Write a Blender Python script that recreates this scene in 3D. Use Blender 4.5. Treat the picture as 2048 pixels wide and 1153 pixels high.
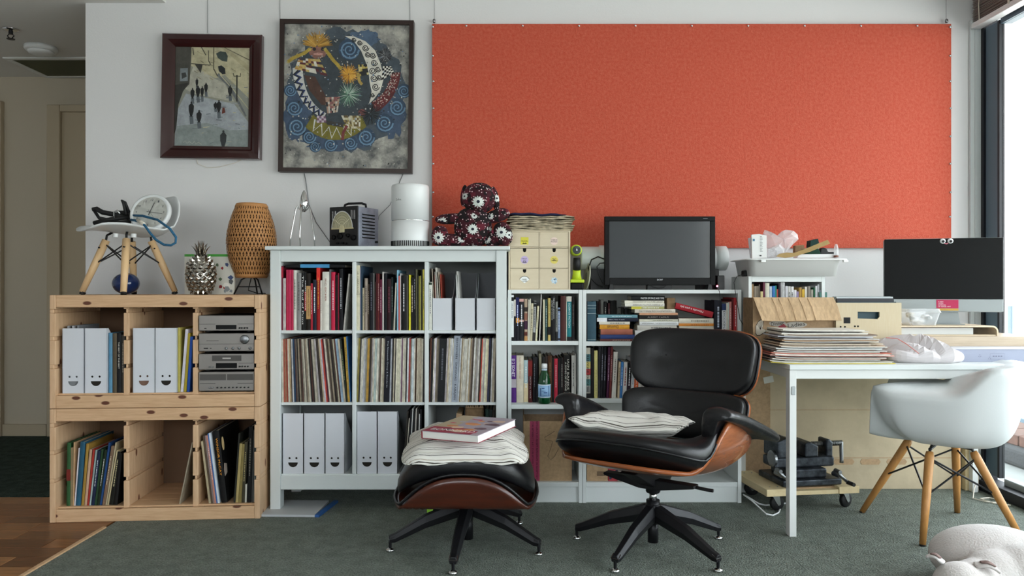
import bpy, bmesh, math, random
from mathutils import Vector, Matrix, Euler
R = random.Random(11)
for o in list(bpy.data.objects): bpy.data.objects.remove(o)
SC = bpy.context.scene
COL = SC.collection
PI = math.pi

# ---------------------------------------------------------------- camera, sky, light, exposure
F = 1480.0; CAMZ = 1.07; CX, CY = 1024.0, 576.5
cd = bpy.data.cameras.new('camera'); cam = bpy.data.objects.new('camera', cd); COL.objects.link(cam)
cd.sensor_fit = 'HORIZONTAL'; cd.sensor_width = 36; cd.lens = F/2048*36; cd.clip_end = 200
cam.location = (0, 0, CAMZ); cam.rotation_euler = (PI/2, 0, 0); SC.camera = cam
SC.view_settings.view_transform = 'Standard'; SC.view_settings.look = 'None'
SC.view_settings.gamma = 1; SC.view_settings.use_curve_mapping = False
SC.view_settings.exposure = 1.55
wd = bpy.data.worlds.new('overcast_sky'); SC.world = wd; wd.use_nodes = True
nt = wd.node_tree; bg = nt.nodes['Background']
tc = nt.nodes.new('ShaderNodeTexCoord'); sx = nt.nodes.new('ShaderNodeSeparateXYZ'); rp = nt.nodes.new('ShaderNodeValToRGB')
nt.links.new(tc.outputs['Generated'], sx.inputs[0]); nt.links.new(sx.outputs['Z'], rp.inputs[0]); nt.links.new(rp.outputs[0], bg.inputs[0])
rp.color_ramp.elements[0].position = 0.0; rp.color_ramp.elements[0].color = (.66, .66, .64, 1)
rp.color_ramp.elements[1].position = 0.25; rp.color_ramp.elements[1].color = (.91, .955, 1.03, 1)
bg.inputs[1].default_value = 3.2
SC.cycles.max_bounces = 7; SC.cycles.diffuse_bounces = 4; SC.cycles.glossy_bounces = 3; SC.cycles.transmission_bounces = 5; SC.cycles.transparent_max_bounces = 10
SC.cycles.caustics_reflective = False; SC.cycles.caustics_refractive = False
WX = 2.5      # plane of the window wall
YW = 3.97     # plane of the long wall
def portal(name, loc, rot, sx_, sy_):
    l = bpy.data.lights.new(name, 'AREA'); l.shape = 'RECTANGLE'; l.size = sx_; l.size_y = sy_
    l.cycles.is_portal = True
    o = bpy.data.objects.new(name, l); COL.objects.link(o); o.location = loc; o.rotation_euler = rot
portal('window_light_portal_rear', (-1.17, -2.74, 1.72), (-PI/2, 0, 0), 3.05, 1.25)  # portal of the added rear window that fills the shelf fronts
portal('window_light_portal', (WX+.12, .75, 1.28), (0, PI/2, 0), 2.4, 6.3)

# ---------------------------------------------------------------- helpers
def W(px, py, Y): return Vector(((px-CX)*Y/F, Y, CAMZ-(py-CY)*Y/F))
def WXc(px, Y): return (px-CX)*Y/F
def WZ(py, Y): return CAMZ-(py-CY)*Y/F
def lin(c): return c/12.92 if c <= .04045 else ((c+.055)/1.055)**2.4
def C(h):
    if not isinstance(h, str): return tuple(h)[:3]+(1,)
    h = h.lstrip('#')
    if len(h) == 3: h = ''.join(a*2 for a in h)
    return tuple(lin(int(h[i:i+2], 16)/255) for i in (0, 2, 4))+(1,)

class G:
    """collects shapes for one mesh"""
    def __init__(s): s.v = []; s.f = []; s.c = []; s.cur = None
    def add(s, vs, fs):
        b = len(s.v); s.v += [tuple(p) for p in vs]
        for f in fs: s.f.append(tuple(b+i for i in f)); s.c.append(s.cur)
        return s
    def col(s, c): s.cur = C(c); return s
    def box(s, x0, x1, y0, y1, z0, z1, M=None):
        vs = [Vector((x, y, z)) for z in (z0, z1) for y in (y0, y1) for x in (x0, x1)]
        if M: vs = [M @ p for p in vs]
        return s.add(vs, [(0,2,3,1), (4,5,7,6), (0,1,5,4), (2,6,7,3), (0,4,6,2), (1,3,7,5)])
    def rings(s, rs, cap=True, loop=False):
        n = len(rs[0]); vs = [p for r in rs for p in r]; fs = []
        m = len(rs)
        for i in range(m if loop else m-1):
            a, b = i*n, ((i+1) % m)*n
            for j in range(n):
                k = (j+1) % n
                fs.append((a+j, a+k, b+k, b+j))
        if cap and not loop:
            fs.append(tuple(range(n-1, -1, -1))); fs.append(tuple((m-1)*n+j for j in range(n)))
        return s.add(vs, fs)
    def tube(s, pts, r, n=8, cap=True, loop=False, sy=1.0):
        pts = [Vector(p) for p in pts]; m = len(pts)
        rr = r if isinstance(r, (list, tuple)) else [r]*m
        rs = []; up = None
        for i, p in enumerate(pts):
            if loop: t = pts[(i+1) % m]-pts[i-1]
            else: t = pts[min(i+1, m-1)]-pts[max(i-1, 0)]
            t.normalize()
            if up is None: up = Vector((0, 0, 1)) if abs(t.z) < .9 else Vector((1, 0, 0))
            u = up-t*up.dot(t)
            if u.length < 1e-6: u = t.orthogonal()
            u.normalize(); w = t.cross(u); up = u
            rs.append([p+(u*math.cos(2*PI*j/n)*sy+w*math.sin(2*PI*j/n))*rr[i] for j in range(n)])
        return s.rings(rs, cap, loop)
    def cyl(s, a, b, r, r2=None, n=14): return s.tube([a, b], [r, r if r2 is None else r2], n)
    def lathe(s, prof, n=24, c=(0, 0, 0), M=None):
        """prof: (radius, z)"""
        rs = [[Vector((c[0]+r*math.cos(2*PI*j/n), c[1]+r*math.sin(2*PI*j/n), c[2]+z)) for j in range(n)] for r, z in prof]
        if M: rs = [[M @ p for p in r] for r in rs]
        return s.rings(rs, True)
    def prism(s, poly, d0, d1, ax='y', M=None):
        """poly 2d; ax y: (x,z) at y d0..d1; z: (x,y); x: (y,z)"""
        def q(p, d): 
            return Vector((p[0], d, p[1])) if ax == 'y' else Vector((p[0], p[1], d)) if ax == 'z' else Vector((d, p[0], p[1]))
        a = [q(p, d0) for p in poly]; b = [q(p, d1) for p in poly]
        if M: a = [M @ p for p in a]; b = [M @ p for p in b]
        return s.rings([a, b], True)
    def flat(s, poly, d, ax='y'):
        """one n-gon; y: faces -y"""
        vs = [(p[0], d, p[1]) if ax == 'y' else (p[0], p[1], d) for p in poly]
        return s.add(vs, [tuple(range(len(vs)))])
    def sq(s, rad, e1=.5, e2=.5, nu=14, nv=24, fn=None):
        """super-ellipsoid, deformed by fn"""
        def pw(a, e): return math.copysign(abs(a)**e, a)
        rs = []
        for i in range(nu+1):
            la = -PI/2+PI*i/nu
            la = max(-PI/2+1e-3, min(PI/2-1e-3, la))
            ring = []
            for j in range(nv):
                lo = 2*PI*j/nv
                p = Vector((rad[0]*pw(math.cos(la), e1)*pw(math.cos(lo), e2), rad[1]*pw(math.cos(la), e1)*pw(math.sin(lo), e2), rad[2]*pw(math.sin(la), e1)))
                ring.append(fn(p) if fn else p)
            rs.append(ring)
        return s.rings(rs, True)
    def sheet(s, fn, th, nr=10, na=40, e=1.0, both=True):
        """disc mapped by superellipse to (u,v) in [-1,1], fn(u,v)->point, thickness along normal"""
        def uv(r, a):
            c, d = math.cos(a), math.sin(a)
            return r*math.copysign(abs(c)**e, c), r*math.copysign(abs(d)**e, d)
        def pt(u, v): return Vector(fn(u, v))
        top, bot = [], []
        for i in range(nr+1):
            r = i/nr if i else .001
            ra, rb = [], []
            for j in range(na):
                u, v = uv(r, 2*PI*j/na); p = pt(u, v); h = .01
                n = (pt(u+h, v)-pt(u-h, v)).cross(pt(u, v+h)-pt(u, v-h))
                if n.length > 1e-12: n.normalize()
                ra.append(p+n*th/2); rb.append(p-n*th/2)
            top.append(ra); bot.append(rb)
        return s.rings(bot+top[::-1], True)
    def obj(s, name, mat, parent=None, smooth=False, bev=0, bseg=2, color=None, loc=None, rot=None, sub=0):
        me = bpy.data.meshes.new(name); me.from_pydata(s.v, [], s.f); me.update()
        if any(c is not None for c in s.c):
            at = me.color_attributes.new('Col', 'FLOAT_COLOR', 'CORNER'); k = 0
            for i, f in enumerate(s.f):
                c = s.c[i] or (.8, .8, .8, 1)
                for _ in f: at.data[k].color = c; k += 1
        return link(name, me, mat, parent, smooth, bev, bseg, color, loc, rot, sub)
def link(name, me, mat, parent=None, smooth=False, bev=0, bseg=2, color=None, loc=None, rot=None, sub=0):
    o = bpy.data.objects.new(name, me); COL.objects.link(o)
    if mat is not None and not me.materials: me.materials.append(mat if not isinstance(mat, str) else MT[mat])
    if smooth:
        for p in me.polygons: p.use_smooth = True
    if parent is not None: o.parent = parent
    if loc is not None: o.location = loc
    if rot is not None: o.rotation_euler = rot
    if color is not None: o.color = C(color)
    if bev:
        m = o.modifiers.new('edge', 'BEVEL'); m.width = bev; m.segments = bseg; m.limit_method = 'ANGLE'; m.angle_limit = .7
    if sub:
        m = o.modifiers.new('sub', 'SUBSURF'); m.levels = sub; m.render_levels = sub
    return o
def tag(o, label, cat, group=None, kind=None):
    o['label'] = label; o['category'] = cat
    if group: o['group'] = group
    if kind: o['kind'] = kind
    return o
def thing(name, label, cat, loc=(0, 0, 0), rz=0, group=None, rot=None):
    o = bpy.data.objects.new(name, None); COL.objects.link(o); o.empty_display_size = .05
    o.location = loc; o.rotation_euler = rot if rot else (0, 0, rz)
    return tag(o, label, cat, group)
def struct(o, label=None):
    o['kind'] = 'structure'
    if label: o['label'] = label; o['category'] = o.name.split('_')[0].split('.')[0]
    return o
def copy_tree(o, parent=None):
    c = o.copy(); COL.objects.link(c); c.parent = parent
    for ch in list(o.children): copy_tree(ch, c)
    return c
def circ(cx, cy, r, n=16, a0=0, a1=2*PI, ry=None):
    full = abs(a1-a0-2*PI) < 1e-6
    m = n if full else n+1
    return [(cx+r*math.cos(a0+(a1-a0)*i/n), cy+(ry or r)*math.sin(a0+(a1-a0)*i/n)) for i in range(m)]
def holed(outer, holes):
    """flat plate (x,z) with holes, facing -y; returns verts, faces"""
    bm = bmesh.new()
    es = []
    for lp in [outer]+holes:
        vs = [bm.verts.new((p[0], 0, p[1])) for p in lp]
        es += [bm.edges.new((vs[i], vs[(i+1) % len(vs)])) for i in range(len(vs))]
    bmesh.ops.triangle_fill(bm, use_beauty=True, edges=es, normal=(0, -1, 0))
    bm.verts.index_update()
    v = [tuple(p.co) for p in bm.verts]; f = []
    for q in bm.faces:
        ix = [p.index for p in q.verts]
        if q.normal.y > 0: ix.reverse()
        f.append(tuple(ix))
    bm.free(); return v, f
_TX = {}
def text2d(body):
    if body not in _TX:
        cu = bpy.data.curves.new('t', 'FONT'); cu.body = body; cu.size = 1; cu.resolution_u = 2
        o = bpy.data.objects.new('t', cu); COL.objects.link(o)
        me = bpy.data.meshes.new_from_object(o.evaluated_get(bpy.context.evaluated_depsgraph_get()))
        v = [(p.co.x, p.co.y) for p in me.vertices]; f = [tuple(p.vertices) for p in me.polygons]
        bpy.data.objects.remove(o); bpy.data.curves.remove(cu); bpy.data.meshes.remove(me)
        x0 = min(p[0] for p in v); x1 = max(p[0] for p in v); y0 = min(p[1] for p in v); y1 = max(p[1] for p in v)
        _TX[body] = ([(p[0]-(x0+x1)/2, p[1]-(y0+y1)/2) for p in v], f, x1-x0, y1-y0)
    return _TX[body]
def text(name, body, parent, c, w, h, mode=0, mat=None, color='#fff', M=None):
    """text centred at c (x,y,z) facing -y; w along the reading direction. mode 0 level, 1 reads downwards, -1 reads upwards, 2 upside down"""
    v, f, tw, thh = text2d(body)
    sx_, sy_ = w/tw, h/thh
    out = []
    for x, y in v:
        x, y = x*sx_, y*sy_
        if mode == 1: x, y = y, -x
        elif mode == -1: x, y = -y, x
        elif mode == 2: x, y = -x, -y
        p = Vector((x, 0, y))
        if M: p = M @ p
        out.append((p.x+c[0], p.y+c[1], p.z+c[2]))
    g = G(); g.add(out, f)
    return g.obj(name, mat or 'ink', parent, color=color)

# ---------------------------------------------------------------- materials
MT = {}
def mat(name, col=None, rough=.55, metal=0, nz=None, bump=None, coat=0, spec=.5, src='fix', stretch=None, sheen=0, alpha=1, trans=0, ior=1.45, knots=None, coord='Object'):
    """src fix: colour col; obj: object colour; att: colour attribute. nz=(scale, amount, dark colour or None)"""
    m = bpy.data.materials.new(name); m.use_nodes = True; t = m.node_tree; b = t.nodes['Principled BSDF']
    N = t.nodes.new; L = t.links.new
    b.inputs['Roughness'].default_value = rough; b.inputs['Metallic'].default_value = metal
    b.inputs['Specular IOR Level'].default_value = spec; b.inputs['Coat Weight'].default_value = coat
    b.inputs['Sheen Weight'].default_value = sheen; b.inputs['Alpha'].default_value = alpha
    b.inputs['Transmission Weight'].default_value = trans; b.inputs['IOR'].default_value = ior
    if src == 'obj': s = N('ShaderNodeObjectInfo').outputs['Color']
    elif src == 'att':
        a = N('ShaderNodeVertexColor'); a.layer_name = 'Col'; s = a.outputs['Color']
    else:
        a = N('ShaderNodeRGB'); a.outputs[0].default_value = C(col); s = a.outputs[0]
    tc = N('ShaderNodeTexCoord'); mp = N('ShaderNodeMapping'); L(tc.outputs[coord], mp.inputs[0])
    if stretch: mp.inputs['Scale'].default_value = stretch
    if src == 'obj' and (nz or bump):
        oi0 = N('ShaderNodeObjectInfo'); vm0 = N('ShaderNodeVectorMath'); vm0.operation = 'SCALE'; vm0.inputs[0].default_value = (37, 23, 51); L(oi0.outputs['Random'], vm0.inputs['Scale']); L(vm0.outputs[0], mp.inputs['Location'])
    if nz:
        n = N('ShaderNodeTexNoise'); n.inputs['Scale'].default_value = nz[0]; n.inputs['Detail'].default_value = 5; n.inputs['Roughness'].default_value = .62
        L(mp.outputs[0], n.inputs['Vector'])
        r = N('ShaderNodeValToRGB'); r.color_ramp.elements[0].position = .35; r.color_ramp.elements[1].position = .65; L(n.outputs['Fac'], r.inputs[0])
        x = N('ShaderNodeMix'); x.data_type = 'RGBA'; x.blend_type = 'MULTIPLY' if len(nz) < 3 else 'MIX'
        L(s, x.inputs[6])
        if len(nz) < 3:
            x.inputs[0].default_value = nz[1]; L(r.outputs[0], x.inputs[7])
        else:
            ml = N('ShaderNodeMath'); ml.operation = 'MULTIPLY'; ml.inputs[1].default_value = nz[1]; L(r.outputs[0], ml.inputs[0]); L(ml.outputs[0], x.inputs[0])
            x.inputs[7].default_value = C(nz[2])
        s = x.outputs[2]
    if knots:
        vo = N('ShaderNodeTexVoronoi'); vo.inputs['Scale'].default_value = knots[0]; L(tc.outputs[coord], vo.inputs['Vector'])
        if len(knots) > 3:
            mp2 = N('ShaderNodeMapping'); oi = N('ShaderNodeObjectInfo'); vm_ = N('ShaderNodeVectorMath'); vm_.operation = 'SCALE'; vm_.inputs[0].default_value = (7, 5, 3); L(oi.outputs['Random'], vm_.inputs['Scale']); L(vm_.outputs[0], mp2.inputs['Location']); mp2.inputs['Scale'].default_value = knots[3]; mp2.inputs['Rotation'].default_value = (PI/2, 0, 0) if len(knots) < 5 else knots[4]; vo.voronoi_dimensions = '2D'; L(tc.outputs[coord], mp2.inputs[0]); L(mp2.outputs[0], vo.inputs['Vector'])
        r = N('ShaderNodeValToRGB'); r.color_ramp.elements[0].position = knots[1]*.7; r.color_ramp.elements[1].position = knots[1]
        r.color_ramp.elements[0].color = (1, 1, 1, 1); r.color_ramp.elements[1].color = (0, 0, 0, 1); L(vo.outputs['Distance'], r.inputs[0])
        x = N('ShaderNodeMix'); x.data_type = 'RGBA'; L(r.outputs[0], x.inputs[0]); L(s, x.inputs[6]); x.inputs[7].default_value = C(knots[2]); s = x.outputs[2]
    L(s, b.inputs['Base Color'])
    if bump:
        n = N('ShaderNodeTexNoise'); n.inputs['Scale'].default_value = bump[0]; n.inputs['Detail'].default_value = 3; L(mp.outputs[0], n.inputs['Vector'])
        bp = N('ShaderNodeBump'); bp.inputs['Strength'].default_value = bump[1]; bp.inputs['Distance'].default_value = bump[2] if len(bump) > 2 else .01
        L(n.outputs['Fac'], bp.inputs['Height']); L(bp.outputs[0], b.inputs['Normal'])
    MT[name] = m; return m
mat('plaster', '#dcdcdd', .9, bump=(120, .12, .004))
mat('ceiling_paint', '#d9d8d4', .92)
mat('hall_paint', '#c2b8a6', .9, bump=(120, .1, .004))
mat('hall_door', '#b9ab93', .6)
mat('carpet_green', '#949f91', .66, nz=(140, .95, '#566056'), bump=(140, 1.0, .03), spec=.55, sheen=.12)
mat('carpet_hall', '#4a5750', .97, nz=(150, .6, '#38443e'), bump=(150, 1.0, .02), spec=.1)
mat('floor_wood', None, .32, src='obj', nz=(9, .45), stretch=(1.2, 14, 14), bump=(60, .06, .002))
mat('subfloor', '#3a2a1d', .8)
mat('pine_h', '#d6b18b', .5, nz=(7, .42, '#a97c54'), stretch=(1.1, 9, 13), bump=(40, .08, .002), knots=(5, .11, '#5e3320', (1, 1, 2.2)))
mat('pine_v', '#d8b591', .5, nz=(7, .42, '#b0855d'), stretch=(9, 9, 1.0), bump=(40, .08, .002), knots=(3.2, .07, '#6e3f28', (1, 2.2, 1), (0, -PI/2, PI/2)))
mat('white_lacquer', '#d3d9d9', .38)
mat('white_melamine', '#d8dddc', .45)
mat('white_metal', '#dddfdd', .4)
mat('white_card', '#d0d3da', .7, bump=(300, .05, .002))
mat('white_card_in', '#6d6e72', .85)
mat('black_plastic', '#121214', .42)
mat('black_gloss', '#050506', .45, spec=.22)
mat('dark_gap', '#0a0a0b', .9)
mat('screen', '#060708', .08, spec=.35)
mat('tv_screen', '#3a3d40', .1, spec=.6)
mat('ink', None, .7, src='obj')
mat('book', None, .6, src='obj', nz=(30, .18), spec=.3)
mat('book_worn', None, .75, src='obj', nz=(55, .4), stretch=(1, 1, .55), bump=(90, .25, .004))
mat('pages', '#cfc5b0', .9, nz=(20, .25), stretch=(40, 1, 1))
mat('paint', None, .6, src='att', nz=(26, .3), bump=(60, .3, .004))
mat('paint_flat', None, .55, src='att')
mat('plain', None, .5, src='obj')
mat('gloss', None, .18, src='obj')
mat('matte', None, .85, src='obj')
mat('metal_obj', None, .35, 1, src='obj')
mat('chrome', '#d9dadb', .12, 1)
mat('silver', '#b9b4ab', .22, 1, nz=(14, .4, '#6d675f'))
mat('steel', '#8f9194', .35, 1)
mat('alu', '#9fa5a6', .42, .6)
mat('black_metal', '#17171a', .4, .3)
mat('leather', '#0f0f12', .36, bump=(140, .16, .003), spec=.5)
mat('leather_soft', '#101013', .3, bump=(22, .25, .012), spec=.5)
mat('rosewood', '#8a4c2a', .25, nz=(5, .55, '#b4673c'), stretch=(1, 2, 16), coat=.35)
mat('rosewood_dark', '#381509', .3, nz=(5, .6, '#552210'), stretch=(1, 2, 12), coat=.3)
mat('ticking', '#d8d6cf', .9, bump=(30, .3, .01))
mat('felt_orange', '#b8452e', .7, nz=(70, .45, '#cf6f57'), bump=(150, .5, .006), spec=.3, sheen=.32)
mat('kraft', '#b39573', .85, nz=(60, .22), bump=(90, .1, .003))
mat('kraft_dark', '#8b7052', .85, nz=(40, .3))
mat('kraft_pale', '#c6b598', .85, nz=(3, .25), bump=(14, .2, .012))
mat('crate_wood', '#c3b599', .6, nz=(10, .3, '#b6a17c'), stretch=(16, 4, 1.4))
mat('pale_ply', '#d6c8ae', .5, nz=(5, .3, '#c6b697'), stretch=(1.5, 8, 6))
mat('desk_oak', '#bfae98', .5, nz=(5, .5, '#a08d76'), stretch=(1, 9, 12))
mat('raw_pine', '#dcc9a0', .65, nz=(6, .35, '#c6ab79'), stretch=(6, .8, 8))
mat('leg_beech', '#e0bd90', .45, nz=(5, .3, '#cfa573'), stretch=(14, 14, 1))
mat('leg_oak', '#c08a4e', .4, nz=(6, .45, '#a06c36'), stretch=(14, 14, 1))
mat('bamboo', '#c08a55', .55, nz=(30, .4, '#a06c3a'))
mat('blue_glaze', '#0f2f66', .06, nz=(5, .5, '#0a1f45'), coat=.6)
mat('white_plastic', '#dfe2e3', .32)
mat('white_shell', '#d6dadb', .42, bump=(240, .12, .002))
mat('tub_plastic', '#e8e9e8', .35, spec=.4)
mat('plush', '#8d1f35', .9)
mat('window_dark', '#15171f', .5)
mat('window_grey', '#566a78', .45)
mat('concrete', '#34373a', .9, nz=(40, .4), bump=(60, .4, .01))
mat('terracotta', '#5c4036', .9, nz=(30, .4))
mat('balcony', '#7d8280', .9, nz=(14, .2))
mat('soffit', '#e4e8e6', .9)
mat('red_frame', '#331010', .2, nz=(4, .5, '#2c0d10'), stretch=(1, 1, 3), coat=.5)
mat('dark_frame', '#2a1a16', .4)
mat('cord_cream', '#d9d2c4', .6)
mat('newsprint', '#cfc2a8', .9, nz=(28, .5), bump=(40, .5, .01))
mat('dog_coat', '#cdc8c5', .9, nz=(9, .16, '#b79f97'), bump=(160, .5, .006), sheen=.3)
mat('dog_ear', '#8f7771', .9, nz=(25, .6, '#4a3734'))
mat('vise_iron', '#2c3036', .38, .7, nz=(30, .5, '#6a7078'))
mat('rubber', '#0e0e10', .6)
def clear(name, tint, face, edge, rough=.05):
    """thin clear sheet: mostly see-through, mirror-like towards grazing angles"""
    m = bpy.data.materials.new(name); m.use_nodes = True; t = m.node_tree; t.nodes.clear(); N = t.nodes.new; L = t.links.new
    o = N('ShaderNodeOutputMaterial'); mx = N('ShaderNodeMixShader'); tr = N('ShaderNodeBsdfTransparent'); gl = N('ShaderNodeBsdfPrincipled')
    tr.inputs[0].default_value = C(tint); gl.inputs['Base Color'].default_value = (.9, .92, .93, 1); gl.inputs['Roughness'].default_value = rough
    lw = N('ShaderNodeLayerWeight'); lw.inputs[0].default_value = .25; mr = N('ShaderNodeMapRange'); mr.inputs[3].default_value = face; mr.inputs[4].default_value = edge
    L(lw.outputs['Facing'], mr.inputs[0]); L(mr.outputs[0], mx.inputs[0]); L(tr.outputs[0], mx.inputs[1]); L(gl.outputs[0], mx.inputs[2]); L(mx.outputs[0], o.inputs[0])
    MT[name] = m
clear('window_glass', (.97, .99, .985), .02, .25)
clear('rail_glass', (.93, .97, .96), .05, .4)
clear('bag_film', (.95, .93, .94), .32, .8, .25)
clear('tub_film', (.93, .94, .95), .25, .8, .2)
mat('bottle_green', '#0d5a2c', .08, trans=.55, ior=1.45, spec=.6)
def stripes_mat(name, base, dark, axis, scale, coord='Object'):
    """irregular woven ticking stripes along one axis of the object"""
    m = mat(name, base, .9, bump=(18, .35, .012)); t = m.node_tree; N = t.nodes.new; L = t.links.new; b = t.nodes['Principled BSDF']
    tc = N('ShaderNodeTexCoord'); mp = N('ShaderNodeMapping'); L(tc.outputs[coord], mp.inputs[0])
    s = [0, 0, 0]; s[axis] = scale; mp.inputs['Scale'].default_value = s
    n = N('ShaderNodeTexNoise'); n.inputs['Scale'].default_value = 1; n.inputs['Detail'].default_value = 2; L(mp.outputs[0], n.inputs['Vector'])
    r = N('ShaderNodeValToRGB'); r.color_ramp.interpolation = 'CONSTANT'
    r.color_ramp.elements[0].color = C(base); e = r.color_ramp.elements[1]; e.position = .55; e.color = C(dark)
    for p, c in ((.60, base), (.655, '#8d857a'), (.69, base), (.38, '#a9a093'), (.41, base)):
        q = r.color_ramp.elements.new(p); q.color = C(c)
    L(n.outputs['Fac'], r.inputs[0]); L(r.outputs[0], b.inputs['Base Color'])
stripes_mat('ticking_x', '#d9d7d0', '#4a4640', 0, 75)
stripes_mat('ticking_y', '#d9d7d0', '#4a4640', 1, 75)
stripes_mat('ticking_z', '#d9d7d0', '#4a4640', 2, 120)

def carpet_lay(name, col):
    """broad brushed patches over the pile colour"""
    t = MT[name].node_tree; N = t.nodes.new; L = t.links.new; b = t.nodes['Principled BSDF']; src = b.inputs['Base Color'].links[0].from_socket
    tc = N('ShaderNodeTexCoord'); n = N('ShaderNodeTexNoise'); n.inputs['Scale'].default_value = 16; n.inputs['Detail'].default_value = 6; n.inputs['Roughness'].default_value = .7; L(tc.outputs['Object'], n.inputs['Vector'])
    r = N('ShaderNodeValToRGB'); r.color_ramp.elements[0].position = .38; r.color_ramp.elements[0].color = C(col); r.color_ramp.elements[1].position = .6; r.color_ramp.elements[1].color = (1, 1, 1, 1); L(n.outputs['Fac'], r.inputs[0])
    x = N('ShaderNodeMix'); x.data_type = 'RGBA'; x.blend_type = 'MULTIPLY'; x.inputs[0].default_value = .8; L(src, x.inputs[6]); L(r.outputs[0], x.inputs[7]); L(x.outputs[2], b.inputs['Base Color'])
carpet_lay('carpet_green', '#c4c8c4'); carpet_lay('carpet_hall', '#b4b8b4')

# ---------------------------------------------------------------- the room
ZC, ZD = 2.92, 2.60            # ceiling of the room, dropped ceiling of hall side
XE = -1.812                    # where the carpet meets the timber floor
XL = -2.288                    # end of the long wall
def slab(name, m, *b, label=None, bev=0):
    return struct(G().box(*b).obj(name, m, bev=bev), label)
slab('floor', 'carpet_green', XE, WX+.12, -2.6, YW, -.04, 0, label='green carpet across the room floor')
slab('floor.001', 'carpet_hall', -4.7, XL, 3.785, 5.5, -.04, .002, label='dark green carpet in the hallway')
fw = slab('floor.002', 'subfloor', -4.7, XE, -2.6, 3.785, -.04, -.012, label='brown timber strip floor beside the carpet')
slab('trim_1', 'pine_h', XE-.012, XE+.004, -2.6, 3.3, -.012, .006, label='thin edging strip between carpet and timber floor')
tones = ['#8a5a36', '#9c6a41', '#744a2b', '#a8754a', '#7e5230', '#935f38']
pw = .105
plank_me = {}
for i in range(22):
    y1 = 3.782-i*pw
    x = XE-.013-(R.random()*.5)
    xs = [XE-.013]
    while x > -3.3: xs.append(x); x -= R.uniform(.45, .8)
    xs.append(-3.6)
    for a, b in zip(xs[1:], xs[:-1]):
        if b-a < .02: continue
        G().box(a+.0006, b-.0006, y1-pw+.0006, y1-.0006, -.012, 0).obj('plank', 'floor_wood', fw, color=R.choice(tones), bev=.0012, bseg=1)
slab('wall_back', 'plaster', XL, WX+.14, YW, YW+.12, 0, ZC, label='white painted long wall behind the shelves')
slab('wall_hall_side', 'hall_paint', XL, XL+.1, YW+.12, 5.36, 0, ZC)
wh = slab('wall_hall_back', 'hall_paint', -4.7, XL+.1, 5.36, 5.48, 0, ZC, label='dim beige wall at the end of the hallway')
slab('wall_left', 'plaster', -4.8, -4.7, -2.6, 5.48, 0, ZC)
slab('wall_front', 'plaster', -4.8, -2.7, -2.72, -2.6, 0, ZC); slab('wall_front.001', 'plaster', .35, WX+.14, -2.72, -2.6, 0, ZC)
slab('wall_front.002', 'plaster', -2.7, .35, -2.72, -2.6, 0, 1.1); slab('wall_front.003', 'plaster', -2.7, .35, -2.72, -2.6, 2.35, ZC)
w6 = bpy.data.objects.new('window_6', None); COL.objects.link(w6); struct(w6); tag(w6, 'added unseen fill window in the wall opposite the shelves', 'window', kind='structure')  # unseen window, added to fill the shelf fronts with light
for a, b in ((-2.7, -2.65), (-1.2, -1.14), (.3, .35)): G().box(a, b, -2.7, -2.63, 1.1, 2.35).obj('stile', 'window_grey', w6)
for a, b in ((1.1, 1.15), (2.3, 2.35)): G().box(-2.65, .3, -2.7, -2.63, a, b).obj('rail', 'window_grey', w6)
for a, b in ((-2.65, -1.2), (-1.14, .3)): G().box(a, b, -2.672, -2.666, 1.15, 2.3).obj('pane', 'window_glass', w6)
slab('ceiling', 'ceiling_paint', XE-.04, WX+.14, -2.72, YW+.12, ZC, ZC+.1)
slab('ceiling_dropped', 'ceiling_paint', -4.8, XE-.045, -2.72, 5.48, ZD, ZC+.1, label='lower ceiling over the hallway side')
slab('baseboard_hall', 'hall_door', -4.7, -3.36, 5.335, 5.36, 0, .085)
slab('baseboard_back', 'white_lacquer', -1.0, WX, 3.955, YW, 0, .08)
# hallway doors
d1 = struct(bpy.data.objects.new('door_1', None)); COL.objects.link(d1); tag(d1, 'beige door in its frame at the hallway end', 'door', kind='structure')
G().box(-3.25, -2.42, 5.345, 5.36, 0, 2.34).obj('door_leaf', 'hall_door', d1)
G().box(-3.345, -3.25, 5.315, 5.36, 0, 2.39).box(-3.2495, -2.33, 5.315, 5.36, 2.34, 2.39).obj('door_frame', 'hall_door', d1, bev=.006)
d2 = struct(bpy.data.objects.new('door_2', None)); COL.objects.link(d2); tag(d2, 'dark edge of a door frame at the far side of the hallway', 'door', kind='structure')
G().box(-3.72, -3.675, 5.315, 5.36, 0, 2.42).box(-4.6, -3.7205, 5.315, 5.36, 2.38, 2.42).obj('door_frame', 'hall_door', d2, bev=.006)
G().box(-4.5, -3.72, 5.35, 5.36, 0, 2.38).obj('door_leaf', 'hall_door', d2)
# hallway ceiling fittings
t = thing('ceiling_grille', 'dark square return air grille in hallway ceiling', 'vent', (-2.87, 5.12, ZD))
G().box(-.47, .47, -.2, .2, -.008, -.004).obj('panel', mat('grille_green', '#54563f', .8), t)
g = G()
for a in ((-.5, .5, -.23, -.19), (-.5, .5, .19, .23), (-.5, -.46, -.19, .19), (.46, .5, -.19, .19)): g.box(*a, -.012, 0)
g.obj('frame', 'white_metal', t, bev=.004)
G().cyl((-.07, 0, -.012), (-.07, 0, -.05), .007).obj('catch', 'chrome', t)
t = thing('smoke_alarm', 'round white smoke alarm on hallway ceiling', 'smoke alarm', (-2.985, 4.69, ZD))
G().lathe([(.092, 0), (.094, -.018), (.085, -.03)], 28).obj('base', 'white_plastic', t, True)
G().lathe([(.075, -.03), (.07, -.044), (.045, -.05), (.01, -.051)], 28).obj('cover', 'white_plastic', t, True)
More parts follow.
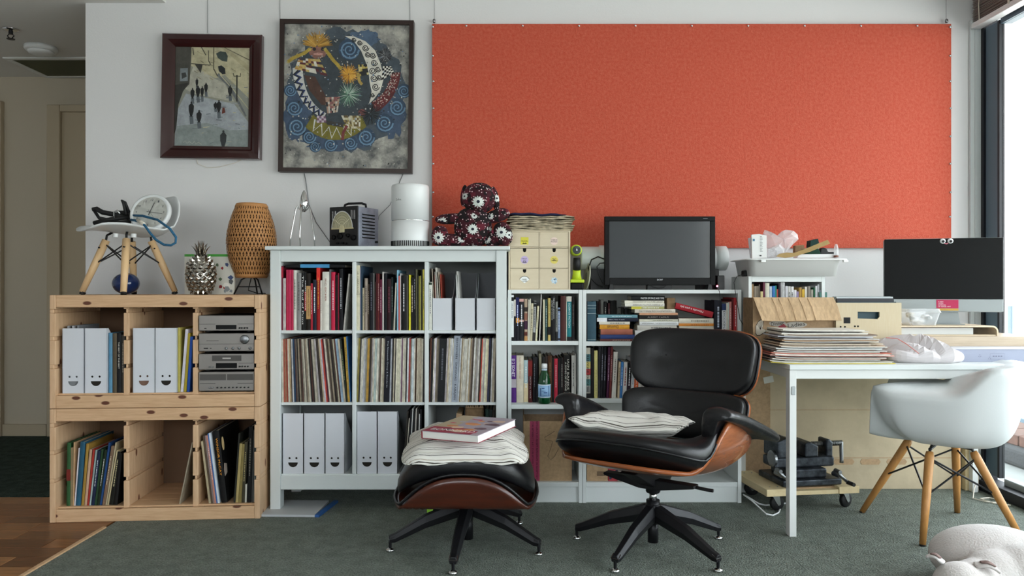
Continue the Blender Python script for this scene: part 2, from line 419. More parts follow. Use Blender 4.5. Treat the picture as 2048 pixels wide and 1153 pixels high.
t = thing('fire_sprinkler', 'chrome and black fire sprinkler head on hallway ceiling', 'sprinkler', (-2.96, 4.37, ZD))
G().lathe([(.045, 0), (.043, -.006), (.02, -.012)], 20).obj('rose', 'chrome', t, True)
g = G().cyl((0, 0, -.01), (0, 0, -.03), .012)
for s in (-1, 1): g.tube([(s*.01, 0, -.03), (s*.02, 0, -.04), (s*.006, 0, -.055)], .003, 6)
g.lathe([(.004, -.055), (.022, -.057), (.022, -.06), (.004, -.061)], 14).obj('head', 'black_metal', t)

# window wall: tall glazing with dark frames, header and blind
slab('wall_right', 'plaster', WX, WX+.14, -2.6, YW, 2.5, ZC, label='white wall strip above the tall windows')
slab('trim_2', 'white_lacquer', WX-.03, WX+.12, 3.945, YW-.001, 0, 2.5, label='white corner jamb between wall and window')
slab('trim_3', 'white_lacquer', WX-.05, WX-.03, 3.952, 3.966, .08, 2.5)
ym = [3.945, 2.55, 1.15, -.25, -1.65, -2.6]
for i in range(5):
    a, b = ym[i+1], ym[i]
    wn = struct(bpy.data.objects.new('window_%d' % (i+1), None)); COL.objects.link(wn)
    tag(wn, ['tall window beside the desk with grey-blue frame', 'second tall window pane from the desk', 'third tall window pane from the desk', 'fourth tall window pane from the desk', 'tall window pane at the far end from the desk'][i], 'window', kind='structure')
    G().box(WX+.01, WX+.034, b-.125, b-.022, .09, 2.45).obj('stile', 'window_grey', wn, bev=.004)
    G().box(WX+.0, WX+.075, b-.022, b, 0, 2.5).obj('gasket', 'window_dark', wn)
    G().box(WX+.006, WX+.034, b-.14, b-.125, .09, 2.45).obj('bead', 'window_dark', wn)
    G().box(WX+.012, WX+.07, a+.0005, b-.14, 2.43, 2.5).obj('head', 'window_grey', wn)
    G().box(WX-.03, WX+.075, a+.0005, b-.023, 0, .055).obj('track', 'window_dark', wn, bev=.003)
    G().box(WX+.03, WX+.07, a+.0005, b-.14, .055, .09).obj('sill', 'alu', wn, bev=.002)
    G().box(WX+.02, WX+.026, a+.0005, b-.14, .09, 2.43).obj('pane', 'window_glass', wn)
# blind, drawn up
t = thing('venetian_blind', 'raised venetian blind with stacked taupe slats above the window', 'blind', (WX-.035, 2.45, 2.446))
G().box(-.028, .028, -1.33, 1.48, 0, .028).obj('bottom_rail', 'white_plastic', t, bev=.004)
sl = G().box(-.025, .025, -1.33, 1.47, 0, .0026).obj('slat', mat('slat_taupe', '#8a7f7a', .5), t, loc=(0, 0, .034))
for k in range(1, 22):
    c = link('slat', sl.data, None, t, loc=((k % 3-1)*.0015, 0, .034+k*.0075), rot=(0, .05*(k % 2), 0))
for y in (1.41, 1.18, .3, -.8):
    G().tube([(-.028, y, .02), (-.029, y+.003, .1), (-.028, y-.002, .2), (-.027, y, .44)], .006 if y == 1.18 else .0025, 6).obj('cord', 'cord_cream', t)
G().box(-.03, .03, -1.33, 1.48, .42, .465).obj('head_rail', 'white_plastic', t)

# balcony outside
slab('ground_balcony', 'balcony', WX+.14, 4.0, -2.6, 9, -.12, -.03, label='pale balcony floor outside the window')
slab('ceiling_balcony', 'soffit', WX+.14, 3.92, -2.6, 9, 2.6, 2.9, label='white balcony soffit outside the window')
for i in range(5):
    y0 = -.4+i*1.55
    t = thing('glass_balustrade', 'clear balcony balustrade panel, %s along from the room end' % ['first', 'second', 'third', 'fourth', 'fifth'][i], 'balustrade', (3.9, y0, -.03), group='balcony balustrade panels')
    G().box(-.006, .006, .02, 1.52, .08, .96).obj('pane', 'rail_glass', t)
    G().box(-.014, .014, 1.515, 1.55, 0, .96).obj('post', 'window_grey', t)
    for yy in (1.38, .2): G().box(-.03, .03, yy-.05, yy+.05, .03, .11).obj('clamp', 'window_grey', t, bev=.006)
t = thing('planter_trough', 'low grey concrete trough with terracotta bricks outside window', 'planter', (3.3, 4.65, -.03))
G().box(-.22, .22, -.6, .7, 0, .12).obj('trough', 'concrete', t, bev=.03, bseg=3)
for k in range(5): G().box(-.17, .17, -.56+k*.245, -.56+k*.245+.235, .12, .185).obj('brick', 'terracotta', t, bev=.006)

# ---------------------------------------------------------------- books, records, file boxes
def cname(h):
    r, g, b = [int(h.lstrip('#')[i:i+2], 16)/255 if len(h) == 7 else int(h.lstrip('#')[i//2]*2, 16)/255 for i in (0, 2, 4)]
    mx, mn = max(r, g, b), min(r, g, b); v = mx; s = (mx-mn)/mx if mx else 0
    if v < .17: return 'black'
    if s < .13: return 'white' if v > .8 else 'pale grey' if v > .6 else 'grey' if v > .35 else 'charcoal'
    d = mx-mn
    hu = (60*(((g-b)/d) % 6) if mx == r else 60*((b-r)/d+2) if mx == g else 60*((r-g)/d+4))
    if s < .3 and v > .68: return 'cream' if 20 < hu < 80 else 'pale blue' if 150 < hu < 260 else 'off-white'
    if hu < 14 or hu > 345: return 'red' if v > .55 else 'maroon'
    if hu < 44: return ('orange' if s > .68 else 'tan') if v > .6 else 'brown'
    if hu < 72: return 'yellow' if v > .6 else 'olive'
    if hu < 165: return 'green' if v > .35 else 'dark green'
    if hu < 200: return 'teal'
    if hu < 258: return 'blue' if v > .4 else 'navy'
    if hu < 320: return 'purple'
    return 'pink' if v > .7 else 'magenta' if v > .5 else 'plum'
def nth(i):
    return '%d%s' % (i, 'th' if 10 < i % 100 < 14 else {1: 'st', 2: 'nd', 3: 'rd'}.get(i % 10, 'th'))
def spine_marks(o, w, h, color, f0=.35, f1=.85, rows=1, eps=-.0012):
    g = G(); 
    for r in range(rows):
        xc = (r-(rows-1)/2)*w*.36
        z = f0*h; 
        while z < f1*h-.003:
            l = R.uniform(.003, .012); l = min(l, f1*h-z)
            g.flat([(xc-w*.12, z), (xc+w*.12, z), (xc+w*.12, z+l), (xc-w*.12, z+l)], eps); z += l+R.uniform(.0015, .004)
    if g.v: return g.obj('lettering', 'ink', o, color=color)
def book(name, w, h, d, col, loc, label, group, rz=0, lean=0, cat='book', worn=False, t=None, tc='#e8e4da', m=None, b=None, up=False, pg=True, flatr=None, tf=(.2, .85), ts=.55, t2=None):
    w = max(w-.0004, .0012)
    g = G()
    if pg and w > .009:
        bul = min(.0035, w*.12); bt = min(.0022, w*.12); n = 5
        out = [(-w/2+w*i/n, -bul*math.sin(PI*i/n)+.0006) for i in range(n+1)]
        inn = [(w/2-bt, .0045), (-w/2+bt, .0045)]
        poly = out+[(w/2, d), (w/2-bt, d)]+inn+[(-w/2+bt, d), (-w/2, d)]
        g.prism(poly, 0, h, 'z'); eps = -bul-.0004
    else:
        g.box(-w/2, w/2, 0, d, 0, h); eps = -.0005
    z = loc[2]+abs(math.sin(lean))*w/2
    o = g.obj(name, 'book_worn' if worn else 'book', color=col, loc=(loc[0], loc[1], z), rot=flatr or (0, lean, rz))
    tag(o, label, cat, group)
    if pg and w > .009:
        G().box(-w/2+bt, w/2-bt, .0045, d-.004, .003, h-.004).obj('page_block', 'pages', o)
    for f0, f1, bc in (b or []):
        G().prism([(-w/2-.0003, eps-.0002), (w/2+.0003, eps-.0002), (w/2+.0003, .004), (-w/2-.0003, .004)], h*f0, h*f1, 'z').obj('band', 'book', o, color=bc); 
    e2 = eps-.0006
    if t:
        hh = w*ts; ln = h*(tf[1]-tf[0])
        text('lettering', t, o, (w*(.18 if t2 else 0), e2, h*(tf[0]+tf[1])/2), ln, hh, -1 if up else 1, color=tc)
        if t2: text('lettering', t2, o, (-w*.22, e2, h*(tf[0]+tf[1])/2-.01), ln*.95, hh*.9, -1 if up else 1, color=tc)
    elif m: spine_marks(o, w, h, m if isinstance(m, str) else '#d8d2c4', eps=e2)
    return o
ID = lambda x, y, z: (x, y, z)
def row(z, base, Y, shelf, group, ents, name='book', cat='book', d=.2, frame=None, rz=0, y0=0.0, start='', noun=None, worn=False, zb=None):
    """z=(ox,oy,k): zoom frame the entries are in; base: photo y of the shelf surface (or zb metres)"""
    ox, oy, k = z; n = 0; out = []
    for e in ents:
        op = dict(e[4]) if len(e) > 4 else {}
        n += 1
        px0, px1 = ox+e[0]/k, ox+e[1]/k; pt = oy+e[2]/k
        if frame:   # pine unit
            s = 437.; w = (px1-px0)/449.; h = (base-pt)/s; xl = ((px0+px1)/2-98.5)/449.; zl = zb
            loc = frame(xl, y0, zl)
        else:
            Yb = Y+y0; w = (px1-px0)*Yb/F; zl = zb if zb is not None else WZ(base, Y); h = WZ(pt, Yb)-zl; loc = (WXc((px0+px1)/2, Yb), Yb, zl)
        ln = op.pop('lean', 0)
        th = math.atan2(ln/k, (base-pt)) if ln else 0
        h = h/math.cos(th) if th else h; w = w*math.cos(th)
        if th: h -= w*abs(math.sin(th))
        ds = op.pop('l', None); dd = op.pop('d', d); pg = op.pop('pg', True)
        lab = '%s %s, %s %s' % (ds or cname(e[3]), noun or name.replace('_', ' '), nth(n), shelf)
        out.append(book(name, w, h, dd, e[3], loc, lab, group, rz=rz, lean=th, cat=cat, worn=worn or op.pop('worn', False), pg=pg, **op))
    return out

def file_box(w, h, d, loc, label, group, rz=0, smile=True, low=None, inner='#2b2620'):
    """cardboard magazine file; smile: tall face with cut-out eyes and mouth turned outwards; low: height of the low front"""
    t = thing('magazine_file', label, 'magazine file', loc, rz, group); th = .0018
    if smile:
        zc = h*.185; ex = w*.165
        holes = [circ(-ex, zc+h*.07, w*.052, 12), circ(ex, zc+h*.07, w*.052, 12), circ(0, zc, w*.235, 14, PI, 2*PI)]
        v, f = holed([(-w/2, 0), (w/2, 0), (w/2, h), (-w/2, h)], holes)
        me = bpy.data.meshes.new('face'); me.from_pydata(v, [], f); me.update()
        o = link('face', me, 'white_card', t); m = o.modifiers.new('thick', 'SOLIDIFY'); m.thickness = th; m.offset = -1
        side = [(0, 0), (d, 0), (d, h*.42), (d*.55, h*.6), (.015, h), (0, h)]
        G().box(-w/2+th, w/2-th, d-th, d, 0, h*.42).obj('low_end', 'white_card', t)
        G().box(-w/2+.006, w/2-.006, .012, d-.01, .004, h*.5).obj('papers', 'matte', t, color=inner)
    else:
        v, f = holed([(-w/2, 0), (w/2, 0), (w/2, low), (-w/2, low)], [])
        me = bpy.data.meshes.new('face'); me.from_pydata(v, [], f); me.update()
        o = link('face', me, 'white_card', t); m = o.modifiers.new('thick', 'SOLIDIFY'); m.thickness = th; m.offset = -1
        side = [(0, 0), (d, 0), (d, h), (d-.015, h), (d*.45, low+.02), (0, low)]
        G().box(-w/2+th, w/2-th, d-th, d, 0, h).obj('tall_end', 'white_card_in', t)
    for s in (-1, 1): G().prism(side, s*w/2 if s < 0 else w/2-th, s*w/2+th if s < 0 else w/2, 'x').obj('side', 'white_card', t)
    G().box(-w/2+th, w/2-th, th, d-th, 0, th).obj('bottom', 'white_card', t)
    return t

# ---------------------------------------------------------------- pine shelves (two stacked units)
PA = math.atan2(3.43-3.366, -1.168+2.104); PO = Vector((-2.104, 3.366, 0)); PM = Matrix.Rotation(PA, 4, 'Z')
def pine(x, y, z): return tuple(PO+PM @ Vector((x, y, z)))
PWD, PD, PH = .938, .44, .518
def pine_unit(z0, label):
    t = thing('pine_shelf', label, 'shelf', pine(0, 0, z0), PA, 'stacked pine shelf units')
    gz = [.199, .328, .453]
    def panel(nm, x0, x1, yf=0, cl=.008, cr=.008):
        g = G(); lo = 0
        for q in gz+[None]:
            hi = (q-.018) if q else PH
            g.box(x0, x1, yf, PD-(.021 if yf else 0), lo, hi)
            if q: g.box(x0+cl, x1-cr, yf+(.006 if cl and cr else 0), PD-(.022 if cl and cr else 0), hi, q); lo = q
        g.obj(nm, 'pine_v', t, bev=.0025)
    panel('side_panel', 0, .026, cl=0); panel('side_panel', PWD-.026, PWD, cr=0)
    panel('divider', .317, .342, .0205); panel('divider', .627, .652, .0205)
    G().box(.026, PWD-.026, .002, .02, PH-.057, PH).obj('top_rail', 'pine_h', t, bev=.003)
    G().box(.026, PWD-.026, .002, .02, 0, .058).obj('bottom_rail', 'pine_h', t, bev=.003)
    G().box(.026, PWD-.026, PD-.02, PD-.002, 0, .058).obj('rear_rail', 'pine_h', t)
    G().box(.026, PWD-.026, PD-.0215, PD-.0205, .06, PH-.012).obj('back_panel', mat('pine_back_shade', '#6d5340', .85) if 'pine_back_shade' not in MT else 'pine_back_shade', t)  # unit is open-backed: brown sheet added to paint the shade in the bays
    for xa, xb in ((.026, .317), (.342, .627), (.652, PWD-.026)):
        for k in range(4): G().box(xa, xb, .0205+k*.1, .12+k*.1, .058, .066).obj('shelf_plank', 'pine_h', t, bev=.001, bseg=1)
    for k in range(4): G().box(.026, PWD-.026, .021+k*.1, .12+k*.1, PH-.012, PH).obj('top_plank', 'pine_h', t, bev=.001, bseg=1)
pine_unit(0, 'lower of the two stacked pine shelf units'); pine_unit(.52, 'upper of the two stacked pine shelf units')
ZP1, ZP2 = .0665, .5865
Z3 = (90, 570, 4.267)
def pine_file(x0, x1, loc_z, label, h=.298, inner='#2b2620'):
    a = (90+x0/4.267-98.5)/449; b = (90+x1/4.267-98.5)/449
    return file_box(b-a-.001, h, .25, pine((a+b)/2, .022, loc_z), label, 'smiling white magazine files', PA, inner=inner)
pine_file(122, 305, ZP2, 'smiling white magazine file nearest the hallway on the pine shelf', inner='#8b8d90')
pine_file(312, 502, ZP2, 'smiling white magazine file second from the hallway on the pine shelf')
pine_file(722, 910, ZP2, 'smiling white magazine file first in the middle pine bay', inner='#8a6a5a')
pine_file(914, 1100, ZP2, 'smiling white magazine file beside yellow book in the pine shelf')
for i, (x, c, hh) in enumerate(((45, '#9b9c9e', .305), (75, '#b8babd', .304), (105, '#83868a', .307))):
    book('leaflet', .010, hh-.012, .19, c, pine(.052+i*.022, .06, ZP2+.015), '%s leaflet, %s in the hallway-side smiling file' % (cname(c), nth(i+1)), 'papers in the smiling files', rz=PA, cat='leaflet', pg=False)
row(Z3, 788, 0, 'from the files in the upper pine bay by the hallway', 'books in upper pine bay', [
    (508, 540, 415, '#5d8fae'), (542, 578, 420, '#5a5040'), (580, 616, 415, '#15161a', dict(t='THE BEST OF THE BEST', tf=(.4, .85), ts=.3)), (618, 646, 432, '#3a3530', dict(m='#8a8378'))], d=.22, frame=pine, rz=PA, y0=.03, zb=ZP2)
row(Z3, 788, 0, 'from the files in the upper middle pine bay', 'books in upper middle pine bay', [
    (1102, 1124, 372, '#b9ac5a', dict(d=.2)), (1126, 1150, 385, '#d8d2dc', dict(lean=42, pg=False)), (1154, 1176, 420, '#a8942f', dict(lean=36, pg=False)), (1180, 1203, 450, '#1f4a9a', dict(lean=30, pg=False))], d=.22, frame=pine, rz=PA, y0=.03, zb=ZP2)
row((110, 840, 6.067), 1014, 0, 'from the hallway in the lower pine bay', 'picture books in lower pine bay', [
    (84, 128, 285, '#2f5a34', dict(lean=8, b=[(.4, .58, '#7a2a24')], d=.28)), (131, 160, 345, '#8a7a5a', dict(lean=6, pg=False)), (161, 176, 280, '#caa47c', dict(lean=10, pg=False)), 
    (177, 193, 352, '#ddd6dc', dict(lean=52, pg=False)), (196, 256, 276, '#2a5a73', dict(lean=55, d=.28)), (262, 294, 300, '#a8843c', dict(lean=60)), (298, 330, 370, '#c9a58a', dict(lean=62)),
    (332, 356, 368, '#a8352c', dict(lean=70, pg=False)), (360, 380, 378, '#9fb0ae', dict(lean=74, pg=False)), (382, 420, 385, '#16223e', dict(lean=78, m='#c8ccd4')), (423, 448, 370, '#27452c', dict(lean=84, pg=False)),
    (450, 484, 375, '#1c2a1a', dict(lean=90, m='#dcdcd4')), (487, 512, 290, '#23477a', dict(lean=105, pg=False)), (515, 552, 330, '#7d6450', dict(lean=110, m='#d0c0a4')), (556, 574, 290, '#b5a88a', dict(lean=118, pg=False)), 
    (578, 596, 385, '#c7b78f', dict(lean=110, pg=False)), (602, 650, 400, '#15150f', dict(lean=95, m='#b8ac84')), (655, 700, 420, '#0f0d0c', dict(lean=60))], d=.25, frame=pine, rz=PA, y0=.035, zb=ZP1, noun='picture book')
row((340, 830, 5.49), 1012, 0, 'leaning alone in the empty pine bay', 'leaning board', [(60, 72, 315, '#a79a86', dict(lean=138, pg=False, l='thin grey'))], d=.3, frame=pine, rz=PA, y0=.03, zb=ZP1, name='thin_board', cat='board')
row((340, 830, 5.49), 1009, 0, 'leaning in the lower pine bay by white unit', 'magazines leaning in lower pine bay', [
    (392, 416, 285, '#b9a98a', dict(lean=-88, pg=False)), (418, 436, 222, '#5a4a3a', dict(lean=-92, pg=False)), (438, 454, 222, '#8a7a78', dict(lean=-92, pg=False)), (456, 476, 222, '#c98a78', dict(lean=-94, pg=False, m='#e8e0e0')),
    (478, 490, 200, '#3f6fb0', dict(lean=-98, pg=False)), (492, 514, 195, '#d5dde5', dict(lean=-100, pg=False))], d=.26, frame=pine, rz=PA, y0=.03, zb=ZP1, name='magazine', cat='magazine')
wm = row((340, 830, 5.49), 1009, 0, 'leaning on the magazines, big with orange title', 'big black album', [(530, 596, 170, '#0c0b0b', dict(lean=-95, t='WINSOR McCAY', tc='#f0a028', tf=(.38, .9), ts=.36, l='tall black'))], d=.3, frame=pine, rz=PA, y0=.035, zb=ZP1)[0]
G().prism(circ(.035, .27, .016, 14, ry=.032), .0136, .0142, 'x').obj('flame_motif', 'ink', wm, color='#e8c890')
G().prism([(.01, .12), (.05, .13), (.055, .17), (.02, .18), (.008, .15)], .0136, .0142, 'x').obj('cover_picture', 'ink', wm, color='#b8a89a')
row((340, 830, 5.49), 1009, 0, 'from the big black album in the lower pine bay', 'albums in lower pine bay', [
    (666, 684, 205, '#2a2a24', dict(lean=55, pg=False, d=.3)), (687, 716, 320, '#b3a06a', dict(lean=45)), (718, 752, 325, '#8a7a48', dict(lean=40)), (754, 790, 300, '#3f3a2a', dict(lean=35, m='#a89a6a')), (792, 812, 780, '#c9c6ba', dict(lean=6, pg=False)),
    (816, 862, 130, '#121212', dict(lean=22, m='#77736a', d=.3)), (865, 885, 170, '#4a4a48', dict(lean=24, pg=False, d=.3)), (887, 908, 80, '#77786f', dict(lean=30, pg=False, d=.31)), (911, 936, 90, '#2a2826', dict(lean=5, d=.31, pg=False))], d=.26, frame=pine, rz=PA, y0=.035, zb=ZP1, noun='album')

# ---------------------------------------------------------------- tall white cube unit
YU = 3.54; UB = YU+.018
def ux(px): return WXc(px, YU)
def uz(py): return WZ(py, YU)
t = thing('cube_bookcase', 'white nine bay bookcase holding records and art books', 'bookcase', (ux(776), YU, 0)); X0 = ux(776)
def ub(name, px0, px1, py0, py1, ya, yb, m='white_lacquer', bev=.0025):
    return G().box(ux(px0)-X0, ux(px1)-X0, ya, yb, max(0, uz(py1)), uz(py0)).obj(name, m, t, bev=bev)
DU = .4
ub('top_board', 533, 1020, 493, 500.5, -.025, DU+.01)
for a, b in ((540, 560.5), (992, 1013)):
    G().box(ux(a)-X0, ux(b)-X0, 0, .06, 0, uz(500.5)).obj('front_post', 'white_lacquer', t, bev=.0025)
    G().box(ux(a)-X0, ux(b)-X0, DU-.06, DU, 0, uz(500.5)).obj('rear_post', 'white_lacquer', t, bev=.0025)
    G().box(ux(a)+.012-X0, ux(b)-.004-X0, .06, DU-.06, uz(975), uz(500.5)).obj('side_panel', 'white_lacquer', t)
ub('front_rail', 560.5, 992, 500.5, 524, .006, .03)
ub('bottom_rail', 560.5, 992, 952, 981, .006, .03); ub('rear_rail', 585, 990, 960, 990, DU-.08, DU-.06)
for py in ((661.5, 668), (806, 812), (950, 955)): ub('shelf', 560.5, 992, py[0], py[1], .012, DU-.02)
for px in ((703.5, 711.5), (848.5, 856.5)): ub('divider', px[0], px[1], 524, 950, .008, DU-.02)
G().box(ux(560.5)-X0, ux(992)-X0, DU-.02, DU-.012, uz(955), uz(500.5)).obj('back_panel', mat('unit_back', '#8d9090', .8), t)
ZA = (555, 515, 7.4375); ZB = (700, 515, 7.4375); ZCc = (850, 515, 7.4375)
GB = 'art books in white unit'
row(ZA, 661.5, UB, 'from pine shelf in the bay under the juicer', GB, [
    (48, 82, 128, '#6b1f33', dict(b=[(.82, .98, '#a8263a')])), (84, 124, 312, '#cfc6c4', dict(pg=False, worn=True)), (127, 163, 187, '#b8294e'), (164, 200, 187, '#c8305a'), (201, 237, 187, '#bd2b52'), (239, 284, 192, '#dcdad2', dict(m='#222')), (286, 354, 236, '#8f8f8f', dict(m='#5d5d5d')), 
    (358, 400, 232, '#101012', dict(t='The End of Print', tc='#f0f0ee', tf=(.1, .95), ts=.5, l='black white-titled')), (402, 429, 215, '#141414', dict(b=[(.33, .66, '#a8262c')], m='#e8e8e8')), (431, 491, 238, '#1c1612', dict(b=[(.2, .78, '#c29a66')], t='BENJAMIN FRANCO', tc='#1a1410', tf=(.25, .72), ts=.3, l='black tan-banded')), 
    (494, 524, 388, '#b5283a', dict(m='#e8d0d0')), (526, 580, 333, '#1d2233', dict(m='#e4e8f0')), (583, 633, 157, '#9e1b1d', dict(b=[(.8, 1.0, '#e2362e')], m='#e0a040')), (635, 666, 342, '#ddd5cc', dict(m='#9a9088')), (668, 769, 216, '#e3e0d6', dict(t='M.C. ESCHER', tc='#8e3a30', tf=(.5, .88), ts=.24, l='thick white')), 
    (771, 796, 182, '#6d6d70'), (799, 857, 220, '#c8284a', dict(m='#f0dce0')), (861, 896, 262, '#160a0c'), (899, 915, 236, '#8e1f35', dict(pg=False)), (918, 972, 172, '#0c0d14', dict(m='#c8ccd4')), (975, 995, 246, '#c9c6c0', dict(lean=82, pg=False, worn=True))], d=.28)
bh = book('book', .0155, .288, .24, '#101014', (0, 0, 0), 'black and sky blue book lying flat on upright books under the juicer', GB)
bh.rotation_euler = (0, PI/2, 0); bh.location = (ux(567), UB+.01, WZ(532.5, UB))
G().prism([(-.0085, -.0026), (.0085, -.0026), (.0085, .004), (-.0085, .004)], .073, .213, 'z').obj('band', 'book', bh, color='#4d9bd0')
row(ZB, 661.5, UB, 'from pine shelf in the bay under the radio', GB, [
    (92, 147, 120, '#d9d3b8', dict(t='LE CARAVAGE', tc='#3a3832', tf=(.58, .9), ts=.34, b=[(.555, .56, '#222')], l='tall cream')), (150, 160, 152, '#8f8fa5', dict(pg=False)), (163, 184, 128, '#2c4155'), (187, 212, 455, '#b9ad93', dict(m='#554')), (217, 261, 312, '#9c8f84', dict(m='#2d2620')), (264, 288, 396, '#3a2b20', dict(m='#a89a8a')), 
    (291, 343, 232, '#0d0f17', dict(m='#667')), (346, 361, 240, '#777777', dict(pg=False)), (364, 385, 365, '#2a1a12'), (388, 411, 240, '#4a1019'), (413, 438, 246, '#6a2a2a', dict(m='#c8a0a0')), (441, 478, 332, '#5c1230', dict(m='#d8a8b8')), (481, 504, 217, '#c9c3c0', dict(pg=False)), (507, 548, 242, '#0e1018'), (551, 611, 322, '#2b1017', dict(m='#7a3a48')), (614, 640, 300, '#14201f', dict(m='#9aa8a4')), 
    (644, 664, 380, '#c9c5b8', dict(lean=30, pg=False)), (698, 718, 190, '#8fc3dc', dict(pg=False)), (721, 744, 276, '#d06a66', dict(pg=False)), (746, 759, 240, '#cccccc', dict(pg=False)), (764, 838, 270, '#0b0b0e', dict(m='#c8c8cc')), (842, 863, 270, '#55524c'), (876, 904, 262, '#e8df3c', dict(pg=False)), (907, 945, 300, '#140f12', dict(m='#e8d8c0')), (948, 974, 178, '#0d0d10', dict(m='#aab')), (978, 1000, 182, '#5d5b45'), (1004, 1020, 260, '#1a1a12'), (1023, 1037, 280, '#97913f', dict(pg=False)), (1040, 1058, 275, '#a6a05a'), (1061, 1078, 200, '#111111'), (1081, 1105, 180, '#d8cd5e', dict(m='#3a3620'))], d=.27)
row(ZCc, 661.5, UB, 'beside the low files under the plush bear', GB, [(58, 103, 368, '#dfe0d6', dict(b=[(.94, .99, '#2a3a2a')], m='#556', l='slim white'))], d=.22)
for i, (a, b) in enumerate(((107, 402), (444, 748), (763, 1050))):
    Yf = UB+.004; xa = WXc(850+a/7.4375, Yf); xb = WXc(850+b/7.4375, Yf); z0 = WZ(661.5, Yf)
    file_box(xb-xa-.001, .28, .25, ((xa+xb)/2, Yf, z0), ['low-fronted white magazine file holding a fan of magazines', 'low-fronted white magazine file holding two pale brochures', 'low-fronted white magazine file without visible papers'][i], 'low-fronted magazine files', smile=False, low=.155)
    if i < 2:
        for k, (x0, x1, yt, c, ln) in enumerate(([(112, 122, 145, '#b8aa9a', -40), (128, 140, 240, '#8a5a50', -24), (146, 160, 195, '#c9c4ba', -34), (166, 178, 195, '#4a4440', -40), (186, 204, 130, '#dedad0', -58), (210, 222, 195, '#bfae9a', -44), (228, 238, 230, '#a8483a', -36)], [(448, 474, 240, '#d3d6d6', -22), (500, 522, 185, '#d0cfcb', -60)])[i]):
            px = 850+(x0+x1)/2/7.4375+3.5; w = (x1-x0)/7.4375*Yf/F; h = WZ(515+yt/7.4375, Yf+.05)-z0-.012
            book('magazine', max(w, .0022), h, .2, c, (WXc(px, Yf), Yf+.02, z0+.004), '%s magazine, %s in the %s low-fronted file' % (cname(c), nth(k+1), ['first', 'second'][i]), 'magazines in low-fronted files', lean=math.atan2(ln/7.4375, 110), cat='magazine', pg=False)
# records
LPC = ['#d8d2c2', '#c9bda8', '#e4dfd3', '#9a8d7a', '#4a3d34', '#2b2523', '#b39d7c', '#e2ddd0', '#d6cfbd', '#d8d8da', '#6d655c', '#1a191b', '#cfc0a2', '#7d6f63', '#b5aeb0', '#3d3a3c', '#e2ded2', '#9a9488', '#5a3a32', '#c4b9a4']
def records(bay, base, z, specials, x0, x1, lean, ztop, where, n):
    ox, oy, k = z; Yb = UB; s = Yb/F
    zz = WZ(base, YU)
    # cut the bay into specials and fill
    ws = []; x = x0; sp = sorted(specials, key=lambda q: q[0]); avg = (x1-x0)/n
    i = 0
    while x < x1-6:
        if i < len(sp) and x >= sp[i][0]-avg*.5: ws.append((x, sp[i][1], sp[i][2], sp[i][3] if len(sp[i]) > 3 else {})); x += sp[i][1]+1; i += 1; continue
        w = R.uniform(.62, 1.3)*avg
        nx = sp[i][0] if i < len(sp) else x1
        if x+w > nx-4: w = max(6, nx-x-1)
        c = R.choice(LPC)
        ws.append((x, w, c, {})); x += w+1
    for j, (xx, w, c, op) in enumerate(ws):
        f = (xx-x0)/(x1-x0); ln = lean(f); op = dict(op)
        yt = ztop+R.uniform(-6, 8)-op.pop('tall', 0)
        h = WZ(oy+yt/k, Yb)-zz; th = math.atan2(ln/k*s, h); h2 = h/math.cos(th)-w/k*s*abs(math.sin(th)); ds = op.pop('l', cname(c))
        book('record_sleeve', w/k*s*math.cos(th), h2, .31, c, (WXc(ox+(xx+w/2)/k, Yb), Yb+R.uniform(0, .006), zz), '%s record, %s from pine shelf %s' % (ds, nth(j+1), where), 'records '+where, lean=th, cat='record', worn=not op.get('t'), pg=False, **op)
records(1, 806, (555, 665, 7.4375), [(75, 26, '#d8d0c0'), (104, 26, '#a85a48'), (132, 26, '#9a4a3a'), (222, 24, '#d9dce0'), (248, 28, '#27425f'), (560, 30, '#c9c0ae'), (700, 28, '#dcd6e0'), (730, 18, '#c8483a'), (752, 26, '#5a1a2c'), (905, 22, '#e2dcc4'), (952, 40, '#a9c4dc'), (1016, 26, '#232a22', dict(m='#8a9a6a')), (1044, 34, '#c8a045', dict(tall=35, m='#6a5420')), (1080, 12, '#3f82c4', dict(tall=36))],
        66, 1096, lambda f: -8-88*min(1, f*1.4) if f < .93 else -60, 100, 'in the record bay under the juicer', 46)
records(2, 806, (700, 665, 7.4375), [(70, 22, '#d8d4c4'), (104, 26, '#8a7d3f'), (190, 24, '#c4c6d0'), (232, 38, '#c49a45'), (352, 34, '#b9c9c4'), (498, 84, '#15151f', dict(t='The Nonesuch Group & Standards', tc='#aab0ba', tf=(.22, .93), ts=.3, tall=34, l='thick black boxed')), (584, 26, '#b8bcc6'), (668, 22, '#ece6d2'), (690, 40, '#d9d4bc'), (748, 22, '#8a6a80'), (838, 24, '#dcdfe4'), (870, 22, '#a03a34'), (905, 32, '#d3dfe4'), (960, 22, '#4a3020')],
        70, 1098, lambda f: 34-20*f, 92, 'in the record bay under the radio', 46)
records(3, 806, (850, 665, 7.4375), [(60, 18, '#7a4a3a'), (130, 22, '#eee6ee'), (196, 100, '#101116', dict(m='#5a5d66', l='thick black boxed')), (390, 88, '#9aa2ae', dict(t='BEETHOVEN · SINFONIAS · KARAJAN', tc='#1a1c22', tf=(.03, .97), ts=.42, tall=40, l='thick silver boxed')), (480, 24, '#c4cad2'), (520, 20, '#d8d0bc'), (540, 50, '#c9c6bb'), (620, 24, '#dcdad2'), (700, 26, '#dedcd6'), (760, 22, '#d8d6ce'), (812, 14, '#c84a3a'), (868, 30, '#e2e0c0'), (930, 26, '#2a2d4a')],
        56, 1046, lambda f: 26+22*math.sin(PI*f), 92, 'in the record bay under the plush bear', 44)
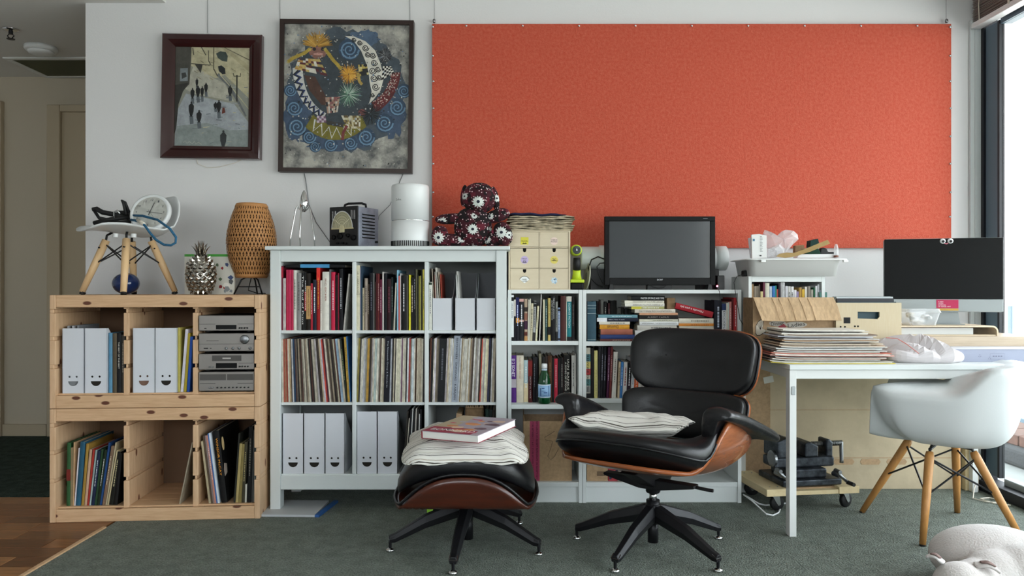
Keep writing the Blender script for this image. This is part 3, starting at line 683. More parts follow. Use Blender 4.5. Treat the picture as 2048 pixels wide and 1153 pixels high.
# lower bays
def unit_file(x0, x1, label, py=(315, 755), y=0):
    Yf = UB+.002; a = WXc(530+x0/3.604, Yf); b = WXc(530+x1/3.604, Yf); z0 = WZ(950, YU)
    file_box(b-a-.001, WZ(740+py[0]/3.604, Yf)-z0, .26, ((a+b)/2, Yf, z0), label, 'smiling white magazine files')
unit_file(126, 277, 'smiling white file first of three below the records under juicer')
unit_file(279, 431, 'smiling white file middle of three below the records under juicer')
unit_file(433, 574, 'smiling white file third of three below the records under juicer')
unit_file(661, 808, 'smiling white file first of two below the records under radio', (302, 745))
unit_file(810, 955, 'smiling white file beside leaning records below the radio bay', (302, 745))
row((530, 740, 3.604), 950, UB, 'leaning beside the last smiling file', 'sleeves beside the smiling files', [
    (990, 1002, 300, '#2a2622', dict(lean=34)), (1005, 1012, 350, '#b8b2a4', dict(lean=32)), (1014, 1034, 290, '#16161a', dict(lean=32)), (1036, 1044, 280, '#c8cac8', dict(lean=26)), (1046, 1064, 290, '#101012', dict(lean=26)), (1067, 1076, 280, '#b5b0a8', dict(lean=20)), (1079, 1094, 285, '#1d1a18', dict(lean=18)), (1097, 1106, 320, '#d8d8d6', dict(lean=14)), (1109, 1122, 285, '#1a1a1e', dict(lean=8))], name='record_sleeve', cat='record', noun='sleeve', d=.3)
Yk = UB+.05
tag(G().prism([(WXc(901, Yk), WZ(950, YU)), (WXc(909, Yk), WZ(950, YU)), (WXc(924, Yk), WZ(829, Yk)), (WXc(913, Yk), WZ(827, Yk))], Yk, Yk+.2).obj('cardboard_slip', 'kraft', bev=.001), 'tan cardboard slip leaning in the bay behind the ottoman', 'cardboard')
g = G().box(WXc(930, Yk+.02), WXc(968, Yk+.02), Yk+.02, Yk+.2, WZ(950, YU), WZ(817, Yk+.02))
o = tag(g.obj('paper_parcel', 'kraft_dark', bev=.012, bseg=3), 'crumpled brown paper parcel in the bay behind the ottoman', 'parcel')
g = G()
for k in range(8): 
    x = WXc(930+k*4.6, Yk+.02); g.add([(x, Yk+.02, WZ(818, Yk)), (x+.012, Yk+.02, WZ(818, Yk)), (x+.006+R.uniform(-.004, .004), Yk+.03, WZ(812-R.random()*3, Yk))], [(0, 1, 2)])
g.obj('torn_edge', 'kraft', o)
row((530, 740, 3.604), 950, UB, 'beside the brown parcel behind the ottoman', 'books behind the ottoman', [(1588, 1612, 285, '#16302a', dict(m='#c8c89a')), (1614, 1636, 288, '#1d2a2a', dict(m='#d8d4b0')), (1638, 1660, 292, '#2a2620', dict(m='#c8c0b0'))], d=.22, y0=.03)

# ---------------------------------------------------------------- low white bookcases
YB = 3.68; BB = YB+.02
def bx(px): return WXc(px, YB)
def bz(py): return WZ(py, YB)
def low_case(name, px0, px1, label, shelves, xl=None):
    x0 = xl if xl is not None else bx(px0); x1 = bx(px1); xc = (x0+x1)/2
    t = thing('low_bookcase', label, 'bookcase', (xc, YB, 0), group='low white bookcases'); w = (x1-x0)/2; D = .275; th = .018
    for a, b in ((-w, -w+th), (w-th, w)): G().box(a, b, 0, D, 0, bz(580)).obj('side_panel', 'white_melamine', t, bev=.0015)
    G().box(-w+th, w-th, .002, D, bz(587.5), bz(580)).obj('top_board', 'white_melamine', t, bev=.0015)
    for a, b in shelves: G().box(-w+th, w-th, .004, D-.01, bz(b), bz(a)).obj('shelf', 'white_melamine', t, bev=.0015)
    G().box(-w+th, w-th, .012, .028, 0, bz(975)).obj('plinth', 'white_melamine', t)
    G().box(-w+th, w-th, D-.008, D-.003, bz(975), bz(587.5)).obj('back_panel', mat('case_back_'+str(len(MT)), '#c9cbc8', .8), t)
low_case('low_bookcase', 1004, 1164.7, 'narrow low white bookcase under the little drawer chest', [(683, 691), (810, 819), (966, 975)], xl=-.021)
low_case('low_bookcase', 1165.3, 1483, 'wide low white bookcase under the television', [(684, 692.5), (798, 807), (966, 975)])
G1 = 'paperbacks in low bookcases'
row((1010, 580, 10.484), 683, BB, 'from the tall unit under the little drawer chest', G1, [
    (44, 60, 172, '#cfc9bb'), (62, 109, 146, '#dcd2c2', dict(b=[(.9, .945, '#7a4a30')], m='#5d5448')), (113, 184, 108, '#e6e9e9', dict(b=[(.0, .085, '#111'), (.87, .95, '#17181a')], t='ORIOL DOSSI', tc='#5a6672', tf=(.5, .83), ts=.5, l='white black-footed')), (188, 226, 207, '#1b181f', dict(b=[(.6, 1, '#d5cfc8')])), (230, 298, 160, '#15131c', dict(b=[(.55, 1, '#1d2050'), (.42, .53, '#d8923a')], m='#c8d0f0', l='navy orange-labelled')), (302, 394, 180, '#1c1c20', dict(b=[(.92, .99, '#c89a94'), (.45, .5, '#c8a098')], m='#d8d8dc')),
    (406, 470, 190, '#b09a84', dict(b=[(.0, .12, '#b88a5a'), (.13, .22, '#5a2a20'), (.28, .48, '#3a1a34'), (.5, .66, '#8a5a4a'), (.7, .8, '#2e241e')], l='mottled picture-spined')), (472, 495, 205, '#ddd8c6', dict(pg=False, lean=20)), (498, 518, 190, '#e0dbc8', dict(pg=False, lean=26)), (522, 575, 285, '#cfc6a8', dict(lean=22, m='#2a2620', b=[(.3, .306, '#222'), (.72, .726, '#222')])), (578, 630, 236, '#a9aaa9', dict(lean=28, b=[(.0, .22, '#33302e'), (.86, .93, '#1a1a1a'), (.95, .99, '#1a1a1a')], m='#444')), (634, 672, 340, '#e2dcb8', dict(lean=46, m='#8a8468')), 
    (715, 733, 95, '#dcd8d4', dict(lean=40, pg=False)), (797, 836, 206, '#d2ccb0'), (840, 888, 205, '#25413f', dict(m='#a8c0b8')), (900, 954, 180, '#c7b26a', dict(t='Liaisons Moralistes', tc='#221a10', tf=(.36, .9), ts=.4, b=[(.15, .34, '#161412')], l='mustard')), (958, 1054, 140, '#0d0d0f', dict(t='THE BEST OF HITCHCOCK', t2='ALFRED HITCHCOCK', tc='#e8e8e8', tf=(.5, .97), ts=.2, l='thick black white-titled')), (1062, 1104, 250, '#8b8d88', dict(b=[(0, .24, '#1d1d1d')], m='#333')), (1107, 1156, 376, '#7d8fae', dict(b=[(.04, .09, '#1a1a22'), (.9, .95, '#1a1a22')], m='#dfe4ee')), 
    (1166, 1274, 130, '#4a2422', dict(l='thick brown leather')), (1282, 1299, 142, '#d9d5c5', dict(pg=False)), (1301, 1394, 140, '#1f7f86', dict(b=[(.885, 1, '#d5d0c4'), (0, .1, '#15181a')], t='SCIENCE FICTION', tc='#d8ecec', tf=(.3, .85), ts=.4, l='teal white-topped')), (1400, 1458, 150, '#141114', dict(m='#7a6a62'))], d=.19)
row((1160, 580, 10.02), 684, BB, 'from the bookcase join under the television', G1, [
    (106, 146, 240, '#1a1015'), (149, 324, 235, '#33505e', dict(b=[(.05, .055, '#a8b8b0'), (.7, .706, '#c0ccc8'), (.83, .836, '#c0ccc8'), (.90, .906, '#c0ccc8')], l='thick steel blue gilt'))], d=.2)
row((1160, 580, 10.02), 684, BB, 'from the join, in the rear rank behind stacks', 'books behind the stacks', [
    (345, 370, 230, '#241515'), (373, 412, 235, '#2a1616'), (415, 470, 200, '#77756f'), (476, 540, 240, '#141314', dict(m='#c8c0b4')), (560, 602, 270, '#4a2226', dict(m='#a89090')), (608, 735, 215, '#15120f'), (740, 824, 360, '#5d5c58', dict(m='#222')), (828, 890, 355, '#141414', dict(m='#998')), (896, 960, 390, '#2b2b2d', dict(m='#888')), (966, 1085, 380, '#101010')], d=.1, y0=.135)
def stack(ents, where, group, Y=BB, d=.14, base=684.2, zb=None):
    """lying books, listed bottom up: px0, px1, ytop, colour, opts"""
    z = zb if zb is not None else WZ(base, YB)
    for i, e in enumerate(ents):
        op = dict(e[4]) if len(e) > 4 else {}
        zt = WZ(e[2], Y); h = (e[1]-e[0])*Y/F; w = zt-z
        dy = op.pop('dy', R.uniform(0, .012)); ds = op.pop('l', cname(e[3])); t_ = op.pop('tx', None); tm = op.pop('tm', 2)
        o = book('book', w, h, op.pop('d', d), e[3], (0, 0, 0), '%s book lying %s from bottom %s' % (ds, nth(i+1), where), group, **op)
        # lying: spine faces the room, local z runs along -x
        o.rotation_euler = (0, PI/2, 0); o.location = (WXc(e[0], Y), Y+dy, z+w/2)
        if t_:
            # lettering set for the lying book: local x is down, local z is along the shelf
            v, f, tw, th_ = text2d(t_[0]); a, b = t_[2]; L_ = h*(b-a); sx_, sy_ = L_/tw, w*t_[3]/th_; pts = []
            for x, y in v:
                x, y = x*sx_, y*sy_
                if tm == 2: x, y = -x, -y
                pts.append((-y, -.0048, h*(a+b)/2+x))
            G().add(pts, f).obj('lettering', 'ink', o, color=t_[1])
        z = zt
def zx(v): return 1160+v/10.02
def zy(v): return 580+v/10.02
stack([(zx(405), zx(1110), zy(987), '#5b2f2c', dict(m='#a08a80')), (zx(410), zx(1100), zy(900), '#2f4478', dict(b=None, l='blue and white')), (zx(415), zx(1055), zy(791), '#a5624f', dict(l='worn rust brown')), (zx(400), zx(995), zy(700), '#dfa036', dict(tx=('Durruti', '#2a1208', (.25, .62), .62), tm=2, l='bright mustard orange')), (zx(385), zx(1000), zy(640), '#d7d1c3', dict(m='#555')), (zx(345), zx(1172), zy(566), '#151a2c', dict(b=[(0, .24, '#e4e6ea')], tx=('Hillary Allen: V and I', '#d8dce4', (.28, .66), .32), tm=0, l='navy white-ended')), (zx(370), zx(1160), zy(506), '#6f9aa5', dict(m='#c8dce0'))],
      'in stack beside thick blue book', 'stacked books under the television')
stack([(1271, 1354, 672, '#d9d9d6', dict(m='#555')), (1270, 1354, 661.5, '#cfcfcd', dict(m='#555')), (1275, 1354, 651.3, '#c9c5bb', dict(m='#666')), (1279, 1357, 644, '#e2e4e4', dict(tx=('JULIA NAVARRO · THE BLOOD OF INNOCENTS', '#555', (.06, .95), .4), tm=0)), (1279, 1357, 639, '#d6d3c2', dict(m='#887')), (1280, 1357, 631, '#1b1717', dict(tx=('ALBERT CAMUS', '#8a8480', (.2, .75), .4), tm=0)), (1279, 1356, 626.5, '#cf9d7c'), (1270, 1351, 619, '#ddd5c8', dict(tx=('PATTERN RECOGNITION', '#8a8072', (.1, .9), .45), tm=0)),
       (1263, 1329, 613.6, '#b7b377', dict(b=[(.0, .3, '#d2c84a')], m='#eee')), (1250, 1329, 607.2, '#ece9dc', dict(tx=('AMERICAN POLITICAL SUSPENSE LIT', '#555044', (.2, .97), .45), tm=0)), (1250, 1329, 601.6, '#efeada', dict(tx=('SOCIOLOGY OF CULTURE LIBRARY', '#555044', (.2, .97), .45), tm=0)), (1263, 1330, 592.5, '#141414', dict(tx=('MASTER OF SPACE AND TIME', '#f0f0ee', (.28, .97), .42), tm=0))],
      'in the tallest stack under the television', 'stacked books under the television')
stack([(1360, 1428, 668, '#8a8078'), (1359, 1428, 653.2, '#c2bdb0'), (1358, 1428, 647.6, '#d98a3a', dict(m='#8a4a1a')), (1358, 1428, 637.6, '#dcd6c6', dict(m='#8a8478'))], 'in the stack below the slanting red book', 'stacked books under the television')
# slanting red book
th = math.radians(14.2); wr = .030
o = book('book', wr, .192, .14, '#a3202c', (0, 0, 0), 'thick red book slanting across the stacks under the television', 'stacked books under the television')
o.rotation_euler = (0, PI/2+th, 0); o.location = (WXc(1351.5, BB), BB+.004, WZ(611.5, BB))
v, f, tw, thh = text2d('Filosofia a peu pla'); pts = []
for x, y in v:
    x, y = -x*.118/tw, -y*.0135/thh
    pts.append((-y-.003, -.0048, .082+x))
G().add(pts, f).obj('lettering', 'ink', o, color='#f0dcdc')
tag(G().box(WXc(1334, BB+.02), WXc(1350.5, BB+.02), BB+.02, BB+.16, WZ(618.8, BB), WZ(596.5, BB+.02)).obj('card_box', 'kraft_dark', bev=.001), 'small brown card box behind the slanting red book', 'box')
row((1310, 580, 10.03), 684, BB, 'upright from the stacks toward the desk', 'upright books by the desk end', [
    (1190, 1340, 215, '#0f1220', dict(l='thick spiral navy', m='#b8c0d0')), (1343, 1425, 280, '#2a3a66', dict(b=[(.13, .83, '#dfe2e6')], t='DICCIONARI', tc='#15161a', tf=(.2, .8), ts=.5, l='blue white-labelled')), (1428, 1462, 270, '#ded9cc'), (1465, 1490, 255, '#cfd8d0', dict(pg=False)), (1493, 1535, 240, '#d78a84', dict(m='#f0e0dc')), (1538, 1575, 190, '#5a1518'), (1578, 1645, 160, '#a8262b', dict(m='#e8c8c8'))], d=.19)
row((1010, 690, 9.226), 809.5, BB, 'from the tall unit on the bottle shelf', G1, [
    (38, 94, 225, '#111111', dict(m='#d8d8d4')), (98, 210, 215, '#56267a', dict(t='El 2 SONET', tc='#eee6f4', tf=(.55, .93), ts=.5, up=False, b=[(.32, .5, '#b8b0b8')], l='purple')), (213, 349, 215, '#d9d0bd', dict(t='Los mares del sur', tc='#a03a2a', tf=(.5, .95), ts=.16, l='thick cream red-titled')), (352, 430, 305, '#a9c0c4', dict(b=[(.02, .46, '#e2cfa5')], m='#e8f0f0')), (433, 510, 295, '#4a1215', dict(b=[(.62, .97, '#7a1c18')], t='GRETTY AL CRACK', tc='#b8a8a8', tf=(.1, .62), ts=.35)), (520, 580, 240, '#141318', dict(m='#6a6a70')), (584, 605, 250, '#24242a'), (632, 680, 180, '#7f7a66'), (684, 740, 240, '#1a1816'), (744, 796, 230, '#2a1e18'), (800, 880, 215, '#4a2a14', dict(m='#7a5a3a')), (885, 915, 265, '#111111'), (918, 984, 275, '#b8283e', dict(m='#e8a8b0')), (987, 1038, 265, '#0f0d12'), (1041, 1085, 255, '#14100f', dict(m='#b8b0a8', b=[(.0, .16, '#c0b498')])), (1090, 1098, 250, '#3a1c1c', dict(pg=False)), (1100, 1216, 215, '#161513', dict(t='IAIN BANKS', t2='A SONG OF STONE', tc='#dcd8cc', tf=(.28, .92), ts=.3, b=[(0, .22, '#cfc8b2')], l='black white-titled')), (1245, 1309, 215, '#dfdcd6', dict(m='#666')), (1312, 1330, 185, '#cfccc6', dict(pg=False))], d=.19)
row((1160, 685, 9.225), 797.5, BB, 'from the bookcase join behind the armchair', G1, [
    (97, 192, 100, '#b9b2a2', dict(t='MUNDO INFANTIL', tc='#121212', tf=(.14, .88), ts=.42, up=True, b=[(.0, .1, '#1a1a1a'), (.12, .24, '#8a8a88'), (.25, .38, '#4a7a7a'), (.46, .58, '#a8383a'), (.6, .72, '#c8b86a'), (.73, .87, '#3f6a70')], l='gaudy banded')), (196, 257, 110, '#0f0f10'), (262, 325, 155, '#d8cf86', dict(t='JOYCE CAROL OATES', tc='#2a2618', tf=(.06, .6), ts=.4)), (330, 372, 85, '#2a2a30', dict(lean=14)), (376, 420, 85, '#17171c', dict(lean=18, m='#99a')), (424, 468, 90, '#14141a', dict(lean=22, m='#99a')), (486, 530, 92, '#4a1a3c', dict(lean=34, m='#c8a8bc')), (536, 576, 86, '#6e2a2a', dict(lean=36, m='#c8a0a0')), (582, 660, 175, '#d9d5cb', dict(lean=40, m='#77726a')), (690, 728, 362, '#cdb898', dict(lean=26, m='#443')), (731, 778, 366, '#3f7fc0', dict(lean=28, m='#c8dcf0')), (782, 852, 366, '#d9d6d2', dict(lean=30, m='#8a2a30')), (858, 926, 372, '#2a1826', dict(lean=30, b=[(.55, .98, '#121214')], m='#e8e8e8')), (930, 990, 300, '#d3d5d6', dict(lean=30, m='#8a94a4')), (994, 1066, 300, '#e2642a', dict(lean=26, t='MAO READER', tc='#f4e0d0', tf=(.1, .5), ts=.4)), (1070, 1120, 420, '#dddad4', dict(lean=16)), (1123, 1180, 430, '#c9c6c0', dict(lean=12)), (1184, 1240, 400, '#222226', dict(lean=8)), (1243, 1300, 390, '#d5d2cc', dict(lean=6)), (1303, 1390, 380, '#5a4a44')], d=.19)
# green water bottle on the shelf edge
t = thing('water_bottle', 'green plastic water bottle with white cap and blue label', 'bottle', (WXc(1089.3, BB-.012), BB-.004+.02, WZ(809.8, YB)))
for o in bpy.data.objects:      # the rank of books stands behind the bottle
    if o.get('group') == G1 and 'bottle shelf' in o['label']: o.location.y += .052
k = 1/9.226*3.7/F
prof = [(.001, 0), (.026, .0), (.0305, .006), (.0315, .03), (.0312, .115), (.029, .13), (.023, .155), (.0165, .172), (.0125, .182), (.0122, .19)]
pf = [(r, z*.93) for r, z in prof]
G().lathe(pf, 28).obj('body', 'bottle_green', t, True)
G().lathe([(.0318, .032), (.0318, .098)], 32).obj('label_wrap', 'plain', t, True, color='#8fb4d8')
G().lathe([(.0325, .0335), (.0325, .036)], 32).obj('label_edge', 'plain', t, True, color='#e4ecf2'); G().lathe([(.0325, .094), (.0325, .0975)], 32).obj('label_edge', 'plain', t, True, color='#e4ecf2')
g = G()
for i, (x, z, w, h) in enumerate(((-.008, .08, .014, .004), (-.006, .066, .02, .0022), (.004, .058, .018, .005), (.004, .046, .02, .002), (.02, .066, .003, .05), (-.02, .06, .005, .04))):
    a = math.asin(max(-.95, min(.95, x/.0328))); 
    n = 6; y = [(.0328*math.sin(a+(j/n-.5)*w/.0328), -.0328*math.cos(a+(j/n-.5)*w/.0328)) for j in range(n+1)]
    for j in range(n): g.add([(y[j][0], y[j][1], z-h/2), (y[j+1][0], y[j+1][1], z-h/2), (y[j+1][0], y[j+1][1], z+h/2), (y[j][0], y[j][1], z+h/2)], [(0, 1, 2, 3)])
g.obj('label_print', 'ink', t, color='#2b4f86')
G().lathe([(.0125, .176), (.0145, .177), (.0145, .194), (.0128, .2), (.001, .2005)], 20).obj('cap', 'white_plastic', t, True)
G().lathe([(.0138, .164), (.0138, .1745)], 20).obj('neck_ring', 'plain', t, True, color='#b9c8d8')
# parcels on the bottom shelves
zb = bz(966)
x0, x1 = bx(1047), bx(1153)-.02; YQ = YB+.035
t = thing('carton', 'open brown carton sealed with pink refrigeration tape', 'carton', ((x0+x1)/2, YQ, zb)); w = (x1-x0)/2; H = WZ(843, YQ)-zb; D = .2
G().box(-w, w, 0, .004, 0, H).obj('front_panel', 'kraft', t); G().box(-w, -w+.004, .004, D, 0, H+.03).obj('side_panel', 'kraft_dark', t); G().box(w-.004, w, .004, D, 0, H).obj('side_panel', 'kraft', t)
G().box(-w, w, D, D+.004, 0, H).obj('back_panel', 'kraft', t); G().box(-w+.004, w-.004, .004, D, 0, .004).obj('bottom_panel', 'kraft', t)
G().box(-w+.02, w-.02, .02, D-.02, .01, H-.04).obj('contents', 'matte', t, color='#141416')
tp = G().box(-w+.033, -w+.081, -.0012, 0, 0, H).obj('packing_tape', mat('pink_tape', '#a83a60', .4), t)
for zc, ln, a, b_ in ((H-.065, .13, 'REFRIGERATE ON RECEIPT', 'STORE BETWEEN 2°C & 8°C'), (H-.2, .13, 'REFRIGERATE ON RECEIPT', 'STORE BETWEEN 2°C & 8°C')):
    text('tape_lettering', a, tp, (-w+.068, -.0018, zc), ln, .009, 1, color='#2a0c18'); text('tape_lettering', b_, tp, (-w+.047, -.0018, zc), ln, .009, 1, color='#2a0c18')
text('tape_lettering', 'REFR', tp, (-w+.068, -.0018, .018), .026, .009, 1, color='#2a0c18'); text('tape_lettering', 'STOR', tp, (-w+.047, -.0018, .018), .026, .009, 1, color='#2a0c18')
pts = [(.0, -.003, .2), (-.02, -.006, .19), (-.05, -.006, .175), (-.045, -.006, .165), (-.01, -.006, .16), (-.02, -.006, .13), (-.035, -.006, .1), (-.02, -.006, .085), (.0, -.005, .1), (.02, -.004, .13)]
tag(G().tube([(x+(x0+x1)/2+.035, y+YQ, z*1.25+zb) for x, y, z in pts], .0009, 5).obj('black_wire', 'black_plastic'), 'thin black wire looped in front of the pink taped carton', 'wire')
x0 = bx(1175)
o = tag(G().box(x0, x0+.105, BB+.01, BB+.2, zb, bz(925)).obj('printed_carton', 'kraft', bev=.001), 'brown printed carton low behind the armchair column', 'carton')
for i in range(4): G().box(x0+.05, x0+.09, BB+.0085, BB+.0095, bz(948)-.006*i, bz(948)-.006*i+.003).obj('print_line', 'ink', o, color='#2a2218')
o = tag(G().box(x0+.107, x0+.165, BB+.01, BB+.2, zb, bz(935)).obj('patterned_box', 'plain', color='#a8343a', bev=.001), 'red and navy patterned box beside the printed carton', 'box')
for i, c in enumerate(('#1d2440', '#d8d2c0', '#1d2440')): G().box(x0+.112+.016*i, x0+.124+.016*i, BB+.0085, BB+.0095, zb+.01+.02*i, zb+.03+.022*i).obj('printed_patch', 'ink', o, color=c)
row((1160, 685, 9.225), 966, BB, 'standing low behind the armchair', 'books low behind the armchair', [(700, 770, 2250, '#9a9088'), (775, 860, 2260, '#7a5a4a'), (865, 930, 2255, '#c8c0b4'), (1500, 1580, 2250, '#c9b898'), (1590, 1680, 2270, '#8a7a6a')], d=.18)

# ---------------------------------------------------------------- pictures and felt board on the wall
def sweep_frame(w, h, prof, parent, m, name='frame'):
    """mitred rectangular frame; prof: (inset from outer edge, y)"""
    g = G(); rs = []
    for sx_, sz in ((-1, -1), (1, -1), (1, 1), (-1, 1)):
        rs.append([(sx_*(w/2-i), y, sz*(h/2-i)) for i, y in prof])
    g.rings(rs, False, True); return g.obj(name, m, parent, bev=0)
SK = [0]
def stroke(g, pts, w, d, col=None):
    SK[0] = (SK[0]+1) % 40; d -= 4e-6*SK[0]
    if col: g.col(col)
    n = len(pts); L_, R_ = [], []
    for i, p in enumerate(pts):
        a = pts[max(0, i-1)]; b = pts[min(n-1, i+1)]; dx, dy = b[0]-a[0], b[1]-a[1]; l = math.hypot(dx, dy) or 1
        ww = (w[i] if isinstance(w, list) else w)/2
        L_.append((p[0]-dy/l*ww, p[1]+dx/l*ww)); R_.append((p[0]+dy/l*ww, p[1]-dx/l*ww))
    for i in range(n-1): g.flat([L_[i], R_[i], R_[i+1], L_[i+1]], d)
class Pic:
    def __init__(s, k, ox, oy, cx, cy, Y): s.k, s.ox, s.oy, s.cx, s.cy, s.s = k, ox, oy, cx, cy, Y/F
    def p(s, x, y): return ((s.ox+x/s.k-s.cx)*s.s, -(s.oy+y/s.k-s.cy)*s.s)
    def ps(s, l): return [s.p(*q) for q in l]
    def r(s, v): return v/s.k*s.s
def picture(name, label, px0, px1, py0, py1, Y, roll):
    cx, cy = (px0+px1)/2, (py0+py1)/2; w, h = (px1-px0)*Y/F, (py1-py0)*Y/F
    t = thing(name, label, 'painting', W(cx, cy, Y), rot=(0, roll, 0)); return t, w, h, cx, cy
# street scene
YP = 3.925
t, w, h, cx, cy = picture('framed_painting', 'framed painting of dark figures on a wet street in red-brown frame', 321, 521, 67, 317, YP, .017)
b = 25.5*YP/F
sweep_frame(w, h, [(0, .04), (0, .006), (.006, -.002), (b*.45, .004), (b*.72, .012), (b*.75, .007), (b, .016), (b, .04)], t, 'red_frame')
P = Pic(4.118, 310, 50, cx, cy, YP); dy = .02
g = G().col('#8a8a80'); g.box(-w/2+b*.9, w/2-b*.9, dy+.002, dy+.012, -h/2+b*.9, h/2-b*.9); g.obj('canvas', mat('street_canvas', '#90907f', .6, nz=(9, .5, '#787f86'), bump=(70, .4, .004)), t)
g = G(); d = dy
g.col('#bcb596').flat(P.ps([(280, 165), (770, 165), (770, 600), (560, 400), (480, 430), (280, 330)]), d+.0012)
g.col('#b6b4a6').flat(P.ps([(300, 330), (470, 430), (560, 470), (640, 620), (300, 560), (230, 520)]), d+.001)
g.col('#a2a8ae').flat(P.ps([(240, 560), (640, 640), (770, 800), (770, 1010), (150, 1010), (170, 700)]), d+.001)
g.col('#8c9594').flat(P.ps([(170, 830), (420, 800), (600, 860), (770, 850), (770, 1010), (150, 1010)]), d+.0008)
g.col('#4b4a44').flat(P.ps([(150, 165), (280, 165), (276, 320), (268, 480), (215, 540), (175, 640), (150, 760)]), d+.0006)
g.col('#33332f').flat(P.ps([(150, 490), (262, 470), (215, 545), (180, 650), (165, 850), (150, 900)]), d+.0005)
g.col('#80888c').flat(P.ps([(190, 352), (252, 348), (254, 456), (188, 460)]), d+.0004); g.col('#3a3c3c').flat(P.ps([(200, 392), (235, 385), (245, 420), (205, 440)]), d+.0003)
g.col('#b0a888').flat(P.ps([(520, 170), (560, 170), (770, 330), (770, 380)]), d+.0007); g.col('#5d5a48').flat(P.ps([(540, 170), (550, 170), (770, 275), (770, 283)]), d+.0006)
stroke(g, P.ps([(500, 395), (590, 480), (680, 630), (740, 740)]), [P.r(26), P.r(26), P.r(20), P.r(14)], d+.0006, '#6d7072')
stroke(g, P.ps([(520, 400), (640, 530), (770, 690)]), P.r(6), d+.0004, '#c4bd9c')
g.col('#3e4a47').flat(P.ps([(484, 225), (520, 205), (565, 212), (582, 245), (576, 292), (535, 285), (500, 262)]), d+.0004)
g.col('#22272a').flat(P.ps([(502, 330), (530, 322), (560, 345), (566, 392), (540, 396), (510, 370)]), d+.0004)
for x, a, b_, ww in ((465, 172, 360, 6), (422, 200, 290, 5)): stroke(g, P.ps([(x, a), (x+2, b_)]), P.r(ww), d+.0003, '#2c2a22')
stroke(g, P.ps([(660, 400), (663, 620)]), P.r(11), d+.0003, '#262620'); stroke(g, P.ps([(628, 385), (635, 410), (690, 410), (690, 385)]), P.r(7), d+.0003, '#262620')
for a, b_ in (((470, 355), (500, 415)), ((425, 290), (440, 315)), ((280, 312), (440, 322)), ((290, 180), (300, 240)), ((360, 170), (400, 240))): stroke(g, P.ps([a, b_]), P.r(7), d+.00035, '#44423a')
g.col('#3c3b36').flat(P.ps([(310, 318), (375, 318), (360, 390), (340, 360)]), d+.00035)
figs = [(330, 465, 72, 24), (340, 540, 96, 38), (375, 540, 88, 30), (406, 506, 80, 32), (295, 557, 90, 36), (287, 687, 128, 46), (352, 747, 104, 46), (606, 530, 88, 38), (515, 660, 104, 40), (487, 655, 56, 34), (556, 930, 146, 56)]
for x, y, hh, ww in figs:
    c = '#1b1c1e' if hh < 140 else '#303437'
    g.col('#5f666c').flat(P.ps([(x-ww*.35, y+hh*.45), (x+ww*.35, y+hh*.45), (x+ww*.45, y+hh*.95), (x-ww*.2, y+hh*1.0)]), d+.0003)
    g.col(c).flat(P.ps([(x-ww*.12, y-hh*.36), (x+ww*.15, y-hh*.36), (x+ww*.48, y-hh*.2), (x+ww*.42, y+hh*.15), (x+ww*.15, y+hh*.5), (x-ww*.15, y+hh*.5), (x-ww*.45, y+hh*.12), (x-ww*.48, y-hh*.2)]), d+.0001)
    g.flat(P.ps(circ(x, y-hh*.42, ww*.17, 10)), d+.0001)
g.col('#6a3226').flat(P.ps([(545, 672), (562, 672), (570, 712), (540, 724)]), d)
for i in range(60):
    x, y = R.uniform(290, 750), R.uniform(480, 990); l = R.uniform(10, 46)
    stroke(g, P.ps([(x, y), (x+l, y+R.uniform(-6, 6))]), P.r(R.uniform(3, 8)), d+.00045, R.choice(['#a9aca8', '#b5b19a', '#6f767c', '#9aa0a4']))
for i in range(50):
    x, y = R.uniform(300, 760), R.uniform(180, 470); l = R.uniform(10, 40)
    stroke(g, P.ps([(x, y), (x+l, y+l*.6)]), P.r(R.uniform(3, 8)), d+.0009, R.choice(['#b8b08e', '#8f8a70', '#a8a080']))
stroke(g, P.ps([(225, 968), (240, 950), (255, 975), (275, 958), (300, 975), (318, 955), (330, 978), (352, 962), (375, 980)]), P.r(4), d, '#b8b8ae')
g.obj('painted_scene', 'paint', t)
# folk painting with moon and boat
t, w, h, cx, cy = picture('framed_painting', 'large blue-grey painting of a patterned moon and boat, thin dark frame', 557.5, 825.5, 39, 345, YP, .012)
b = 8.5*YP/F
sweep_frame(w, h, [(0, .04), (0, .0), (b, .0), (b, .04)], t, 'dark_frame')
P = Pic(3.39, 540, 20, cx, cy, YP); d = .014
m = mat('folk_canvas', '#b0aea6', .7, nz=(13, .9, '#3c4044'), bump=(60, .5, .006)); G().box(-w/2+b*.8, w/2-b*.8, d+.002, d+.012, -h/2+b*.8, h/2-b*.8).obj('canvas', m, t)
g = G()
def blob(c, cx_, cy_, rx, ry, dd, n=26, j=.12, rot=0):
    pts = []
    for i in range(n):
        a = 2*PI*i/n; q = 1+R.uniform(-j, j); x, y = rx*q*math.cos(a), ry*q*math.sin(a)
        pts.append((cx_+x*math.cos(rot)-y*math.sin(rot), cy_+x*math.sin(rot)+y*math.cos(rot)))
    g.col(c).flat(P.ps(pts), dd)
blob('#49545e', 510, 540, 400, 420, d+.0017, 60, .06); blob('#3b444b', 500, 500, 330, 330, d+.0015, 50, .08); blob('#50647c', 620, 190, 110, 60, d+.0013, 30, .2); blob('#43546c', 180, 700, 90, 170, d+.0013, 30, .2)
blob('#43546c', 450, 890, 230, 60, d+.0013, 30, .2); blob('#43546c', 830, 700, 80, 150, d+.0013, 30, .2)
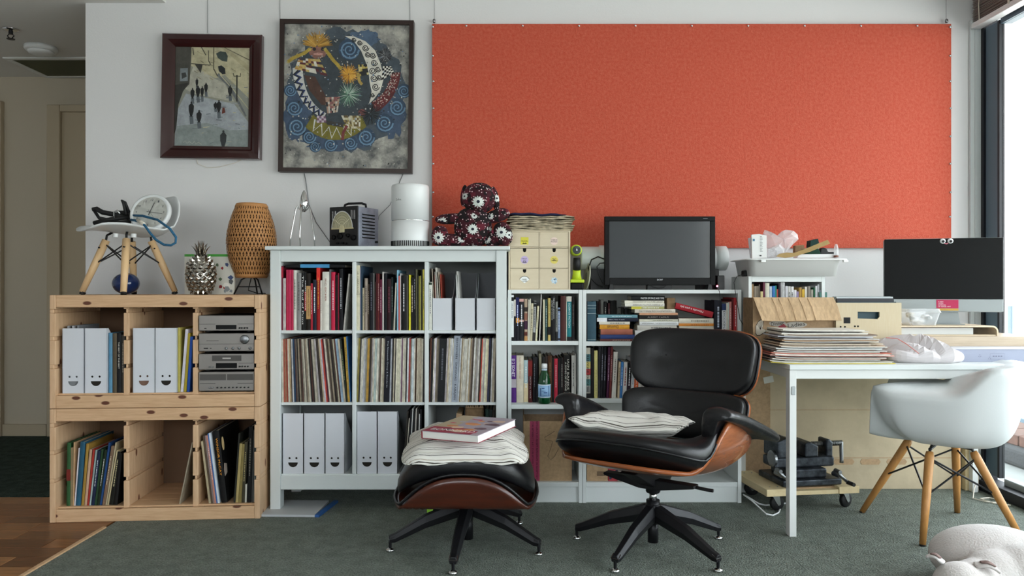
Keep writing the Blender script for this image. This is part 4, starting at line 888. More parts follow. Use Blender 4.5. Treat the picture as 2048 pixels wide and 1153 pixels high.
def spiral(x, y, r, c='#6a8aa6'):
    n = 30; pts = [(x+r*(1-i/n*.9)*math.cos(i/n*4.6*PI), y+r*(1-i/n*.9)*math.sin(i/n*4.6*PI)) for i in range(n+1)]
    g.col('#34485f').flat(P.ps(circ(x, y, r*1.12, 20)), d+.0011)
    stroke(g, P.ps(pts), [P.r(r*.2)*(1-i/n*.5) for i in range(n+1)], d+.0009, c)
for q in ((530, 262, 66), (132, 545, 40), (160, 665, 52), (180, 792, 60), (265, 860, 44), (306, 925, 36), (410, 912, 44), (546, 900, 44), (652, 858, 56), (776, 760, 58), (860, 652, 54), (905, 540, 44)): spiral(*q)
def crescent(c, pts_o, pts_i, dd): g.col(c).flat(P.ps(pts_o+pts_i[::-1]), dd)
def arc(cx_, cy_, rx, ry, a0, a1, n=18): return [(cx_+rx*math.cos(math.radians(a0+(a1-a0)*i/n)), cy_+ry*math.sin(math.radians(a0+(a1-a0)*i/n))) for i in range(n+1)]
# boat bands
A = arc(440, 470, 330, 410, 128, 50); B = arc(450, 470, 250, 310, 130, 48); crescent('#77702c', A, B, d+.0007)
A = arc(430, 380, 285, 360, 178, 104); B = arc(440, 390, 225, 320, 182, 106); crescent('#c9c9c6', A, B, d+.0007)
for rx, ry, c, x0, y0, a0, a1, n, wv in ((255, 340, '#27386a', 435, 385, 176, 108, 16, 18), (268, 350, '#22282c', 435, 385, 176, 108, 16, 18)):
    stroke(g, P.ps([(x0+(rx+(wv if i % 2 else -wv))*math.cos(math.radians(a0+(a1-a0)*i/n)), y0+(ry+(wv if i % 2 else -wv))*math.sin(math.radians(a0+(a1-a0)*i/n))) for i in range(n+1)]), P.r(14), d+.0005, c)
n = 12; stroke(g, P.ps([(445+(290+(38 if i % 2 else -34))*math.cos(math.radians(124-70*i/n)), 470+(360+(38 if i % 2 else -34))*math.sin(math.radians(124-70*i/n))) for i in range(n+1)]), P.r(11), d+.0005, '#d8d8d0')
A = arc(560, 400, 320, 330, 2, 62); B = arc(570, 390, 250, 260, 6, 62); crescent('#5e2729', A, B, d+.0007)
# moon
A = [(498, 170), (560, 172), (640, 205), (705, 265), (742, 350), (768, 450), (745, 540), (700, 600), (665, 635)]; B = [(498, 170), (560, 205), (610, 270), (640, 340), (662, 410), (670, 480), (685, 545), (680, 590), (665, 635)]
crescent('#d9d6cc', A, B, d+.0006)
for x, y, r in ((560, 195, 16), (600, 215, 18), (640, 250, 24), (655, 295, 20), (690, 300, 22), (700, 350, 24), (690, 405, 26), (725, 395, 20), (700, 455, 26), (735, 450, 20), (712, 515, 26), (690, 570, 16)):
    nn = 18; stroke(g, P.ps([(x+r*(1-i/nn*.8)*math.cos(i/nn*3.6*PI), y+r*(1-i/nn*.8)*math.sin(i/nn*3.6*PI)) for i in range(nn+1)]), P.r(6), d+.0004, '#16171a')
# figures
def spikes(x, y, r0, r1, n, c, a0=0, a1=360, ww=8):
    for i in range(n):
        a = math.radians(a0+(a1-a0)*(i+R.random()*.6)/n); q = R.uniform(.75, 1.05); stroke(g, P.ps([(x+r0*math.cos(a), y+r0*math.sin(a)), (x+r1*q*math.cos(a), y+r1*q*math.sin(a))]), [P.r(ww), P.r(ww*.3)], d+.0003, c if isinstance(c, str) else R.choice(c))
def checks(poly, n, m_, cols, dd=.0003):
    (x0, y0), (x1, y1), (x2, y2), (x3, y3) = poly
    def q(u, v): return ((x0*(1-u)+x1*u)*(1-v)+(x3*(1-u)+x2*u)*v, (y0*(1-u)+y1*u)*(1-v)+(y3*(1-u)+y2*u)*v)
    for i in range(n):
        for j in range(m_):
            g.col(cols[(i+j) % len(cols)] if len(cols) == 2 else R.choice(cols)).flat(P.ps([q(i/n, j/m_), q((i+1)/n, j/m_), q((i+1)/n, (j+1)/m_), q(i/n, (j+1)/m_)]), d+dd)
g.col('#4f372e').flat(P.ps([(225, 440), (300, 450), (372, 580), (385, 645), (345, 640), (262, 545)]), d+.00045)
checks([(185, 325), (330, 330), (385, 445), (160, 400)], 9, 6, ['#c0a868', '#d8d4c8', '#5a2a2e', '#3a3a44', '#b58a4a'])
blob('#8a6258', 315, 285, 58, 42, d+.0003, 20, .05); blob('#c9988e', 318, 295, 34, 9, d+.0002, 14, .05); g.col('#26262c').flat(P.ps(circ(292, 262, 12, 10)), d+.0002); g.flat(P.ps(circ(348, 262, 12, 10)), d+.0002)
spikes(310, 245, 8, 105, 46, ['#b8893a', '#96702e', '#c9a050'], 185, 355, 12)
for pts in ([(262, 262), (225, 290), (180, 310), (140, 330), (115, 350)], [(365, 262), (395, 300), (420, 335), (450, 365), (472, 392)]):
    stroke(g, P.ps(pts), P.r(22), d+.0003, '#b39a42')
    for x, y in pts: spikes(x, y, 2, 18, 7, '#cdb65a', ww=5)
spikes(527, 430, 4, 72, 44, ['#d39a35', '#b47c28', '#e0b050']); blob('#c89a5a', 560, 440, 18, 16, d+.0002)
checks([(590, 365), (650, 360), (665, 430), (600, 445)], 5, 5, ['#b8a458', '#2a2a2a', '#d8c88a']); stroke(g, P.ps([(590, 420), (602, 480), (620, 500)]), P.r(20), d+.0002, '#b59a52')
blob('#38383c', 775, 300, 40, 46, d+.0004); spikes(775, 300, 5, 62, 30, ['#55585c', '#8a8d90', '#2a2c30'], ww=6); checks([(760, 372), (815, 372), (838, 415), (750, 470)], 5, 6, ['#e0ddd4', '#15161a'])
spikes(530, 570, 5, 92, 46, ['#7fa58e', '#b4c8ba', '#4f7060'], ww=6)
checks([(370, 590), (470, 585), (455, 690), (385, 700)], 7, 7, ['#8a5a58', '#c8c0b4', '#2c2c30', '#a88a78'])
checks([(480, 712), (615, 712), (610, 800), (520, 800)], 9, 6, ['#c9c0a0', '#6a5a38', '#9a8a58', '#d8d4c4']); stroke(g, P.ps([(520, 780), (495, 830), (490, 880)]), P.r(20), d+.0002, '#7a3a3a')
g.col('#3c3a38').flat(P.ps([(375, 745), (490, 765), (500, 795), (385, 775)]), d+.0003); checks([(315, 715), (375, 720), (380, 760), (315, 765)], 4, 3, ['#c8b8c4', '#7a5a70'])
blob('#7a4a48', 628, 690, 34, 26, d+.0003); spikes(680, 700, 5, 85, 40, ['#141518', '#33383c', '#223038'], ww=8)
for i in range(420):
    x, y = R.uniform(90, 930), R.uniform(100, 1065); r = R.uniform(2, 6)
    g.col(R.choice(['#b8b6ae', '#d0cfc8', '#2a2c2e', '#6c86a4', '#8f8f8a'])).flat(P.ps(circ(x, y, r, 5, ry=r*R.uniform(.6, 1.4))), d+.0002)
for i in range(140):
    f = R.random(); a = math.radians(R.uniform(4, 60)); q = R.uniform(.8, .98); g.col(R.choice(['#c9a8a0', '#8a3a3a', '#e0d4cc'])).flat(P.ps(circ(562+315*q*math.cos(a), 396+320*q*math.sin(a), 4, 5)), d+.0004)
g.obj('painted_scene', 'paint', t)
# hanging wires and loose flex below the pictures
def wire(label, pts, r=.0012, m='steel', name='picture_wire', cat='wire'):
    return tag(G().tube(pts, r, 5).obj(name, m), label, cat)
yw = YW-.004
wire('hanging wire above the red-brown framed painting', [W(415, 66, yw), W(415, -90, yw)])
wire('hanging wire above the hallway edge of moon painting', [W(560, 38, yw), W(559, -90, yw)]); wire('hanging wire above the board edge of moon painting', [W(820, 42, yw), W(819, -90, yw)])
wire('white flex curling below the red-brown framed painting', [W(392, 316, yw), W(396, 328, yw), W(415, 336, yw), W(440, 334, yw), W(470, 326, yw), W(488, 318, yw)], .0016, 'cord_cream', 'loose_flex', 'cable')
wire('grey flex hanging from moon painting behind the radio', [W(608, 344, yw), W(612, 365, yw), W(618, 410, yw), W(632, 445, yw), W(655, 478, yw), W(668, 496, yw)], .0022, 'steel', 'loose_flex', 'cable')
wire('grey flex from moon painting down to the air purifier', [W(808, 344, yw), W(802, 358, yw), W(796, 372, yw), W(780, 410, yw), W(758, 432, yw), W(750, 470, yw)], .0018, 'steel', 'loose_flex', 'cable')
# orange felt pin board
YO = 3.94
t = thing('felt_pin_board', 'huge orange felt pin board on the long wall', 'pin board', W(1383.5, 272, YO)); w = 1039*YO/F/2; h = 449*YO/F/2
G().box(-w, w, 0, .024, -h, h).obj('felt_panel', 'felt_orange', t, bev=.003)
pin = G().lathe([(.0005, -.007), (.005, -.0055), (.006, -.002), (.006, 0)], 10, M=Matrix.Rotation(-PI/2, 4, 'X')).obj('pin', 'chrome', t, True, loc=(w-.008, 0, h-.02))
for x in (w-.008, -w+.006):
    for py in (54, 112, 163, 217, 273, 328, 385, 434, 484):
        link('pin', pin.data, None, t, loc=(x+R.uniform(-.002, .002), 0, WZ(py, YO)-WZ(272, YO)))
for x in range(-4, 5): link('pin', pin.data, None, t, loc=(x*.3, 0, h-.012))
for px in (868, 1895):
    x = WXc(px, YO)-WXc(1383.5, YO)
    G().sq((.008, .008, .011), .7, 1, 8, 12).obj('hanging_knob', 'steel', t, True, loc=(x, .008, h+.018)); G().tube([(x, .012, h+.02), (x, .012, h+.3)], .0012, 5).obj('hanging_wire', 'steel', t)

# ---------------------------------------------------------------- things on the pine shelves
ZT = 1.0385
def pine_at(px, ly):
    x = .3
    for _ in range(8):
        q = pine(x, ly, 0); x += WXc(px, q[1])-q[0]
    return x
# small chair standing on the shelf
CC = Vector(pine(pine_at(258, .215), .215, ZT)); cs = thing('child_chair', 'small white moulded chair with pale timber legs standing on pine shelf', 'chair', CC, 0)
def ring_pt(a, r, z): return Vector((r*math.cos(math.radians(a)), r*math.sin(math.radians(a)), z))
angs = [201, 291, 21, 110]; rf = [.2, .203, .205, .18]
for a, r in zip(angs, rf):
    p0 = ring_pt(a, r, .012); p1 = ring_pt(a, .098, .262)
    lg = G().tube([p0, p0.lerp(p1, .5), p1], [.0135, .017, .0175], 12).obj('leg', 'leg_beech', cs, True)
    G().cyl(ring_pt(a, r+.002, 0), ring_pt(a, r-.006, .014), .0125, .014).obj('foot_cap', 'rubber', lg)
    G().tube([ring_pt(a, .1, .255), ring_pt(a, .095, .285), ring_pt(a, .07, .3)], .006, 6).obj('bracket', 'black_metal', lg)
    G().cyl(ring_pt(a, .12, .225)+Vector((0, -.02, 0)), ring_pt(a, .12, .225)+Vector((0, .02, 0)), .004, n=8).obj('bolt', 'black_metal', lg)
for i in range(4):
    a, b = angs[i], angs[(i+1) % 4]
    for u, v in ((a, b), (b, a)):
        q = rf[angs.index(v)]
        G().tube([ring_pt(u, .103, .245), ring_pt(v, .098+(q-.098)*.47, .145)], .0035, 6).obj('brace', 'black_metal', cs)
def chair_prof(u):
    pts = [(-.215, .297), (-.16, .306), (-.08, .303), (0, .293), (.07, .283), (.125, .288), (.158, .315), (.18, .37), (.192, .43), (.198, .492)]
    f = (u+1)/2*(len(pts)-1); i = min(int(f), len(pts)-2); q = f-i
    return pts[i][0]*(1-q)+pts[i+1][0]*q, pts[i][1]*(1-q)+pts[i+1][1]*q
def seat_fn(u, v):
    x, z = chair_prof(u); wd_ = .165-.03*max(0, u)
    y = v*wd_; ca, sa = math.cos(.85), math.sin(.85)
    return (x*ca-y*sa, x*sa+y*ca, z+.028*v*v*(1-.3*u))
G().sheet(seat_fn, .006, 12, 48, .62).obj('seat_shell', 'white_plastic', cs, True)
for x, y in ((-.02, -.085), (.06, -.075)): G().cyl((x, y, .272), (x, y, .29), .013).obj('seat_mount', 'white_plastic', cs)
# wall clock leaning in the little chair
n_ = Vector((.0, -.95, .34)).normalized(); up = (Vector((0, 0, 1))-n_*n_.z).normalized(); rt = up.cross(n_).normalized()
t = thing('wall_clock', 'round white wall clock leaning in the little chair', 'clock', CC+Vector((.108, .0, .395)))
CM = Matrix((rt, n_*-1, up)).transposed().to_4x4()       # local: x right, -y outwards, z up
t.matrix_world = Matrix.Translation(t.location) @ CM
Q = Matrix.Rotation(PI/2, 4, 'X')
G().lathe([(.001, -.016), (.088, -.016), (.097, -.006), (.097, .012), (.09, .017), (.082, .012)], 40, M=Q).obj('case', 'white_plastic', t, True)
G().lathe([(.001, .0125), (.0815, .0125)], 40, M=Q).obj('dial', 'plain', t, color='#e4e4de')
for k in range(1, 13):
    a = math.radians(90-30*k); text('numeral', str(k), t, (.066*math.cos(a), -.0135, .066*math.sin(a)), .0085*len(str(k))*.75, .0115, color='#55565a')
for a, l, w_ in ((74, .052, .004), (-8, .062, .003), (-52, .04, .0015)):
    a = math.radians(a); u = Vector((math.cos(a), 0, math.sin(a))); v = Vector((-u.z, 0, u.x))*w_/2
    G().add([-u*.016+v+Vector((0, -.0145, 0)), -u*.016-v+Vector((0, -.0145, 0)), u*l-v*.5+Vector((0, -.0145, 0)), u*l+v*.5+Vector((0, -.0145, 0))], [(0, 1, 2, 3)]).obj('hand', 'plain', t, color='#3a3a3c')
# black tripod bundle and blue loop
def cpt(px, py, dy): Y = CC.y+dy; return W(px, py, Y)
t = thing('tripod_bundle', 'folded black mini tripod and straps lying on the little chair', 'tripod', cpt(225, 448, -.03))
o0 = t.location.copy()
def rel(px, py, dy): return cpt(px, py, dy)-o0
for pts, r in (([(186, 420, 0), (193, 418, 0), (205, 425, 0), (232, 430, .01), (258, 436, .02)], .012), ([(188, 447, -.02), (205, 442, -.02), (230, 438, 0), (258, 434, .02)], .011), ([(190, 424, -.01), (198, 436, -.01), (215, 440, 0)], .008), ([(196, 444, -.04), (225, 446, -.03), (262, 444, 0)], .009)):
    G().tube([rel(*p) for p in pts], r, 8).obj('folded_leg', 'rubber', t, True)
G().tube([rel(252, 430, 0), rel(247, 407, 0), rel(244, 402, 0), rel(250, 405, .01), rel(258, 425, .01)], .007, 8).obj('head_lever', 'rubber', t, True)
G().tube([rel(228, 436, -.02), rel(228, 424, -.02), rel(234, 421, -.02), rel(240, 428, -.02)], .004, 7).obj('ring_clip', 'chrome', t, True)
o = tag(G().box(-.03, .03, -.01, .03, 0, .045).obj('black_case', 'black_plastic', bev=.004, loc=cpt(247, 440, .03)), 'little black case behind the tripod on the small chair', 'case')
pts = [(262, 431, .0), (285, 432, -.06), (315, 440, -.12), (340, 458, -.17), (352, 475, -.18), (351, 486, -.18), (342, 491, -.18), (328, 490, -.175), (312, 480, -.17), (300, 466, -.165), (290, 452, -.16), (284, 446, -.13), (270, 441, -.07), (262, 440, -.02)]
t = thing('wrist_strap', 'blue braided wrist strap looping down from the little chair', 'strap', cpt(300, 450, -.1)); o0 = t.location.copy()
G().tube([rel(*p) for p in pts], .0058, 8).obj('braided_loop', mat('braid_blue', '#2f6f96', .7, nz=(90, .5), bump=(160, .6, .004)), t, True)
G().tube([rel(276, 441, -.09), rel(288, 449, -.15)], .009, 8).obj('strap_end', 'cord_cream', t, True)
# blue glass ball
bp = pine(pine_at(252, .31), .31, ZT+.056)
t = thing('glass_ball', 'deep blue glazed ball on the pine shelf under little chair', 'ball', (bp[0], bp[1], ZT)); G().sq((.063, .063, .054), 1, 1, 18, 28).obj('ball', 'blue_glaze', t, True, loc=(0, 0, .054))
# silver pineapple
pp = pine(pine_at(402, .16), .16, ZT); t = thing('silver_pineapple', 'silver pineapple ornament with spiky metal crown', 'ornament', pp)
def pr(z): z = z/.19; return .071*(math.sin(PI*min(1, max(0, .08+z*.86)))**.55)*(1.02-.14*z)
G().lathe([(max(.002, pr(z*.19)*.93), z*.19) for z in [i/14 for i in range(15)]], 24).obj('core', 'silver', t, True)
sc_me = None
for i in range(11):
    z = .012+i*.0165; r = pr(z)
    n = 13 if i < 8 else 11 if i < 10 else 8
    for j in range(n):
        a = 2*PI*(j+.5*(i % 2))/n
        if sc_me is None:
            g = G().add([(-.0155, 0, 0), (0, .002, -.0125), (.0155, 0, 0), (0, -.002, .0145), (0, -.0085, .003), (-.0075, -.004, -.004), (.0075, -.004, -.004)], [(0, 1, 5), (1, 6, 5), (1, 2, 6), (5, 6, 4), (2, 3, 4), (2, 4, 6), (3, 0, 4), (0, 5, 4)])
            o = g.obj('scale', 'silver', t); sc_me = o.data
        else: o = link('scale', sc_me, None, t)
        sl_ = (pr(z+.01)-pr(z-.01))/.02
        o.location = (r*.96*math.cos(a), r*.96*math.sin(a), z); o.rotation_euler = (math.atan(sl_)*-1, 0, a+PI/2); k_ = r/.071; o.scale = (max(.55, k_), 1, 1)
g = G().lathe([(.03, .186), (.034, .19), (.02, .196)], 18).obj('collar', 'silver', t)
lf = None
for rr, n, l, tl in ((.018, 9, .05, .5), (.012, 8, .065, .28), (.006, 6, .08, .1)):
    for j in range(n):
        a = 2*PI*(j+R.random()*.4)/n
        g = G(); pts = [Vector((math.cos(a)*(rr+l*tl*f**1.7), math.sin(a)*(rr+l*tl*f**1.7), .192+l*(f-.15*f*f))) for f in (0, .35, .7, 1)]
        g.tube(pts, [.006, .0065, .004, .0008], 5, sy=.4).obj('crown_leaf', 'silver', t)
# comic game case behind the pineapple
tc_ = W(419, 586, 3.66); t = thing('picture_case', 'upright picture book with green top edge behind silver pineapple', 'book', (tc_.x, 3.66, ZT)); w_, h_ = 100*3.66/F/2, 80*3.66/F
G().box(-w_, w_, 0, .014, 0, h_).obj('cover', 'plain', t, color='#d5d2c8'); G().box(-w_, w_, -.001, .014, h_-.011, h_+.001).obj('top_edge', 'plain', t, color='#3f9a35')
g = G()
for i in range(46):
    x, z = R.uniform(-w_+.012, w_-.012), R.uniform(.01, h_-.028); r = R.uniform(.006, .016); n = R.randint(4, 7)
    g.col(R.choice(['#8a2028', '#2a2c34', '#3f4c74', '#55585a', '#a82c2c', '#8a8f92', '#5a6a50', '#e8e4dc'])).flat([(max(-w_+.002, min(w_-.002, x+r*R.uniform(.6, 1.3)*math.cos(2*PI*k/n))), max(.003, min(h_-.013, z+r*R.uniform(.6, 1.3)*math.sin(2*PI*k/n)))) for k in range(n)], -.0006-.00002*i)
g.obj('cover_art', 'paint_flat', t)
# woven bamboo lamp
t = thing('bamboo_lamp', 'woven bamboo table lamp on black wire legs', 'lamp', (-1.302, 3.70, ZT))
H0, H1 = .082, .452
def lr(f): return .066+.054*math.sin(PI*(.02+.96*f)**.95)**.9
g = G(); n = 44
for s in (-1, 1):
    for j in range(n):
        st = []
        for i in range(25):
            f = i/24; a = 2*PI*j/n+s*f*1.15; r = lr(f)+(.0012 if (i+j) % 2 == (s > 0) else -.0012)
            hw = .0030; z = H0+(H1-H0)*f
            da = hw/r
            st.append(((r*math.cos(a-da), r*math.sin(a-da), z), (r*math.cos(a+da), r*math.sin(a+da), z)))
        for i in range(24): g.add([st[i][0], st[i][1], st[i+1][1], st[i+1][0]], [(0, 1, 2, 3)])
o = g.obj('woven_shade', 'bamboo', t); o['kind'] = 'stuff'
for f0, f1 in ((0, .045), (.955, 1.0)):
    G().lathe([(lr(f0)+.002, H0+(H1-H0)*f0), (lr((f0+f1)/2)+.003, H0+(H1-H0)*(f0+f1)/2), (lr(f1)+.002, H0+(H1-H0)*f1)], 40).obj('shade_rim', 'bamboo', t, True)
g = G()
for f in [i/26 for i in range(2, 25)]:
    z = H0+(H1-H0)*f; r = lr(f)-.0008; g.tube([(r*math.cos(2*PI*k/40), r*math.sin(2*PI*k/40), z) for k in range(40)], .0011, 4, loop=True)
g.obj('hoops', 'bamboo', t)['kind'] = 'stuff'
G().lathe([(lr(f)-.006, H0+.006+(H1-H0-.012)*f) for f in [i/12 for i in range(13)]], 32).obj('inner_liner', mat('inner_shadow_brown', '#4a2f1a', .9), t, True)  # added brown sleeve paints the shadow seen through the weave
G().cyl((0, 0, H0), (0, 0, H0+.07), .018).obj('lamp_holder', 'black_plastic', t); G().sq((.03, .03, .036), 1, 1, 12, 16).obj('bulb', 'white_plastic', t, True, loc=(0, 0, H0+.105))
for a in (215, 325, 90):
    a = math.radians(a); G().tube([(.085*math.cos(a), .085*math.sin(a), 0), (.05*math.cos(a), .05*math.sin(a), .072), (.03*math.cos(a), .03*math.sin(a), .084), (0, 0, .086)], .004, 7).obj('leg', 'black_metal', t, True)
G().tube([(.066*math.cos(math.radians(a)), .066*math.sin(math.radians(a)), .038) for a in (215, 325, 90)], .0028, 6, loop=True).obj('brace', 'black_metal', t)
G().tube([(0, 0, .09), (-.01, .0, .05), (-.02, .01, .02), (.02, .03, .004), (.05, .06, .004)], .0025, 6).obj('cord', 'black_plastic', t)

# ---------------------------------------------------------------- hi-fi units in the pine shelf
def hifi(y0, y1, label, deco):
    s = 449.; a = (393.6-98.5)/s; b = min((514.5-98.5)/s, PWD-.03); w = (b-a)/2; zt = WZ(y0, 3.386); zb_ = WZ(y1, 3.386)+.004
    if y1 > 780: zb_ = ZP2+.006
    t = thing('hifi_unit', label, 'stereo', pine((a+b)/2, .012, zb_-.006), PA, 'stacked silver hi-fi units'); h = zt-zb_
    G().box(-w+.004, w-.004, .012, .3, .006, .006+h).obj('casing', 'black_metal', t, bev=.002)
    G().box(-w, w, 0, .012, .006, .006+h).obj('faceplate', mat('hifi_silver', '#8d8884', .42, .55) if 'hifi_silver' not in MT else 'hifi_silver', t, bev=.003)
    for sx_ in (-.75, .75):
        for yy in (.03, .26): G().cyl((sx_*w, yy, 0), (sx_*w, yy, .006), .012).obj('foot', 'rubber', t)
    def Z(f): return .006+h*f
    def rect(n, x0, x1, f0, f1, m='black_gloss', d=-.001, c=None): return G().box(-w+2*w*x0, -w+2*w*x1, d, .001, Z(f0), Z(f1)).obj(n, m, t, bev=.0006, color=c)
    def knob(x, f, r, m='chrome'): 
        return G().lathe([(r, 0), (r, .006), (r*.8, .009), (.0005, .009)], 20, M=Matrix.Translation((-w+2*w*x, 0, Z(f))) @ Matrix.Rotation(PI/2, 4, 'X')).obj('knob' if r > .008 else 'button', m, t, True)
    deco(rect, knob)
def d1_(rect, knob):
    rect('display', .31, .68, .1, .38); rect('groove', .01, .3, .42, .44); rect('groove', .7, .99, .42, .44)
    for x in (.74, .78, .83, .88): knob(x, .18, .0035, 'black_metal')
    rect('button', .1, .14, .14, .18)
def d2_(rect, knob):
    knob(.83, .66, .0205, 'steel'); rect('groove', .0, 1, .4, .415)
    for x in (.5, .62, .73, .93): knob(x, .17, .006, 'steel')
    rect('button_row', .09, .17, .14, .2); rect('button_row', .2, .23, .15, .19); rect('print_row', .14, .36, .57, .59)
def d3_(rect, knob):
    rect('disc_tray', .24, .77, .55, .9, 'plain', -.001, '#4a4744'); rect('tray_badge', .43, .58, .68, .76, 'plain', -.0022, '#b4b0aa'); rect('display', .31, .69, .1, .42)
    for x in (.74, .79, .84, .89): knob(x, .2, .0035, 'black_metal')
    for x in (.2, .25): knob(x, .18, .004, 'steel')
    rect('groove', .72, .98, .4, .42)
def d4_(rect, knob):
    rect('cassette_door', .02, .49, .56, .88, 'plain', -.001, '#4d4a47'); rect('cassette_door', .51, .98, .56, .88, 'plain', -.001, '#4d4a47')
    for i in range(9): knob(.34+i*.07, .18, .0035, 'black_metal')
    for x in (.2, .25): knob(x, .18, .004, 'steel')
    rect('groove', .02, .3, .38, .4); rect('groove', .7, .98, .38, .4)
hifi(632, 665, 'topmost silver hi-fi unit with plain deck above a display', d1_); hifi(668.5, 706.5, 'silver hi-fi amplifier with one big round knob', d2_); hifi(710, 744, 'silver hi-fi disc player with badge on its tray', d3_); hifi(746.5, 788, 'silver hi-fi cassette deck with twin doors at the bottom', d4_)

# ---------------------------------------------------------------- things on the cube unit
ZU = uz(493)
# three-legged citrus squeezer
t = thing('citrus_squeezer', 'polished metal citrus squeezer on three long legs', 'squeezer', W(608, 493, 3.69)); t.location.z = ZU; s = 3.69/F
def jz(py): return WZ(py, 3.69)-ZU
rs = []
for i in range(15):
    f = i/14; z = jz(424)+(jz(381)-jz(424))*f; r = .0205*math.sin(PI*(f**.72)*.985+.012)**.8+.0012
    rs.append([(r*(1-.09*(k % 3 == 0))*math.cos(2*PI*k/24), r*(1-.09*(k % 3 == 0))*math.sin(2*PI*k/24), z) for k in range(24)])
G().rings(rs, True).obj('reamer', 'chrome', t, True)
for a, rr in ((205, .066), (262, .05), (335, .066)):
    a = math.radians(a); c, d = math.cos(a), math.sin(a)
    if abs(math.degrees(a)-262) < 1: c, d = -.05, -1
    G().tube([(.004*c, .004*d, jz(424)), (.02*c, .02*d, jz(419)), (.032*c, .032*d, jz(413)), (.04*c, .04*d, jz(420)), (.052*c, .052*d, jz(448)), (.064*c, .064*d, jz(475)), (rr*c*1.03, rr*d*1.03, .002)], [.003, .004, .0042, .0042, .0038, .0034, .0028], 8).obj('leg', 'chrome', t, True)
# old radio tester
t = thing('vintage_radio', 'vintage radio set with arched dial and louvred metal side', 'radio', (WXc(716, 3.66), 3.66, ZU), math.radians(-27)); w, D, H = .088, .165, .206
# local: front face at y=0, right front corner at x=0
G().box(-2*w, 0, .004, D, .004, H).obj('case', mat('radio_metal', '#a9b2c2', .45, .3, nz=(22, .5, '#6a7284')), t, bev=.004)
G().box(-2*w-.002, .002, -.004, .004, .004, H+.002).obj('front_panel', 'black_plastic', t, bev=.003)
def rx(f): return -2*w+2*w*f
ar = circ(rx(.46), .098, .068, 22, 0, PI, ry=.088); G().prism([(x, z) for x, z in ar], -.0065, -.003).obj('dial_rim', 'chrome', t)
G().prism(circ(rx(.46), .1, .063, 22, 0, PI, ry=.082), -.0075, -.004).obj('dial', 'plain', t, color='#b8b294')
g = G()
for r0 in (.3, .47, .62, .78, .92):
    p = circ(rx(.46), .1, .063*r0, 26, .05, PI-.05, ry=.082*r0); stroke(g, p, .0012, -.0078, '#3a382c')
for k in range(25):
    a = PI*(.04+.92*k/24); stroke(g, [(rx(.46)+.063*q*math.cos(a), .1+.082*q*math.sin(a)) for q in (.8, .95)], .0009, -.0079, '#3a382c')
g.obj('dial_print', 'paint_flat', t)
for a in (62, 118): stroke_g = G(); stroke(stroke_g, [(rx(.46)+.02*math.cos(math.radians(a)), .1+.02*math.sin(math.radians(a))), (rx(.46)+.06*math.cos(math.radians(a*.62 if a < 90 else 180-(180-a)*.62)), .1+.07*math.sin(math.radians(a*.62 if a < 90 else 180-(180-a)*.62)))], .0022, -.0085, '#e8e4cc'); stroke_g.obj('pointer', 'paint_flat', t)
G().prism(circ(rx(.46), .1, .014, 12, 0, PI)+[(rx(.46)-.014, .078), (rx(.46)+.014, .078)], -.011, -.004).obj('dial_boss', 'plain', t, color='#c8c09c')
G().box(rx(.08), rx(.86), -.0085, -.004, .095, .1).obj('dial_bar', 'plain', t, color='#c9bb90')
for x in (.1, .16, .21, .78, .84, .9): G().box(rx(x), rx(x)+.003, -.006, -.003, .15-.02*abs(x-.5), .19-.01*abs(x-.5)).obj('trim_bar', 'chrome', t)
for x, z, r in ((.15, .055, .012), (.38, .06, .016), (.66, .062, .01), (.86, .05, .014), (.3, .025, .006), (.48, .025, .006), (.6, .022, .006)):
    G().lathe([(r, 0), (r*.95, .008), (r*.5, .01), (.0005, .01)], 16, M=Matrix.Translation((rx(x), -.004, z)) @ Matrix.Rotation(PI/2, 4, 'X')).obj('knob', 'black_gloss', t, True)
for k in range(8):
    z = .165-k*.0165; G().prism([(.035, z), (.13, z), (.135, z+.004), (.13, z+.0085), (.035, z+.0085), (.03, z+.004)], .0003, .0016, 'x').obj('louvre_slot', 'dark_gap', t)
    G().prism([(.034, z+.006), (.131, z+.006), (.131, z+.0092), (.034, z+.0092)], .0003, .004, 'x').obj('louvre_lip', 'radio_metal', t)
G().tube([(-.115, .035, H), (-.11, .035, H+.014), (-.09, .035, H+.02), (-.02, .055, H+.02), (.0, .06, H+.013), (.002, .06, H-.002)], .006, 8).obj('handle', 'rubber', t, True)
G().cyl((0, .14, .035), (.012, .14, .035), .006).obj('socket', 'black_plastic', t)
# air purifier
t = thing('air_purifier', 'white cylindrical air purifier with seam and floor vents', 'air purifier', (WXc(820.5, 3.67), 3.67, ZU)); r = 37.5*3.67/F; H = WZ(369, 3.63)-ZU
G().lathe([(r*.93, 0), (r, .008), (r, H*.42)], 48).obj('lower_body', 'white_plastic', t, True)
G().lathe([(r*1.0, H*.432), (r, H*.95), (r*.975, H*.985), (r*.93, H), (r*.8, H*1.002), (r*.78, H*.985), (.001, H*.985)], 48).obj('upper_body', 'white_plastic', t, True)
G().lathe([(r*.985, H*.415), (r*.99, H*.436)], 48).obj('seam_ring', 'chrome', t, True)
vm = G().box(-.0022, .0022, -.002, .002, 0, .026).obj('vent_slot', 'dark_gap', t)
for k in range(30):
    a = PI+PI*(k+.5)/30; o = vm if k == 0 else link('vent_slot', vm.data, None, t)
    o.location = (r*math.cos(a), r*math.sin(a), .005); o.rotation_euler = (0, 0, a+PI/2)
v, f, tw, th_ = text2d('Soho.'); pts = []
for x, y in v:
    a = -PI/2-.5+x*.034/tw/r; pts.append((r*1.004*math.cos(a), r*1.004*math.sin(a), H*.745+y*.0105/th_))
G().add(pts, f).obj('lettering', 'ink', t, color='#33363a')
